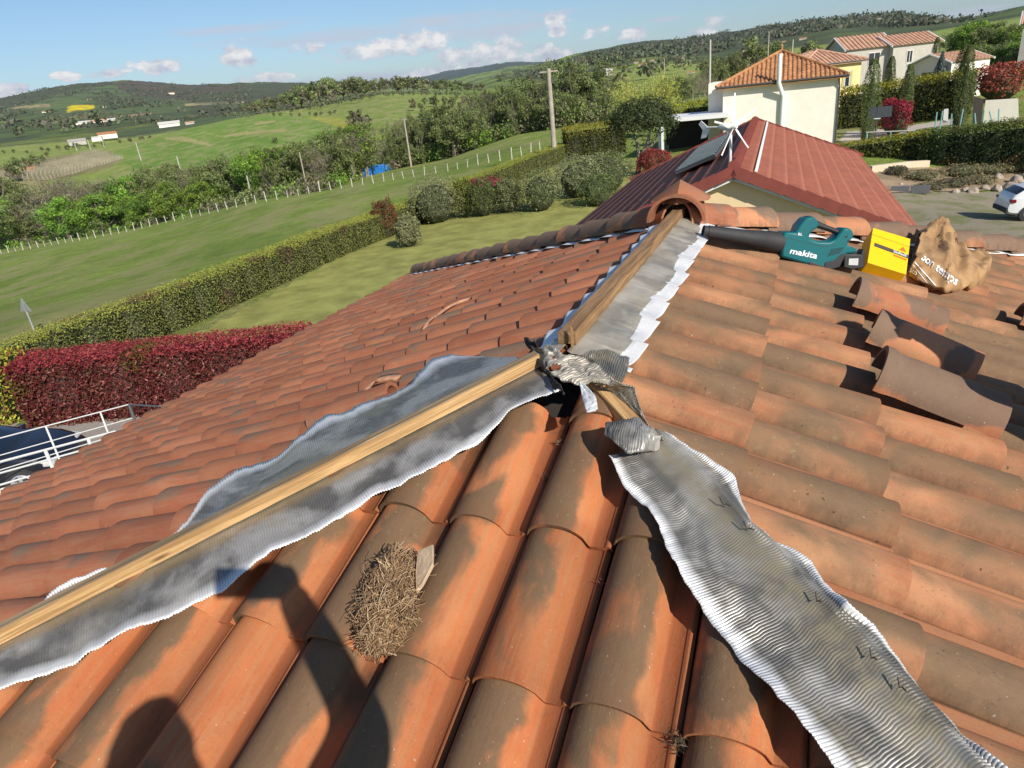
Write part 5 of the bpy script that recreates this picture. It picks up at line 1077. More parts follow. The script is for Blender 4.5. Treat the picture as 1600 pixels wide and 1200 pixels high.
def red_mat():
    m, nt, b, o = new_mat('red_tile_courses'); t = NT(nt); v = t.tc(); uv = t.node('ShaderNodeUVMap', uv_map='UVMap').outputs[0]; s = t.node('ShaderNodeSeparateXYZ'); t.L.new(uv, s.inputs[0])
    n = t.noise(v, 3, 6, .65); n2 = t.noise(v, 30, 4, .6); c = t.mix(t.ramp(n, [(.3, 0.0), (.7, 1.0)]), (.25, .075, .045), (.36, .12, .072)); c = t.mix(t.m('MULTIPLY', t.ramp(s.outputs[1], [(.70, .0), (.86, .75), (1, .75)]), t.ramp(n2, [(.3, .5), (.6, 1.0)])), c, (.43, .16, .10)); c = t.mix(t.ramp(n2, [(.3, .3), (.45, .0)]), c, (.13, .04, .03))  # lower course edges painted lighter: wear plus sun caught by the steps
    bl = t.noise(v, .9, 5, .6); c = t.mix(t.ramp(bl, [(.5, .0), (.75, .35)]), c, (.20, .09, .06)); t.L.new(c, b.inputs['Base Color']); b.inputs['Roughness'].default_value = .8; b.inputs['Specular IOR Level'].default_value = .25; t.bump(n2, .3, .006, b); return m
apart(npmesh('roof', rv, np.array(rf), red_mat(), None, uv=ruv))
for sgn, w, h, u in ((1, 3.149, 1.299, -.16), (-1, 3.984, 1.611, -.16), (1, 3.149, 1.299, AL + .1), (-1, 3.984, 1.611, AL + .1)):
    mb = MB(); dn = (as_ * sgn * w - Z * h); L = dn.length; dn.normalize(); n = dn.cross(ar); n = n if n.z > 0 else -n
    if 1:
        for j in range(int(L / .33) + 1): mb.box(AN + ar * u + dn * (j * .33 + .165) + n * (-.03 - .0 * j), (.34, .03, .2), dn + n * -.05, ar)
    apart(mb.build('verge_tiles', MT['roof_red2']))
mb = MB()
for i in range(int(AL / .36)): mb.tube([AN + ar * (i * .36 + .40) + Z * .02, AN + ar * (i * .36) + Z * .035], [.10, .115], 12)
apart(mb.build('ridge_tiles', MT['roof_red2'], smooth=True))
mb = MB(); mb.box(AN + ar * AL / 2 + as_ * .38 - Z * .09, (.055, AL - .4, .04), as_ - Z * .4, ar); apart(mb.build('white_strip', MT['white']))
zl, zr = AN.z - 1.611, AN.z - 1.299; mb = MB(); g0 = AN + ar * .1
mb.prism([g0 - as_ * 3.7 - Z * 6, g0 + as_ * 2.9 - Z * 6, g0 + as_ * 2.9 - Z * 1.38, g0 - Z * .18, g0 - as_ * 3.7 - Z * 1.68], ar * (AL - .3)); apart(mb.build('wall', MT['gable_wall']))
mb = MB()
for sgn, w, h in ((1, 3.149, 1.299), (-1, 3.984, 1.611)):
    dn = (as_ * sgn * w - Z * h); L = dn.length; dn.normalize(); n = dn.cross(ar); n = n if n.z > 0 else -n; mb.box(AN + ar * .02 + dn * L / 2 - n * .165, (L, .24, .05), dn, ar)
apart(mb.build('white_soffit', MT['white']))
nlf = Vector((0, 0, 1)).cross(Vector((1, 0, 0))); dnl = (-as_ * 3.984 - Z * 1.611).normalized(); nlf = dnl.cross(ar); nlf = nlf if nlf.z > 0 else -nlf
sp = [onplane(x, y, AN + nlf * .12, nlf) for x, y in ((1056, 272), (1094, 232), (1142, 210), (1141, 234))]
panel = tag(empty('solar_panel', sp[0]), 'dark ribbed solar panel lying on the left slope of the brick red roof', 'solar panel'); PI_ = Matrix.Translation(-panel.location)
sp[3] = sp[0] + (sp[2] - sp[1]) * 1.0
def pp(o): o.parent = panel; o.matrix_parent_inverse = PI_; return o
mb = MB(); mb.prism(sp, nlf * .05); pp(mb.build('panel', simple('panel_glass', (.035, .045, .045), .25))); mb = MB()
for i in range(13): t = (i + .5) / 13; a = sp[0].lerp(sp[1], t) + nlf * .06; b = sp[3].lerp(sp[2], t) + nlf * .06; mb.tube([a, b], .022, 5)
pp(mb.build('collector_tubes', simple('grey_tube', (.30, .34, .33), .3, .2))); mb = MB(); mb.tube(sp + [sp[0]], .04, 4); pp(mb.build('frame', MT['gutter']))
# turbine
TD = 12.3; hub = at(1147, 198, TD); mt = at(1142, 206, TD + .25); mbm = at(1137, 306, TD - .35); mbm = Vector((mt.x, mt.y, mbm.z))
tur = tag(empty('wind_turbine', mbm), 'small white wind turbine with slender blades on a mast fixed to the gable', 'wind turbine'); TI = Matrix.Translation(-tur.location)
def tp(o, parent=None): o.parent = parent or tur; o.matrix_parent_inverse = TI if parent is None else Matrix.Identity(4); return o
mb = MB(); mb.tube([mbm - Z * .2, mt - Z * .05], .027, 10); tp(mb.build('mast', simple('galvanised_steel', (.66, .67, .68), .45, .15), smooth=True))
mb = MB(); [mb.box(mbm + Z * z, (.12, .12, .03)) for z in (.05, .28)]; mb.tube([mbm + Z * .06, mbm + Z * .04 - as_ * .22 + ar * .1], .012, 6); mb.tube([mbm + Z * .06, mbm + Z * .08 + as_ * .22 + ar * .1], .012, 6); tp(mb.build('wall_bracket', MT['gutter']))
back = (mt - hub); back.z = 0; back = FW.copy(); back.z = 0; back.normalize(); bk = (back * .8 - as_ * .75).normalized()
mb = MB(); mb.tube([hub - bk * .06, hub + bk * .06, hub + bk * .26, hub + bk * .34], [.03, .075, .06, .03], 14); mb.tube([hub + bk * .12 - Z * .13, hub + bk * .12], .04, 10); nac = tp(mb.build('nacelle', MT['white'], smooth=True))
mb = MB(); mb.tube([hub + bk * .3, hub + bk * .62], .016, 8); f0 = hub + bk * .56; mb.prism([f0 - Z * .02, f0 + bk * .2 + Z * .12, f0 + bk * .26 + Z * .06, f0 + bk * .16 - Z * .04, f0 + bk * .2 - Z * .2, f0 + bk * .08 - Z * .18], bk.cross(Z) * .015); tp(mb.build('tail_fin', MT['white']))
for x, y in ((1142, 146), (1190, 169), (1181, 231), (1128, 243), (1106, 190)):
    tipv = at(x, y, TD); d = tipv - hub; d = d - bk * d.dot(bk) * .5; L = d.length; dd = d.normalized(); cw = dd.cross(bk).normalized(); mb = MB(); st = []
    for t in np.linspace(.05, 1, 9):
        c = .034 + .05 * math.exp(-((t - .24) / .2) ** 2) if t < .9 else .035; tw = .5 * (1 - t) + .1; u = cw * math.cos(tw) + bk * math.sin(tw); v_ = dd.cross(u); p = hub + dd * L * t
        st.append([p - u * c * .35 - v_ * .002, p + v_ * .008, p + u * c * .65, p - v_ * .006])
    vs = [q for r_ in st for q in r_]; fs = [(i*4+k, i*4+(k+1) % 4, i*4+4+(k+1) % 4, i*4+4+k) for i in range(8) for k in range(4)] + [(3, 2, 1, 0), (32, 33, 34, 35)]
    mb._add(vs, fs); tp(mb.build('blade', MT['white'], smooth=True))

# ---------------------------------------------------------------- poles, wires, pasture fence, skips, vineyard
MT['pole_wood'] = simple('weathered_pole', (.36, .31, .25), .85, var=.25, scale=3); MT['concrete'] = simple('pale_concrete', (.46, .43, .38), .85, var=.12)
def pole(pb, pt, D, r, label, arm=0, mat='pole_wood', group='utility poles', name='utility_pole'):
    P = stand(pb[0], D, pb[1]); zt = htop(pt[0], pt[1], D); zb = min(P.z, azel(*pb)[1] * D) - .3; e = tag(empty(name, P), label, 'pole', group); h = zt - P.z
    mb = MB(); mb.tube([(0, 0, zb - P.z), (0, 0, h)], [r, r * .7], 10); mb.build('shaft', MT[mat], e, True)
    if arm:
        dr = Vector((P.y, -P.x, 0)).normalized(); mb = MB(); mb.box(Z * (h - .25), (arm, .12, .12), dr, dr.cross(Z)); mb.build('crossarm', MT[mat], e); 
        for k in (-1, 0, 1): m = MB(); m.tube([dr * k * arm * .45 + Z * (h - .2), dr * k * arm * .45 + Z * (h + .12)], [.06, .035], 6); m.build('insulator', MT['gutter'], e)
        m = MB(); m.box(Z * (h - 1.0) + dr * .15, (.35, .2, .45), dr, dr.cross(Z)); m.build('junction_box', MT['gutter'], e)
    return P + Z * (h - .1)
pA = pole((866, 232), (857, 107), 66, .26, 'thick grey pole with a crossarm in front of the long wood', 1.6)
pB = pole((641, 250), (633, 184), 150, .22, 'pale leaning pole just right of the blue skips', 1.2); pC = pole((479, 291), (466, 238), 138, .15, 'thin pale pole left of the brush pile')
pole((394, 310), (385, 274), 138, .14, 'thin pole among the bare trees of the hollow', mat='concrete'); pole((282, 266), (277, 244), 232, .2, 'pole at the foot of the big green hill', mat='concrete'); pole((219, 246), (215, 222), 300, .2, 'pole at the right corner of the vineyard', mat='concrete')
pD = pole((1109, 132), (1107, 62), 120, .2, 'tall pale pole behind the left wing of the cream house', mat='concrete'); pole((1200, 86), (1199, 50), 170, .16, 'thin mast behind the tiled hip of the cream house'); pole((1238, 84), (1237, 62), 150, .14, 'short pale mast beside the roof finial', mat='concrete')
pole((1038, 104), (1037, 92), 240, .2, 'small pole on the field edge behind the willow')
for i, (x, y) in enumerate(((119, 232), (141, 232), (164, 233))): pole((x, y), (x - 2, y - 14), 420, .2, ['left', 'middle', 'right'][i] + ' stick-like pole at the top of the vineyard', mat='concrete')
def wire(a, b, sag, label, r=.018):
    mb = MB(); mb.tube([a.lerp(b, t) - Z * sag * 4 * t * (1 - t) for t in np.linspace(0, 1, 14)], r, 4, False); tag(mb.build('power_line', MT['gutter']), label, 'cable')
wire(pA, pB, 1.6, 'thin line sagging from the thick pole to the leaning one', .02); wire(pA, pD, 1.5, 'thin line running from the thick pole to the pole behind the house', .02); wire(pB, pC, 1.2, 'thin line over the blue skips between two poles', .02)

FEN = [(-20, 399), (60, 387), (125, 376), (210, 360), (300, 340), (400, 318), (500, 300), (600, 284), (700, 268), (800, 249), (858, 234)]
FP = [ground(x, y, dmin=60) for x, y in FEN]; fence = tag(empty('wire_fence', FP[5]), 'wire fence on thin white posts along the bottom of the pasture', 'fence'); FI = Matrix.Translation(-FP[5])
mb = MB(); mb.tube([(0, 0, -.2), (0, 0, 1.15)], [.06, .055], 6); pd_ = mb.build('post', simple('white_post', (.55, .52, .45), .8)); mesh_post = pd_.data; bpy.data.objects.remove(pd_)
fpts = []
for i in range(len(FP) - 1):
    k = [7, 6, 7, 7, 7, 6, 6, 6, 6, 4][i]
    for j in range(k): q = FP[i].lerp(FP[i+1], j / k); fpts.append(Vector((q.x, q.y, gz(q.x, q.y))))
for i, q in enumerate(fpts):
    o = link(bpy.data.objects.new('post', mesh_post), fence); o.location = q - FP[5]; o.rotation_euler = (random.uniform(-.08, .08), random.uniform(-.08, .08), 0); s_ = random.uniform(.72, 1.08) * (1.25 if i % 5 == 0 else 1); o.scale = (s_, s_, s_)
mb = MB(); 
for z in (.4, .75, 1.05): mb.tube([q - FP[5] + Z * z for q in fpts], .012, 3, False)
mb.build('wire', MT['gutter'], fence)

def skip_box(pl, pr, D, hpx, mat, label, group='waste skips'):
    a, b = stand(pl[0], D, pl[1]), stand(pr[0], D * 1.0, pr[1]); b.z = a.z = min(a.z, b.z); d = b - a; w = d.length; X = d.normalized(); Y = Vector((-X.y, X.x, 0)); h = hpx / FPX * a.dot(FW); e = tag(empty('waste_skip', (a + b) / 2), label, 'skip', group); o0 = a - (a + b) / 2
    mb = MB(); dp = 2.2
    for q0, q1 in ((o0, o0 + X * w), (o0 + X * w, o0 + X * w + Y * dp), (o0 + X * w + Y * dp, o0 + Y * dp), (o0 + Y * dp, o0)):
        n = (q1 - q0).cross(Z).normalized(); mb.prism([q0 + n * -.08 + Z * .1, q1 + n * -.08 + Z * .1, q1 + n * .05 + Z * h, q0 + n * .05 + Z * h], n * -.08)
    mb.prism([o0 + Z * .1, o0 + X * w + Z * .1, o0 + X * w + Y * dp + Z * .1, o0 + Y * dp + Z * .1], Z * .1); mb.build('body', mat, e)
    mb = MB(); [mb.box(o0 + X * w * t - Y * .05 + Z * h * .5, (.1, .1, h * .9), X, Y) for t in (.05, .28, .5, .72, .95)]; mb.tube([o0 + Z * h, o0 + X * w + Z * h, o0 + X * w + Y * dp + Z * h, o0 + Y * dp + Z * h, o0 + Z * h], .07, 6); mb.build('ribs', mat, e)
BLUE = simple('blue_skip_paint', (.012, .16, .50), .5, var=.2, scale=2); REDP = simple('rusty_red_paint', (.42, .10, .06), .6, var=.25, scale=2)
skip_box((557, 271), (581, 269), 152, 13, BLUE, 'largest blue skip, leftmost of the row under the wood'); skip_box((583, 267), (601, 265), 155, 12, BLUE, 'middle blue skip between a larger and a smaller one'); skip_box((602, 264), (614, 262), 158, 9, simple('light_blue_paint', (.05, .24, .58), .5), 'smallest, paler blue skip beside the red one'); skip_box((616, 261), (626, 259), 160, 10, REDP, 'rusty red skip at the right end of the row', None)
def brush_pile(px, py, wpx, hpx, label, cols, seed, n=1600, D=None):
    P = ground(px, py, 60); dep = P.dot(FW); w, h = wpx / FPX * dep, hpx / FPX * dep; rg = np.random.default_rng(seed); Q = rg.normal(size=(n, 3)) * [w * .22, w * .16, h * .35]; Q[:, 2] = np.abs(Q[:, 2]); V, F, C = leaves(Q, .7, colmix(rg, n, cols), rg, .18); o = npmesh('brush_pile', V, F, MT['leaf'], None, C); o.location = P; return tag(o, label, 'brush pile', kind='thing')
brush_pile(540, 272, 34, 9, 'heap of bare branches left of the blue skips', [(.30, .24, .17), (.22, .17, .12)], 1); brush_pile(512, 282, 46, 5, 'low pale scatter of cut wood left of the branch heap', [(.48, .40, .30), (.30, .25, .18)], 2)
def vineyard():
    a, b, c, d = [ground(x, y, 200) for x, y in ((-40, 286), (70, 283), (196, 249), (150, 236))]; mb = MB(); rg = random.Random(2)
    for i in range(15):
        t = i / 14; p0 = (a.lerp(b, t)); p1 = (d.lerp(c, t)); prev = None
        for k in range(26):
            q = p0.lerp(p1, k / 25); q.z = gz(q.x, q.y); mb.box(q + Z * .7, (.13, .13, 1.5)); 
            if prev is not None: mb.tube([prev + Z * 1.1, q + Z * 1.1], .05, 3, False); mb.tube([prev + Z * .35, q + Z * .35], .16, 3, False)
            prev = q
    tag(mb.build('vineyard_rows', simple('vine_stakes', (.36, .32, .22), .9, var=.3, scale=.2)), 'rows of staked vines on the pale field in the valley', 'vineyard', kind='stuff')
vineyard()
# ---------------------------------------------------------------- tools and things lying on the roof
OR, UR, VR, NRR = FACES['right']
def text_mesh(body, size, name, mat, M, parent=None, shear=.0, bold=.0, ext=.0006):
    cu = bpy.data.curves.new(name, 'FONT'); cu.body = body; cu.size = size; cu.shear = shear; cu.offset = bold; cu.extrude = ext; cu.resolution_u = 3; tmp = bpy.data.objects.new(name, cu); COL.objects.link(tmp)
    dg = bpy.context.evaluated_depsgraph_get(); me = bpy.data.meshes.new_from_object(tmp.evaluated_get(dg)); bpy.data.objects.remove(tmp); me.materials.clear(); me.materials.append(mat)
    o = link(bpy.data.objects.new(name, me), parent); o.matrix_world = M; me.transform(M) if False else None; return o
def frame_m(o, x, y, z=None):
    x = Vector(x).normalized(); y = (Vector(y) - x * Vector(y).dot(x)).normalized(); z = x.cross(y); return Matrix(((x.x, y.x, z.x, o[0]), (x.y, y.y, z.y, o[1]), (x.z, y.z, z.z, o[2]), (0, 0, 0, 1)))
# cordless blower
MT['teal'] = simple('teal_plastic', (.0, .115, .13), .38, var=.05, scale=30, bump=.05, bdist=.001); MT['black_plastic'] = simple('black_plastic', (.022, .022, .024), .5, var=.1, scale=40, bump=.1, bdist=.001); MT['rubber'] = simple('black_rubber', (.03, .03, .032), .7, var=.2, scale=30); MT['white_print'] = simple('white_print', (.85, .85, .85), .5, var=.0); MT['label_grey'] = simple('sticker', (.5, .5, .5), .5)
n0 = onplane(1098, 362, OR + NRR * .055, NRR); n1 = onplane(1218, 388, OR + NRR * .055, NRR); bx = (onplane(1330, 412, OR + NRR * .055, NRR) - n0).normalized()
nb = NRR - bx * NRR.dot(bx); nb = (nb.normalized() * 1.0 - R_ * .0).normalized(); bw = bx.cross(nb).normalized(); bw = bw if bw.dot(FW) < 0 else -bw       # bw faces the camera
nb = (nb + bw * -.25).normalized(); bw = bx.cross(nb).normalized(); bw = bw if bw.dot(FW) < 0 else -bw
bl = tag(empty('leaf_blower', n1), 'teal and black cordless leaf blower with a long black nozzle', 'leaf blower'); BI = Matrix.Translation(-n1)
def bp(o, parent=None): o.parent = parent or bl; o.matrix_parent_inverse = BI if parent is None else Matrix.Identity(4); return o
def bpx(x, y, off=0): return onplane(x, y, n1 + bw * off, bw)
def cr(x, y): return (1200 + x / 4.4444, 320 + y / 4.4444)      # crop coordinates used while measuring
TH_ = .075
def outline(pts, off, th, name, mat, parent=None, bevel=.008):
    P = [bpx(*cr(x, y), .0) for x, y in pts]; mb = MB(); mb.prism([p + bw * (off - th / 2) for p in P], bw * th); return bp(mb.build(name, mat, None, smooth=True, bevel=bevel), parent)
body = outline([(78, 205), (100, 182), (170, 190), (190, 140), (240, 85), (290, 78), (325, 110), (330, 150), (290, 175), (262, 205), (270, 232), (330, 250), (400, 252), (440, 235), (480, 180), (500, 155), (545, 160), (570, 190), (565, 225), (520, 275), (590, 300), (600, 328), (520, 335), (470, 420), (400, 445), (240, 405), (70, 358)], 0, .085, 'body', MT['teal'], bevel=.012)
outline([(245, 82), (290, 74), (328, 108), (400, 140), (470, 165), (500, 180), (470, 205), (420, 185), (340, 160), (290, 150), (262, 130)], 0, .05, 'handle', MT['black_plastic'], bevel=.01)
outline([(365, 395), (430, 380), (490, 330), (512, 335), (470, 425), (400, 446), (365, 440)], .0, .092, 'grip_guard', MT['black_plastic'], bevel=.004)
outline([(262, 385), (380, 425), (365, 446), (255, 408)], .0, .088, 'belly_trim', MT['black_plastic'], bevel=.003)
bat = outline([(505, 335), (640, 338), (645, 430), (560, 445), (500, 430)], .0, .075, 'battery', MT['black_plastic'], bevel=.006); outline([(630, 330), (648, 305), (658, 320), (650, 400), (636, 400)], .0, .05, 'battery', MT['black_plastic'], bevel=.003)
lab = MB(); lab.prism([bpx(*cr(x, y)) + bw * .0395 for x, y in ((535, 368), (600, 366), (597, 414), (532, 412))], bw * .001); bp(lab.build('label', MT['label_grey'], None), bat)
mb = MB(); c1 = bpx(*cr(82, 262)); c0 = n0 + NRR * .005
axis = (c1 - c0); mb.tube([c0, c0 + axis * .06, c0 + axis * .061, c0 + axis * .55, c0 + axis * .80, c0 + axis * .82, c1 + axis * .02], [.026, .026, .029, .036, .045, .048, .052], 24, False); mb.tube([c0 + axis * .003, c0 + axis * .3], [.021, .02], 16, False); bp(mb.build('nozzle', MT['rubber'], None, smooth=True))
mb = MB(); mb.tube([bpx(*cr(516, 218)) + bw * .03, bpx(*cr(516, 218)) + bw * .044], .006, 10); mb.tube([bpx(*cr(530, 245)) + bw * .03, bpx(*cr(530, 245)) + bw * .044], .005, 10); bp(mb.build('screw', MT['black_plastic']))
k0, k1 = bpx(*cr(122, 330)) + bw * .0435, bpx(*cr(312, 368)) + bw * .0435; tw_ = (k1 - k0).length
yv = (bpx(*cr(122, 290)) - bpx(*cr(122, 330)))
def fit_text(body, k0, k1, yv, name, mat, parent, shear=.25, bold=.012, hs=1.0):
    o = text_mesh(body, 1.0, name, mat, Matrix.Identity(4), None, shear, bold, .002); V = np.zeros(len(o.data.vertices) * 3, np.float32); o.data.vertices.foreach_get('co', V); V = V.reshape(-1, 3); wx = V[:, 0].max(); hx = max(.6, V[:, 1].max()); x = (k1 - k0); W = V.copy()
    zz = x.cross(yv).normalized(); zz = zz if zz.dot(FW) < 0 else -zz
    P = np.array(k0)[None] + V[:, :1] / wx * np.array(x)[None] + V[:, 1:2] / hx * np.array(yv)[None] + V[:, 2:] * .3 * np.array(zz)[None]; o.data.vertices.foreach_set('co', P.astype(np.float32).ravel()); o.data.update(); return bp(o, parent) if parent is not None and parent.parent is bl or parent is bl else o
lt = fit_text('makita', k0, k1, yv, 'lettering', MT['white_print'], bl, .3, .02); lt.parent = body; lt.matrix_parent_inverse = Matrix.Identity(4)
l2 = fit_text('BL', bpx(*cr(180, 207)) + bw * .0435, bpx(*cr(212, 210)) + bw * .0435, bpx(*cr(180, 190)) - bpx(*cr(180, 207)), 'lettering', MT['white_print'], bl, .2, .01); l2.parent = body; l2.matrix_parent_inverse = Matrix.Identity(4)

for k in range(6):      # cooling slots and the moulding seam
    x0 = 385 + k * 15; P0, P1 = bpx(*cr(x0 + 34, 300 - k * 2)) + bw * .0428, bpx(*cr(x0 + 4, 352 - k * 4)) + bw * .0428; mb = MB(); mb.tube([P0, P1], .0022, 6); o_ = bp(mb.build('vent_slot', MT['black_plastic'])); o_.parent = body; o_.matrix_parent_inverse = Matrix.Identity(4)
mb = MB(); mb.tube([bpx(*cr(x, y)) + bw * .0426 for x, y in ((84, 225), (130, 232), (250, 262), (360, 285), (450, 270))], .0009, 5); o_ = bp(mb.build('moulding_seam', MT['black_plastic'])); o_.parent = body; o_.matrix_parent_inverse = Matrix.Identity(4)
# yellow cartridge carton
MT['yellow'] = simple('yellow_card', (.86, .52, .0), .55, var=.03, scale=3); MT['charcoal_print'] = simple('charcoal_print', (.07, .06, .04), .6, var=0); MT['orange_print'] = simple('orange_print', (.80, .14, .01), .6, var=0)
Cc = at(1355.3, 410, 1.0); base_d = onplane(1372, 428, OR + NRR * .02, NRR).dot(FW); Cc = at(1355.3, 410, base_d - .02); sc_ = base_d / FPX
e1 = RI * 55 * sc_ - UP * 20 * sc_ - FW * .03; e2 = RI * 31 * sc_ + UP * 63 * sc_ + FW * .13; e2 = e2 - e1 * (e1.dot(e2) / e1.length_squared) * .6
e3 = e1.cross(e2).normalized(); e3 = (e3 if e3.dot(FW) > 0 else -e3) * .115
bxo = tag(empty('yellow_carton', Cc + (e1 + e2 + e3) / 2), 'bright yellow cartridge carton leaning beside the blower', 'carton'); XI = Matrix.Translation(-bxo.location)
def xp(o, parent=None): o.parent = parent or bxo; o.matrix_parent_inverse = XI if parent is None else Matrix.Identity(4); return o
mb = MB(); mb._add([Cc, Cc + e1, Cc + e1 + e2, Cc + e2, Cc + e3, Cc + e1 + e3, Cc + e1 + e2 + e3, Cc + e2 + e3], [(0,1,2,3),(7,6,5,4),(0,4,5,1),(1,5,6,2),(2,6,7,3),(3,7,4,0)]); crt = xp(mb.build('box', MT['yellow'], None, bevel=.002))
on3 = -e3.normalized()
def fp(u, v, o=.0012): return Cc + e1 * u + e2 * v + on3 * o
def fquad(a, b, c, d, name, mat, o=.0010): mb = MB(); mb.prism([fp(*a, o * .2), fp(*b, o * .2), fp(*c, o * .2), fp(*d, o * .2)], on3 * o); return xp(mb.build(name, mat), crt)
fquad((.10, .49), (1.0, .43), (1.0, .53), (.10, .59), 'printed_band', MT['charcoal_print']); t3 = fquad((.74, .60), (.93, .59), (.84, .71), (.838, .712), 'printed_triangle', MT['orange_print']); fquad((.62, .385), (.96, .36), (.96, .40), (.62, .425), 'printed_strip', MT['orange_print'])
m_ = MB(); m_.tube([fp(0, .80, .001), fp(1, .76, .001)], .0008, 4); xp(m_.build('fold_line', MT['charcoal_print']), crt)
ft = fit_text('Sikaflex®', fp(.60, .475, .0022), fp(.95, .452, .0022), e2 * .075, 'lettering', MT['white_print'], bxo, 0, .004); ft.parent = crt; ft.matrix_parent_inverse = Matrix.Identity(4)
# the carton's children were built in world space under its empty
# crumpled kraft bag
def kraft():
    m, nt, b, o = new_mat('kraft_paper'); t = NT(nt); v = t.tc(); n = t.noise(v, 12, 6, .6); c = t.ramp(n, [(.3, (.28, .155, .065)), (.7, (.46, .28, .13))]); st = t.ramp(t.noise(t.map(v, (5, 5, 5), (2, 2, 2)), 1, 5, .55, .4), [(.55, 0.0), (.62, .6)]); c = t.mix(st, c, (.16, .09, .045))
    t.L.new(c, b.inputs['Base Color']); b.inputs['Roughness'].default_value = .8; t.bump(t.node('ShaderNodeTexVoronoi', {'Scale': 26.0, 'Vector': v}, feature='DISTANCE_TO_EDGE').outputs[0], .5, .004, b); return m
MT['kraft'] = kraft()
def bag():
    top = [(1438, 362), (1470, 340), (1480, 360), (1486, 386), (1500, 402), (1528, 404)]; bot = [(1418, 432), (1430, 440), (1450, 447), (1476, 455), (1500, 452), (1541, 436)]; hT = [.15, .21, .15, .11, .08, .09]; hB = [.02, .02, .02, .03, .03, .06]
    A = [onplane(x, y, OR + NRR * h, NRR) for (x, y), h in zip(top, hT)]; B = [onplane(x, y, OR + NRR * h, NRR) for (x, y), h in zip(bot, hB)]; V = []; nu, nv = 60, 44; UVs = []
    for i in range(nu + 1):
        t = i / nu; a, b = polyl(A, t), polyl(B, t); mid = (a + b) / 2; ax = (a - b) / 2; dpt = NRR.cross(ax).cross(ax).normalized(); dpt = dpt if dpt.dot(FW) < 0 else -dpt; dw = .035 + .035 * t
        for k in range(nv):
            an = 2 * math.pi * k / nv; c, s = math.cos(an), math.sin(an); c = math.copysign(abs(c) ** .8, c); s = math.copysign(abs(s) ** .7, s)
            P = mid + ax * c + dpt * (s * dw); q = P * 13; P = P + dpt * (.034 * (1 - 2 * abs(mnoise.noise(q * .8))) - .014) + NRR * .018 * mnoise.noise(q * 1.7 + Vector((9, 0, 0))) + bx * .014 * mnoise.noise(q * 1.4 + Vector((0, 9, 0))); V.append(P)
    F = [(i*nv+k, i*nv+(k+1) % nv, (i+1)*nv+(k+1) % nv, (i+1)*nv+k) for i in range(nu) for k in range(nv)]
    o = npmesh('paper_bag', V, np.array(F), MT['kraft'], None); s = o.modifiers.new('thickness', 'SOLIDIFY'); s.thickness = .002; tag(o, 'crumpled open brown paper bag with white lettering beside the yellow carton', 'paper bag')
    dg = bpy.context.evaluated_depsgraph_get(); bm = bmesh.new(); bm.from_mesh(o.data); from mathutils.bvhtree import BVHTree; T = BVHTree.FromBMesh(bm); bm.free()
    def drape(obj):
        W = np.zeros(len(obj.data.vertices) * 3, np.float32); obj.data.vertices.foreach_get('co', W); W = W.reshape(-1, 3)
        for i, w in enumerate(W):
            p = Vector(w); d = p.normalized(); hit = T.ray_cast(Vector((0, 0, 0)), d)
            if hit[0] is not None: W[i] = hit[0] - d * .0045
        obj.data.vertices.foreach_set('co', W.ravel()); obj.data.update()
    for txt, p0, p1, py in (('bon temps', (1438, 404), (1494, 446), (1445, 395)), ('&co', (1419, 424), (1432, 430), (1421, 417))):
        k0, k1, y_ = (onplane(x, y, OR + NRR * .06, NRR) for x, y in (p0, p1, py)); l = fit_text(txt, k0, k1, y_ - k0, 'lettering', MT['white_print'], None, .0, .015); drape(l); l.parent = o
    for (p0, p1, w) in (((1428, 408), (1462, 446), .004), ((1425, 412), (1452, 446), .002)):
        a, b = (onplane(x, y, OR + NRR * .06, NRR) for x, y in (p0, p1)); sd = (b - a).cross(NRR).normalized() * w; V = []
        for i in range(25): V += [a.lerp(b, i / 24) - sd, a.lerp(b, i / 24) + sd]
        l = npmesh('printed_line', V, np.array([(2*i, 2*i+1, 2*i+3, 2*i+2) for i in range(24)]), MT['white_print']); drape(l); l.parent = o
bag()

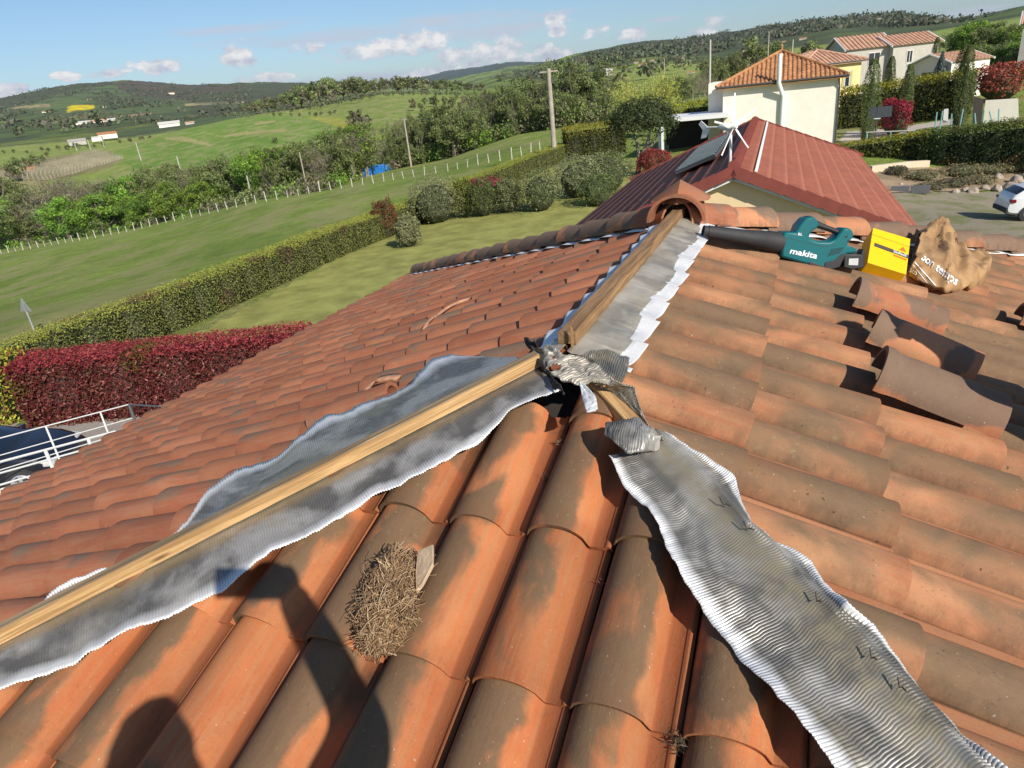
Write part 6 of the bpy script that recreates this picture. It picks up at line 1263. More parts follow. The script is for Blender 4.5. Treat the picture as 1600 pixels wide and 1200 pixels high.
# bird's nest of dry straw with a clay shard in it
def nest():
    OF, UF, VF, NFF = FACES['front']; c0 = onplane(628, 872, OF + NFF * .045, NFF); c1 = onplane(588, 1010, OF + NFF * .04, NFF); ax = (c1 - c0); L = ax.length; ax.normalize(); sd = NFF.cross(ax).normalized(); mid = (c0 + c1) / 2
    rg = random.Random(5); V = []; F = []; C = []
    def strand(p, d, l, r, bend, col):
        q = d.cross(NFF + sd * .3).normalized(); pts = [p + d * (l * (t - .5)) + q * bend * (1 - (2 * t - 1) ** 2) + NFF * bend * .4 * math.sin(t * 5) for t in (0, .25, .5, .75, 1)]; b = len(V)
        for i, P in enumerate(pts):
            for k in range(3): a = k * 2.094; V.append(P + q * (math.cos(a) * r) + d.cross(q) * (math.sin(a) * r)); C.append(col)
        for i in range(4):
            for k in range(3): F.append((b+i*3+k, b+i*3+(k+1) % 3, b+i*3+3+(k+1) % 3, b+i*3+3+k))
    cols = [(.34, .20, .10), (.44, .29, .15), (.20, .115, .06), (.27, .165, .085), (.55, .40, .24)]
    for i in range(3600):
        u = rg.uniform(-1, 1); a = rg.uniform(0, 6.283); rr_ = rg.random() ** .4; w = .052 * math.sqrt(max(0.02, 1 - u * u * .86)) * (1.0 + .12 * math.sin(u * 5)); 
        p = mid + ax * (u * L * .5) + sd * (math.cos(a) * rr_ * w) + NFF * (max(-.3, math.sin(a)) * rr_ * w * .8)
        th = rg.gauss(0, .9); d = (ax * math.cos(th) + sd * math.sin(th) + NFF * rg.gauss(0, .28)).normalized(); strand(p, d, rg.uniform(.02, .07), rg.uniform(.0005, .0014), rg.gauss(0, .007), cols[rg.randrange(5)])
    for i in range(70):
        u = rg.uniform(-1, 1); p = mid + ax * (u * L * .52) + sd * rg.uniform(-.07, .06) + NFF * rg.uniform(-.02, .03); th = rg.uniform(0, 6.28); d = (ax * math.cos(th) + sd * math.sin(th)).normalized(); strand(p, d, rg.uniform(.03, .07), .0006, rg.gauss(0, .015), cols[rg.randrange(5)])
    m, nt, b, o = new_mat('dry_straw'); t = NT(nt); t.L.new(t.attr('col'), b.inputs['Base Color']); b.inputs['Roughness'].default_value = .7
    e = npmesh('bird_nest', V, np.array(F), m, None, np.array(C)); tag(e, 'long clump of dry straw from a birds nest on the front tiles', 'bird nest')
    mb = MB(); ico = bmesh.new(); bmesh.ops.create_icosphere(ico, subdivisions=3, radius=1); mb.v = [mid + ax * (v.co.x * L * .46) + sd * (v.co.y * .044) + NFF * (v.co.z * .032 + mnoise.noise(v.co * 3) * .006) for v in ico.verts]; mb.f = [[v.index for v in f.verts] for f in ico.faces]; mb.m = [0] * len(mb.f); ico.free(); mb.build('packed_core', simple('packed_mud_straw', (.10, .07, .04), .9, bump=.5), e)
    P = [onplane(x, y, OF + NFF * .075, NFF) for x, y in ((652, 860), (681, 858), (679, 885), (658, 908), (645, 915), (646, 890))]; mb = MB(); mb.prism([p + NFF * h for p, h in zip(P, (.0, .02, .012, -.008, -.02, -.012))], (NFF * -.9 + ax * .2) * .012); tag(mb.build('clay_shard', MT['clay_pale'], bevel=.002), 'pale broken clay shard standing beside the straw clump', 'tile shard')
nest()
def litter(px, py, r, n, label, seed, col=((.30, .20, .11), (.20, .13, .08)), hgt=-.03, face='front', name='straw_tuft'):
    O, U, V_, N = FACES[face]; c = onplane(px, py, O + N * hgt, N); rg = np.random.default_rng(seed); Q = rg.normal(size=(n, 3)) * r * .45; V, F, C = leaves(Q, r * .9, colmix(rg, n, col), rg, .12); o = npmesh(name, V, F, MT['leaf'], None, C); o.location = c; return tag(o, label, 'debris')
litter(874, 692, .014, 60, 'small tuft of straw wedged high in the gap between two front tiles', 1); litter(852, 747, .012, 50, 'second small tuft of straw lower down the same gap', 2); litter(940, 912, .012, 40, 'reddish crumb of mortar and thread in a tile channel', 3, ((.34, .16, .10), (.28, .13, .09))); litter(1063, 1160, .017, 260, 'dark shrivelled leaf wad at the bottom between two tiles', 4, ((.12, .09, .06), (.18, .14, .1)), name='leaf_wad')
# ---------------------------------------------------------------- yard, cars, railings, rocks and small garden things
def ground_sheet(name, poly_px, mat, dz=.03, cell=.25, zfix=None, dmin=8, label=None):
    P = [(on_z(x, y, G0) if zfix else ground(x, y, dmin)) for x, y in poly_px]; xs = [p.x for p in P]; ys = [p.y for p in P]; x0, y0 = min(xs), min(ys); nx, ny = int((max(xs) - x0) / cell) + 2, int((max(ys) - y0) / cell) + 2
    X, Y = np.meshgrid(x0 + np.arange(nx) * cell, y0 + np.arange(ny) * cell, indexing='ij'); ins = in_poly(X.ravel(), Y.ravel(), [(p.x, p.y) for p in P]).reshape(nx, ny); zz = gz_np(X, Y) + dz
    F = []; idx = lambda i, j: i * ny + j
    for i in range(nx - 1):
        for j in range(ny - 1):
            if ins[i, j] and ins[i+1, j] and ins[i, j+1] and ins[i+1, j+1]: F.append((idx(i, j), idx(i+1, j), idx(i+1, j+1), idx(i, j+1)))
    F = np.array(F); u, inv = np.unique(F, return_inverse=True); V = np.stack([X.ravel(), Y.ravel(), zz.ravel()], 1)[u]
    return tag(npmesh(name, V, inv.reshape(F.shape), mat, None), kind='structure')
def gravel_mat(name, a, b_, g, gm=.5):
    m, nt, b, o = new_mat(name); t = NT(nt); v = t.tc(); n1 = t.noise(v, 14, 5, .7); n2 = t.noise(v, .7, 6, .65, .4); n3 = t.noise(v, 45, 3, .6)
    c = t.mix(t.ramp(n1, [(.35, 0.0), (.65, 1.0)]), a, b_); c = t.mix(t.m('MULTIPLY', t.ramp(n2, [(.45, 0.0), (.6, 1.0)]), gm), c, g); c = t.mix(1, c, t.ramp(n3, [(.3, .75), (.7, 1.3)]), 'MULTIPLY'); t.L.new(c, b.inputs['Base Color']); b.inputs['Roughness'].default_value = .95; t.bump(n1, .6, .03, b); return m
MT['gravel'] = gravel_mat('gravel_and_grass', (.20, .17, .11), (.30, .26, .18), (.15, .16, .055), .9); MT['drive'] = gravel_mat('tarred_drive', (.30, .27, .24), (.36, .33, .30), (.24, .19, .14), .5); MT['pale_drive'] = gravel_mat('pale_drive', (.48, .42, .35), (.54, .48, .41), (.4, .35, .28), .3)
ground_sheet('gravel_yard', [(1330, 312), (1390, 303), (1500, 300), (1720, 292), (1900, 420), (1560, 470), (1380, 420)], MT['gravel'], dmin=12)
ground_sheet('driveway', [(-200, 660), (-40, 657), (70, 664), (240, 648), (420, 625), (460, 760), (300, 900), (-300, 1000)], MT['drive'], zfix=True)
ground_sheet('neighbour_drive', [(1305, 222), (1320, 206), (1440, 194), (1490, 186), (1520, 192), (1440, 202), (1330, 226)], MT['pale_drive'], dmin=52, cell=.3)
ground_sheet('lawn', [(230, 560), (590, 376), (700, 330), (800, 286), (860, 263), (960, 248), (1010, 262), (1060, 300), (900, 420), (500, 700)], simple('mown_lawn', (.28, .28, .085), .95, var=.3, scale=.8, bump=.8, bdist=.04, spec=.1, detail=10), dmin=9, cell=.4)
MT['rock'] = simple('garden_rock', (.38, .32, .25), .9, var=.35, scale=3, bump=.8, bdist=.06)
def rock(px, py, wpx, label, seed, group='rocks along the yard'):
    P = ground(px, py, 30); w = wpx / FPX * P.dot(FW); bm = bmesh.new(); bmesh.ops.create_icosphere(bm, subdivisions=3, radius=.5)
    for v in bm.verts: v.co = v.co * (1 + .35 * mnoise.noise(v.co * 2.2 + Vector((seed, 0, 0)))); v.co = Vector((v.co.x * w, v.co.y * w * .8, v.co.z * w * .75))
    me = bpy.data.meshes.new('rock'); bm.to_mesh(me); bm.free(); me.materials.append(MT['rock']); o = link(bpy.data.objects.new('rock', me)); o.location = P + Z * w * .18; o.rotation_euler = (0, 0, seed); return tag(o, label, 'rock', group)
rl = [(1408, 290, 7, 'small low'), (1470, 299, 9, 'small dark'), (1492, 303, 14, 'rounded brown'), (1507, 300, 12, 'squat grey'), (1521, 302, 17, 'pale upright'), (1539, 298, 14, 'brown angular'), (1557, 299, 18, 'broad pale'), (1579, 299, 25, 'largest grey'), (1588, 287, 24, 'high brownish'), (1604, 280, 20, 'flat topped'), (1560, 280, 16, 'half buried')]
for i, (x, y, w, l) in enumerate(rl): rock(x, y, w, f'{l} rock edging the dry bank behind the yard', i * 1.7)
for i, (x, y, w, h, l) in enumerate([(1400, 275, 30, 13, 'brown tussock at the foot of the sunlit hedge'), (1440, 282, 60, 14, 'wide dry tussock above the grey panels'), (1500, 276, 60, 16, 'grey green tussock in the middle of the dry bank'), (1490, 293, 46, 12, 'straw coloured tussock behind the small rocks'), (1545, 272, 56, 14, 'pale dry tussock under the dark hedge'), (1580, 270, 40, 12, 'brownish tussock at the right of the dry bank'), (1455, 296, 40, 9, 'thin straw tussock right of the grey panels'), (1530, 287, 44, 11, 'low straw tussock between rocks and hedge')]):
    shrub(x, y, w, h, None, [(.26, .21, .11), (.20, .17, .09), (.15, .14, .07)] if i % 3 else [(.17, .15, .09), (.14, .12, .07)], l, 60 + i, 900, .16, name='dry_tussock', group='dry tussocks on the bank', cat='tussock', asp=.2)
litter_c = [(.32, .26, .16), (.42, .34, .22)]
ground_sheet('dry_bank', [(1330, 300), (1352, 272), (1420, 262), (1500, 262), (1640, 250), (1680, 292), (1500, 301), (1390, 304)], gravel_mat('dry_bank_soil', (.30, .20, .12), (.42, .31, .19), (.20, .15, .08), .7), dmin=25, dz=.05)
# low beige kerb and grey panels in front of the hedge
pk = [ground(x, y, 25) for x, y in ((1362, 271), (1420, 264), (1452, 262))]; mb = MB(); 
for a, b in zip(pk, pk[1:]): mb.prism([a - Z * .2, b - Z * .2, b + Z * .42, a + Z * .42], Vector((0, .35, 0)))
tag(mb.build('low_wall', simple('beige_kerb', (.60, .50, .36), .9)), 'low beige wall at the foot of the sunlit clipped hedge', 'wall')
gp = [stand(x, 43, y) for x, y in ((1391, 304), (1421, 303), (1453, 302))]
for i in range(2):
    a, b = gp[i].copy(), gp[i+1].copy(); h = .42; zz_ = htop(1420, 303, 43); a.z = b.z = zz_; mb = MB(); d = (b - a).normalized(); mb.prism([a + d * .02, b - d * .02, b - d * .02 + Z * h, a + d * .02 + Z * h], Vector((-d.y, d.x, 0)) * .12); tag(mb.build('low_planter', simple('slate_block', (.12, .12, .13), .7), bevel=.02), ['left', 'right'][i] + ' one of the two dark grey low planters at the gravel edge', 'planter', 'grey planters by the gravel')
# white garden wall, gate, sign board, swing frame
def slab(pts_px, D, th, name, mat, label, cat, group=None):
    P = [at_d(x, y, D) for x, y in pts_px]; d = Vector((P[1].x - P[0].x, P[1].y - P[0].y, 0)).normalized(); mb = MB(); mb.prism(P, Vector((-d.y, d.x, 0)) * th); return tag(mb.build(name, mat), label, cat, group)
slab([(1534, 196), (1592, 192), (1591, 154), (1540, 157)], 70, .25, 'garden_wall', MT['white_wall'], 'white garden wall below the broad crimson shrub', 'wall'); slab([(1519, 192), (1533, 194), (1537, 155), (1521, 150)], 69.5, .3, 'wooden_gate', simple('dark_brown_wood', (.07, .055, .05), .8), 'dark slatted gate at the left end of the white garden wall', 'gate'); slab([(1473, 192), (1481, 191), (1482, 170), (1475, 171)], 71, .2, 'white_box', MT['white'], 'narrow white utility box left of the tall cypress', 'utility box')
P = stand(1367, 60, 218); h1, h2 = htop(1367, 184, 60), htop(1370, 167, 60); bb = tag(empty('basketball_stand', P), 'dark rectangular panel on a thin post, like a basketball board', 'basketball hoop'); mb = MB(); mb.tube([(0, 0, 0), (0, 0, h2 - P.z)], .05, 8); mb.build('post', MT['gutter'], bb)
dr = Vector((P.y, -P.x, 0)).normalized(); mb = MB(); mb.box(Z * ((h1 + h2) / 2 - P.z) + dr * .2, (1.45, .06, h2 - h1), dr, dr.cross(Z)); mb.build('board', simple('charcoal_board', (.06, .065, .075), .6), bb); mb = MB(); mb.tube([Z * (h1 - P.z - .05) + dr.cross(Z) * .3 + Vector((math.cos(a) * .22, math.sin(a) * .22, 0)) for a in np.linspace(0, 6.28, 14)], .02, 5, False); mb.build('hoop_ring', MT['white'], bb)
TEAL = simple('pale_teal_paint', (.22, .42, .42), .6)
def px_tube(pts, D, r, parent, name, mat, org):
    mb = MB(); mb.tube([at_d(x, y, D) - org for x, y in pts], r, 6); return mb.build(name, mat, parent)
org = at_d(1480, 205, 57.5); sw_ = tag(empty('swing_frame', org), 'pale teal tubular play frame standing behind the hedge', 'play frame')
for a, b in (((1464, 175), (1460, 208)), ((1473, 173), (1467, 208)), ((1487, 178), (1486, 202)), ((1505, 170), (1499, 200)), ((1523, 177), (1525, 200)), ((1538, 172), (1535, 196)), ((1546, 174), (1551, 193)), ((1561, 170), (1560, 190))): px_tube([a, b], 57.5, .04, sw_, 'leg', TEAL, org)
org2 = at_d(1390, 215, 57.5); fr2 = tag(empty('teal_barrier', org2), 'low pale teal barrier with a weathered top rail behind the sunlit hedge', 'barrier')
for a, b in (((1355, 207), (1354, 222)), ((1392, 206), (1391, 216)), ((1427, 203), (1426, 214)), ((1415, 206), (1414, 216))): px_tube([a, b], 57.5, .05, fr2, 'post', TEAL, org2)
px_tube([(1353, 207), (1430, 204)], 57.5, .05, fr2, 'rail', MT['concrete'], org2)
# triangular road sign seen from behind
P = stand(57, 26, 524); P = ground(58, 528, 10); D_ = math.hypot(P.x, P.y); sg = tag(empty('road_sign', P), 'grey back of a triangular road sign at the pasture edge', 'road sign'); zt = htop(42, 466, D_) - P.z; mb = MB(); mb.tube([(0, 0, -.1), (0, 0, zt)], .035, 8); mb.build('post', MT['pole_wood'] if False else simple('galvanised_post', (.42, .43, .43), .5, .4), sg)
dr = Vector((P.y, -P.x, 0)).normalized(); dr = (dr * .55 + dr.cross(Z) * .8).normalized(); mb = MB(); mb.prism([dr * -.3 + Z * (zt - .5), dr * .3 + Z * (zt - .5), Z * (zt + .06)], dr.cross(Z) * .03); mb.build('plate', simple('sign_back', (.30, .31, .32), .5, .3), sg)

# ---- cars: lofted bodies
def car(label, name, L, Wd, H, paint, M, wheel_r=.32, hatch=True):
    """x forward, y left, z up; origin on the ground under the middle of the car"""
    e = tag(empty(name), label, 'car'); 
    # side profile (x, z of lower edge, belt height, roof height factor)
    st = [(-L/2, .38, .62, .62), (-L/2 + .06, .30, .86, .90), (-L/2 + .22, .26, .98, 1.12), (-L/2 + .55, .24, 1.00, H - .10), (-L/2 + 1.05, .22, .98, H), (-L/2 + 1.9, .20, .94, H + .01), (-L/2 + 2.5, .20, .92, H - .10), (L/2 - 1.20, .20, .90, H - .42 if True else 0), (L/2 - .98, .20, .89, .97), (L/2 - .5, .22, .80, .86), (L/2 - .12, .26, .66, .70), (L/2, .36, .56, .58)]
    V = []; F = []; rows = 11; mi = []
    for x, z0, zb_, zr in st:
        tp_ = 1 - .16 * max(0, (abs(x) - L/2 + .55) / .55); w = Wd / 2 * tp_; wr = w * (.74 if zr > zb_ + .15 else .9)
        half = [(0, z0), (w * .8, z0), (w * .98, z0 + .1), (w, (z0 + zb_) / 2), (w * .985, zb_ - .03), (w * .95, zb_), ((w * .95 + wr) / 2 + .01, (zb_ + zr) / 2), (wr, zr - .05 if zr > zb_ + .15 else zr - .005), (wr * .86, zr), (wr * .5, zr + .012), (0, zr + .018)]
        V += [(x, y, z) for y, z in half] + [(x, -y, z) for y, z in reversed(half[1:-1])]
    n = 2 * rows - 2
    for i in range(len(st) - 1):
        for k in range(n):
            F.append((i*n+k, i*n+(k+1) % n, (i+1)*n+(k+1) % n, (i+1)*n+k)); side = k in (5, 6, 13, 14); g = 0
            if side and 3 <= i <= 7: g = 1 if (k in (6, 13) or k in (5, 14)) else 0
            if i in (2,) and k in (7, 8, 9, 10, 11, 12): g = 1
            if i in (7,) and 7 <= k <= 12: g = 1
            mi.append(g)
    F.append(tuple(range(n))); F.append(tuple(reversed(range((len(st)-1)*n, len(st)*n)))); mi += [0, 0]
    me = bpy.data.meshes.new('body'); me.from_pydata(V, [], F); me.materials.append(paint); me.materials.append(MT['car_glass']); me.polygons.foreach_set('material_index', mi); b = link(bpy.data.objects.new('body', me), e)
    bm = bmesh.new(); bm.from_mesh(me); bmesh.ops.recalc_face_normals(bm, faces=bm.faces); bm.to_mesh(me); bm.free(); me.polygons.foreach_set('use_smooth', [True] * len(me.polygons)); me.set_sharp_from_angle(angle=math.radians(38))
    for sx in (-L/2 + .78, L/2 - .82):
        for sy in (-1, 1):
            mb = MB(); mb.tube([(sx, sy * (Wd/2 - .20), wheel_r), (sx, sy * (Wd/2 + .005), wheel_r)], wheel_r + .055, 24); a = mb.build('wheel_arch', MT['rubber'], e, True)
            mb = MB(); mb.tube([(sx, sy * (Wd/2 - .18), wheel_r), (sx, sy * (Wd/2 - .17), wheel_r), (sx, sy * (Wd/2 + .015), wheel_r), (sx, sy * (Wd/2 + .02), wheel_r)], [wheel_r - .02, wheel_r, wheel_r, wheel_r - .03], 26); w = mb.build('wheel', MT['rubber'], e, True)
            mb = MB(); c = Vector((sx, sy * (Wd/2 + .028), wheel_r)); mb.tube([c - Vector((0, sy * .03, 0)), c - Vector((0, sy * .028, 0))], wheel_r * .70, 26); 
            for k in range(5):
                a_ = k * 1.2566 + .3; d = Vector((math.cos(a_), 0, math.sin(a_))); mb.box(c + d * wheel_r * .36, (wheel_r * .62, .03, .075), d, (0, 1, 0))
            mb.tube([c + Vector((math.cos(t) * wheel_r * .68, 0, math.sin(t) * wheel_r * .68)) for t in np.linspace(0, 6.283, 25)], .022, 6, False); mb.build('rim', MT['alloy'], w)
    for sy in (-1, 1):
        mb = MB(); mb.box((-L/2 + .13, sy * Wd * .41, .86), (.2, .22, .14), (1, sy * .4, 0), (0, 1, 0)); mb.build('tail_light', MT['tail'], e, bevel=.03); mb = MB(); mb.box((L/2 - .2, sy * Wd * .37, .66), (.24, .3, .13), (1, sy * -.3, -.2), (0, 1, 0)); mb.build('headlight', MT['label_grey'], e, bevel=.03); mb = MB(); mb.box((L/2 - 1.45, sy * (Wd/2 + .07), .98), (.12, .2, .13)); mb.build('mirror', paint, e, bevel=.03)
    mb = MB(); mb.box((-L/2 - .02, 0, .45), (.1, Wd * .8, .2)); mb.build('bumper', MT['rubber'], e, bevel=.03)
    e.matrix_world = M; return e
MT['car_glass'] = simple('car_glass', (.012, .014, .018), .06, var=0, spec=.8); MT['alloy'] = simple('alloy', (.6, .6, .62), .3, .6, var=.02); MT['tail'] = simple('tail_lamp', (.22, .01, .02), .2, var=0)
def paint(name, c): m, nt, b, o = new_mat(name); b.inputs['Base Color'].default_value = (*c, 1); b.inputs['Roughness'].default_value = .3; b.inputs['Coat Weight'].default_value = .8; b.inputs['Coat Roughness'].default_value = .04; return m
Pw = ground(1606, 347, 20); Pw = Vector((Pw.x, Pw.y, gz(Pw.x, Pw.y) + .03)); vd = Vector((Pw.x, Pw.y, 0)).normalized(); fwd = (Vector((vd.y, -vd.x, 0)) * .92 + vd * .40).normalized(); lf = Z.cross(fwd)
org = Pw + fwd * (4.06 / 2 - .78) + lf * (1.72 / 2); Mc = Matrix(((fwd.x, lf.x, 0, org.x), (fwd.y, lf.y, 0, org.y), (0, 0, 1, org.z), (0, 0, 0, 1)))
car('white hatchback parked on the gravel, cut off by the right edge of the photo', 'white_car', 4.06, 1.73, 1.44, paint('white_car_paint', (.78, .79, .80)), Mc)
Pb_ = on_z(52, 742, G0 + .03); vd = Vector((Pb_.x, Pb_.y, 0)).normalized(); a0 = on_z(-160, 745, G0 + .7); a1 = on_z(120, 700, G0 + .7); fwd = (a1 - a0); fwd.z = 0; fwd.normalize(); lf = Z.cross(fwd); org = on_z(6, 702, G0 + .9); org.z = G0 + .03; org = org - fwd * .7
Mc = Matrix(((fwd.x, lf.x, 0, org.x), (fwd.y, lf.y, 0, org.y), (0, 0, 1, org.z), (0, 0, 0, 1)))
car('dark blue car on the driveway behind the white railing', 'dark_car', 4.3, 1.76, 1.42, paint('navy_car_paint', (.006, .008, .015)), Mc)
# railings by the driveway: a thin wire one, then a white barred one nearer
def rail_line(name, label, top, D0, D1, h, bars, posts, mat, r=.02, pr=.028, wires=0, group=None, ext=-8):
    a = at_d(*top[0], D0); b = at_d(*top[1], D1); e = tag(empty(name, (a.x, a.y, a.z - h)), label, 'railing', group); o = a - Z * h; d = b - a
    for k, z in enumerate(bars): mb = MB(); mb.tube([a - o - Z * (h - z) if False else (a - o) + Z * (z - h), (b - o) + Z * (z - h)], r if k == len(bars) - 1 else r * .8, 6); mb.build('rail', mat, e)
    for t in posts: mb = MB(); q = a.lerp(b, t) - o; mb.tube([q, Vector((q.x, q.y, q.z - h))], pr, 8); mb.build('post', mat, e)
    return e
WHR = simple('white_rail_paint', (.74, .74, .72), .5, var=.05)
rail_line('thin_railing', 'thin white wire railing running above the dark car', ((-220, 742), (201, 632)), 15.5, 17.5, .95, (.3, .6, .95), (.62, .86), WHR, .014, .02)
rail_line('corner_railing', 'short dark railing continuing the thin one round its corner', ((201, 632), (262, 636)), 17.5, 15.8, .95, (.95,), (.01,), simple('grey_rail', (.16, .17, .18), .5, .5), .02, .035)
rail_line('white_railing', 'white railing with several flat bars nearest the roof edge', ((-220, 780), (180, 674)), 12.6, 14.2, .75, (.12, .2, .28, .36, .56, .75), (.42, .66, .86, .98), WHR, .022, .03)

# ---------------------------------------------------------------- the house below its roof
wm = MB(); e0 = [Cs[k] for k in ('fl', 'fr', 'rr', 'rl')]; cc = sum(e0, Vector()) / 4; P = [c + (cc - c) * .11 for c in e0]; P = [Vector((p.x, p.y, G0 - .3)) for p in P]; wm.prism(P, Z * (e0[0].z - .12 - G0 + .3)); hp(wm.build('wall', MT['cream_wall']))
for i, (a, b) in enumerate(zip(e0, e0[1:] + e0[:1])):
    out = ((a + b) / 2 - cc); out.z = 0; out.normalize(); mb = MB(); mb.tube([a + out * .04 - Z * .16, b + out * .04 - Z * .16], .06, 10); hp(mb.build('gutter', MT['gutter'], smooth=True)); mb = MB(); mb.box((a + b) / 2 - out * .06 - Z * .16, ((b - a).length - .1, .025, .18), (b - a), out); hp(mb.build('fascia', MT['white']))
# small bright pieces of cleat under the far hip tiles
for k in range(9):
    s = .5 + k * .42; P = B_ + HB['l'] * s - R_ * .15 + Z * .02; 
# ---------------------------------------------------------------- two people, both behind or beside the camera: their shadows fall on the tiles
def skin_body(name, pts, edges, radii, mat, parent=None, sub=2, root=0):
    me = bpy.data.meshes.new(name); me.from_pydata([tuple(p) for p in pts], edges, []); o = link(bpy.data.objects.new(name, me), parent); m = o.modifiers.new('skin', 'SKIN'); sv = me.skin_vertices[0].data if me.skin_vertices else None
    if sv is None:
        bm = bmesh.new(); bm.from_mesh(me); bm.verts.layers.skin.verify(); bm.to_mesh(me); bm.free(); sv = me.skin_vertices[0].data
    for i, r in enumerate(radii): sv[i].radius = (r, r) if not isinstance(r, tuple) else r; sv[i].use_root = (i == root)
    s = o.modifiers.new('smooth', 'SUBSURF'); s.levels = s.render_levels = sub; me.materials.append(mat); me.polygons.foreach_set('use_smooth', [True] * len(me.polygons)); m.use_smooth_shade = True; return o
MT['skin'] = simple('skin', (.52, .30, .20), .5, var=.05); MT['jacket'] = simple('navy_work_jacket', (.03, .04, .07), .85, var=.2, scale=10, bump=.3); MT['trousers'] = simple('grey_work_trousers', (.10, .10, .10), .9, var=.2, scale=10, bump=.3); MT['hair'] = simple('brown_hair', (.05, .03, .02), .7); MT['boot'] = simple('black_boot', (.03, .03, .03), .6)
def hand(parent, wrist, palm_dir, palm_n, curl, side):
    """palm and five separate fingers"""
    d = palm_dir.normalized(); n = palm_n.normalized(); s = d.cross(n).normalized() * side; pts = [wrist, wrist + d * .045, wrist + d * .085]; ed = [(0, 1), (1, 2)]; ra = [.026, (.034, .016), (.036, .014)]
    o = skin_body('palm', pts, ed, ra, MT['skin'], parent)
    for k, (off, L, r) in enumerate(((-.027, .066, .0085), (-.009, .076, .009), (.010, .072, .0088), (.028, .056, .0078))):
        b = wrist + d * .075 + s * off; q = [b]; a = 0
        for j, f in enumerate((.45, .32, .23)): a += curl * (.5 + .35 * j) + .06 * k; q.append(q[-1] + (d * math.cos(a) + n * math.sin(a)) * L * f)
        skin_body('finger', q, [(0, 1), (1, 2), (2, 3)], [r * 1.1, r, r * .92, r * .8], MT['skin'], parent)
    b = wrist + d * .03 - s * .028; skin_body('thumb', [b, b + (d * .6 - s * .6 + n * .3).normalized() * .034, b + (d * .85 - s * .5 + n * .6).normalized() * .062], [(0, 1), (1, 2)], [.013, .011, .009], MT['skin'], parent)
def figure(label, J, look, hands=True, seed=0):
    """J: joints in world space; the legs, trunk, arms, neck and head are one continuous surface"""
    root = tag(empty('person', (J['footL'] + J['footR']) / 2), label, 'person'); o = root.location
    K = ['pelvis', 'waist', 'chest', 'neck', 'jaw', 'head', 'crown', 'shL', 'elL', 'wrL', 'shR', 'elR', 'wrR', 'hipL', 'knL', 'anL', 'footL', 'hipR', 'knR', 'anR', 'footR']
    R = [(.15, .12), (.135, .105), (.165, .12), .058, .07, (.08, .095), .06, .072, .052, .036, .072, .052, .036, .088, .062, .042, .04, .088, .062, .042, .04]
    E = [(0, 1), (1, 2), (2, 3), (3, 4), (4, 5), (5, 6), (2, 7), (7, 8), (8, 9), (2, 10), (10, 11), (11, 12), (0, 13), (13, 14), (14, 15), (15, 16), (0, 17), (17, 18), (18, 19), (19, 20)]
    b = skin_body('body', [(J[k] + (J[k] - J['el' + k[2]]).normalized() * .035 if k in ('wrL', 'wrR') else J[k]) - o for k in K], E, R, MT['jacket'], root)
    H = J['head'] - o; look = look.normalized(); sd = look.cross(Z).normalized(); up = sd.cross(look)
    bm = bmesh.new(); bmesh.ops.create_uvsphere(bm, u_segments=28, v_segments=20, radius=1)
    for v in bm.verts:
        x, y, z = v.co; f = max(0, y); w = 1 - .22 * max(0, -z) ; 
        p = sd * (x * .077 * w) + look * (y * .098 * (1 - .10 * max(0, -z))) + up * (z * .118)
        p += look * (.022 * math.exp(-((x / .16) ** 2 + ((z + .12) / .2) ** 2)) * (f > .5)) - look * (.008 * math.exp(-(((abs(x) - .38) / .17) ** 2 + ((z - .08) / .14) ** 2)) * (f > .5)) + look * (.006 * math.exp(-((x / .3) ** 2 + ((z + .48) / .08) ** 2)) * (f > .5)); v.co = H + p
    me = bpy.data.meshes.new('face'); bm.to_mesh(me); bm.free(); me.materials.append(MT['skin']); me.polygons.foreach_set('use_smooth', [True] * len(me.polygons)); link(bpy.data.objects.new('face', me), b)
    for s in (-1, 1):
        mb = MB(); mb.tube([H + sd * s * .03 + look * .083 + up * .01, H + sd * s * .03 + look * .094 + up * .01], [.011, .004], 10); mb.build('eye', MT['label_grey'], b, True); mb = MB(); mb.tube([H + sd * s * .074 - up * .025, H + sd * s * .088 + up * .0, H + sd * s * .082 + up * .028], [.007, .013, .01], 8); mb.build('ear', MT['skin'], b, True)
    mb = MB(); mb.tube([H + look * .092 - up * .055 - sd * .022, H + look * .098 - up * .056, H + look * .092 - up * .055 + sd * .022], .004, 6); mb.build('mouth', simple('lips', (.35, .12, .10), .5), b, True)
    bm = bmesh.new(); bmesh.ops.create_uvsphere(bm, u_segments=28, v_segments=20, radius=1); [bm.verts.remove(v) for v in [v for v in bm.verts if v.co.z < (.30 if v.co.y > .35 else -.35 + .5 * max(0, v.co.y + .3))]]
    for v in bm.verts: x, y, z = v.co; k = 1.06 + .05 * mnoise.noise(Vector(v.co) * 5); v.co = H + sd * (x * .079 * k) + look * (y * .101 * k) + up * (z * .120 * k)
    me = bpy.data.meshes.new('hair'); bm.to_mesh(me); bm.free(); me.materials.append(MT['hair']); link(bpy.data.objects.new('hair', me), b)
    skin_body('trousers', [J[k] - o for k in ('pelvis', 'hipL', 'knL', 'anL', 'hipR', 'knR', 'anR')], [(0, 1), (1, 2), (2, 3), (0, 4), (4, 5), (5, 6)], [.118, .104, .076, .056, .104, .076, .056], MT['trousers'], b)
    for s in 'LR':
        f = J['foot' + s] - o; a = J['an' + s] - o; skin_body('boot', [a, Vector((a.x, a.y, f.z + .01)), f + (f - a) * .25 * Vector((1, 1, 0)).length * 0 , f], [(0, 1), (1, 3)], [.05, .05, .04, .042], MT['boot'], b)
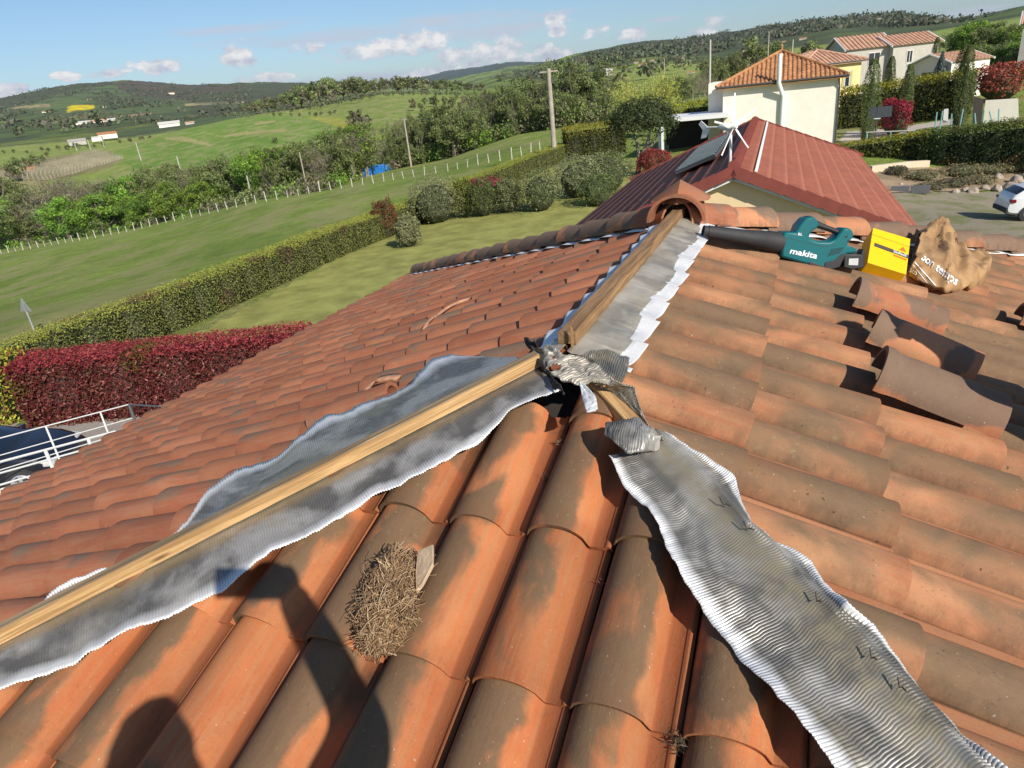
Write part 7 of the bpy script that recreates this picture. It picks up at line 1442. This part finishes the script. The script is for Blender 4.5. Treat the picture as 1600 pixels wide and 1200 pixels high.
    for s in 'LR':
        w, el = J['wr' + s] - o, J['el' + s] - o; d = J.get('pd' + s, (w - el)); n = J.get('pn' + s, Vector((0, 0, -1))); hand(b, w, d, n - d.normalized() * n.dot(d.normalized()), J.get('curl' + s, .5), 1 if s == 'R' else -1)
    return root
def roofz(face, x, y):
    O, u, v, n = FACES[face]; P = Vector((x, y, 0)); return O.z - ((P - O).x * n.x + (P - O).y * n.y) / n.z + .012
ph = tag(empty('smartphone', RI * .04 - UP * .016 - FW * .010), 'black smartphone held out to take the photo', 'phone'); mb = MB(); mb.box((0, 0, 0), (.150, .072, .008), RI, UP, -FW); mb.build('case', MT['black_plastic'], ph, bevel=.003); mb = MB(); mb.box(-FW * .0048, (.143, .066, .001), RI, UP, -FW); mb.build('screen', MT['dark_glass'], ph)
V3 = Vector
J = dict(pelvis=V3((.04, -.60, -.78)), waist=V3((.03, -.56, -.60)), chest=V3((.01, -.50, -.40)), neck=V3((-.02, -.48, -.24)), jaw=V3((-.03, -.45, -.17)), head=V3((-.03, -.455, -.11)), crown=V3((-.03, -.465, -.04)),
    shR=V3((.17, -.50, -.31)), elR=V3((.25, -.18, -.25)), wrR=V3((.148, -.055, -.045)), shL=V3((-.17, -.50, -.30)), elL=V3((-.30, -.50, -.52)), wrL=V3((-.26, -.34, -.66)),
    hipR=V3((.13, -.61, -.84)), knR=V3((.17, -.42, -1.14)), hipL=V3((-.06, -.61, -.84)), knL=V3((-.10, -.44, -1.14)))
for s, x in (('R', .17), ('L', -.12)): J['an' + s] = V3((x, -.62, roofz('front', x, -.62) + .09)); J['foot' + s] = V3((x, -.46, roofz('front', x, -.46) + .045))
J['pdR'] = V3((-.03, .04, .05)); J['pnR'] = -RI; J['curlR'] = .9
figure('person in a navy jacket standing on the tiles, holding up a phone', J, V3((0, 1, -.3)))
J = dict(pelvis=V3((2.150, 1.060, -1.000)), waist=V3((2.070, 1.200, -0.860)), chest=V3((1.950, 1.420, -0.720)), neck=V3((1.830, 1.640, -0.620)), jaw=V3((1.780, 1.730, -0.620)), head=V3((1.730, 1.800, -0.580)), crown=V3((1.710, 1.840, -0.520)),
    shR=V3((2.090, 1.540, -0.700)), elR=V3((2.010, 1.800, -0.800)), wrR=V3((1.890, 2.000, -0.840)), shL=V3((1.770, 1.420, -0.740)), elL=V3((1.550, 1.540, -0.740)), wrL=V3((1.720, 1.520, -0.640)),
    hipR=V3((2.230, 1.060, -1.020)), hipL=V3((2.050, 1.000, -1.020)))
for s, kx, ky, ax_, ay in (('R', 2.40, 1.42, 2.48, 1.04), ('L', 2.04, 1.34, 2.18, .94)):
    J['kn' + s] = V3((kx, ky, roofz('right', kx, ky) + .07)); J['an' + s] = V3((ax_, ay, roofz('right', ax_, ay) + .06)); J['foot' + s] = V3((ax_ + .08, ay - .10, roofz('right', ax_ + .08, ay - .1) + .05))
J['curlL'] = .25; J['pdL'] = V3((-.12, .14, .06))
figure('kneeling roofer in dark clothes working at the right of the camera', J, V3((-.5, .8, -.5)))
# ---------------------------------------------------------------- air: thin haze round the whole scene
def haze():
    mb = MB(); mb.box((0, 0, -500), (24600, 24600, 2600)); o = mb.build('haze', None); o.data.materials.clear(); m = bpy.data.materials.new('air'); m.use_nodes = True; nt = m.node_tree; nt.nodes.clear(); out = nt.nodes.new('ShaderNodeOutputMaterial'); v = nt.nodes.new('ShaderNodeVolumePrincipled'); v.inputs['Color'].default_value = (.78, .88, 1.0, 1); v.inputs['Density'].default_value = .00004; v.inputs['Anisotropy'].default_value = .2; nt.links.new(v.outputs[0], out.inputs['Volume']); o.data.materials.append(m); tag(o, kind='stuff')
if HAZE: haze()
if HAZE:      # fit the air to what it holds: a metre below the lowest ground, just above the highest crest
    hz = bpy.data.objects['haze']; g = bpy.data.objects['ground']; zz = np.zeros(len(g.data.vertices) * 3, np.float32); g.data.vertices.foreach_get('co', zz); zz = zz[2::3]; lo, hi = float(zz.min()) - 1.0, float(zz.max()) + 25.0
    for v in hz.data.vertices: v.co.z = lo if v.co.z < 0 and v.co.z < -600 else hi
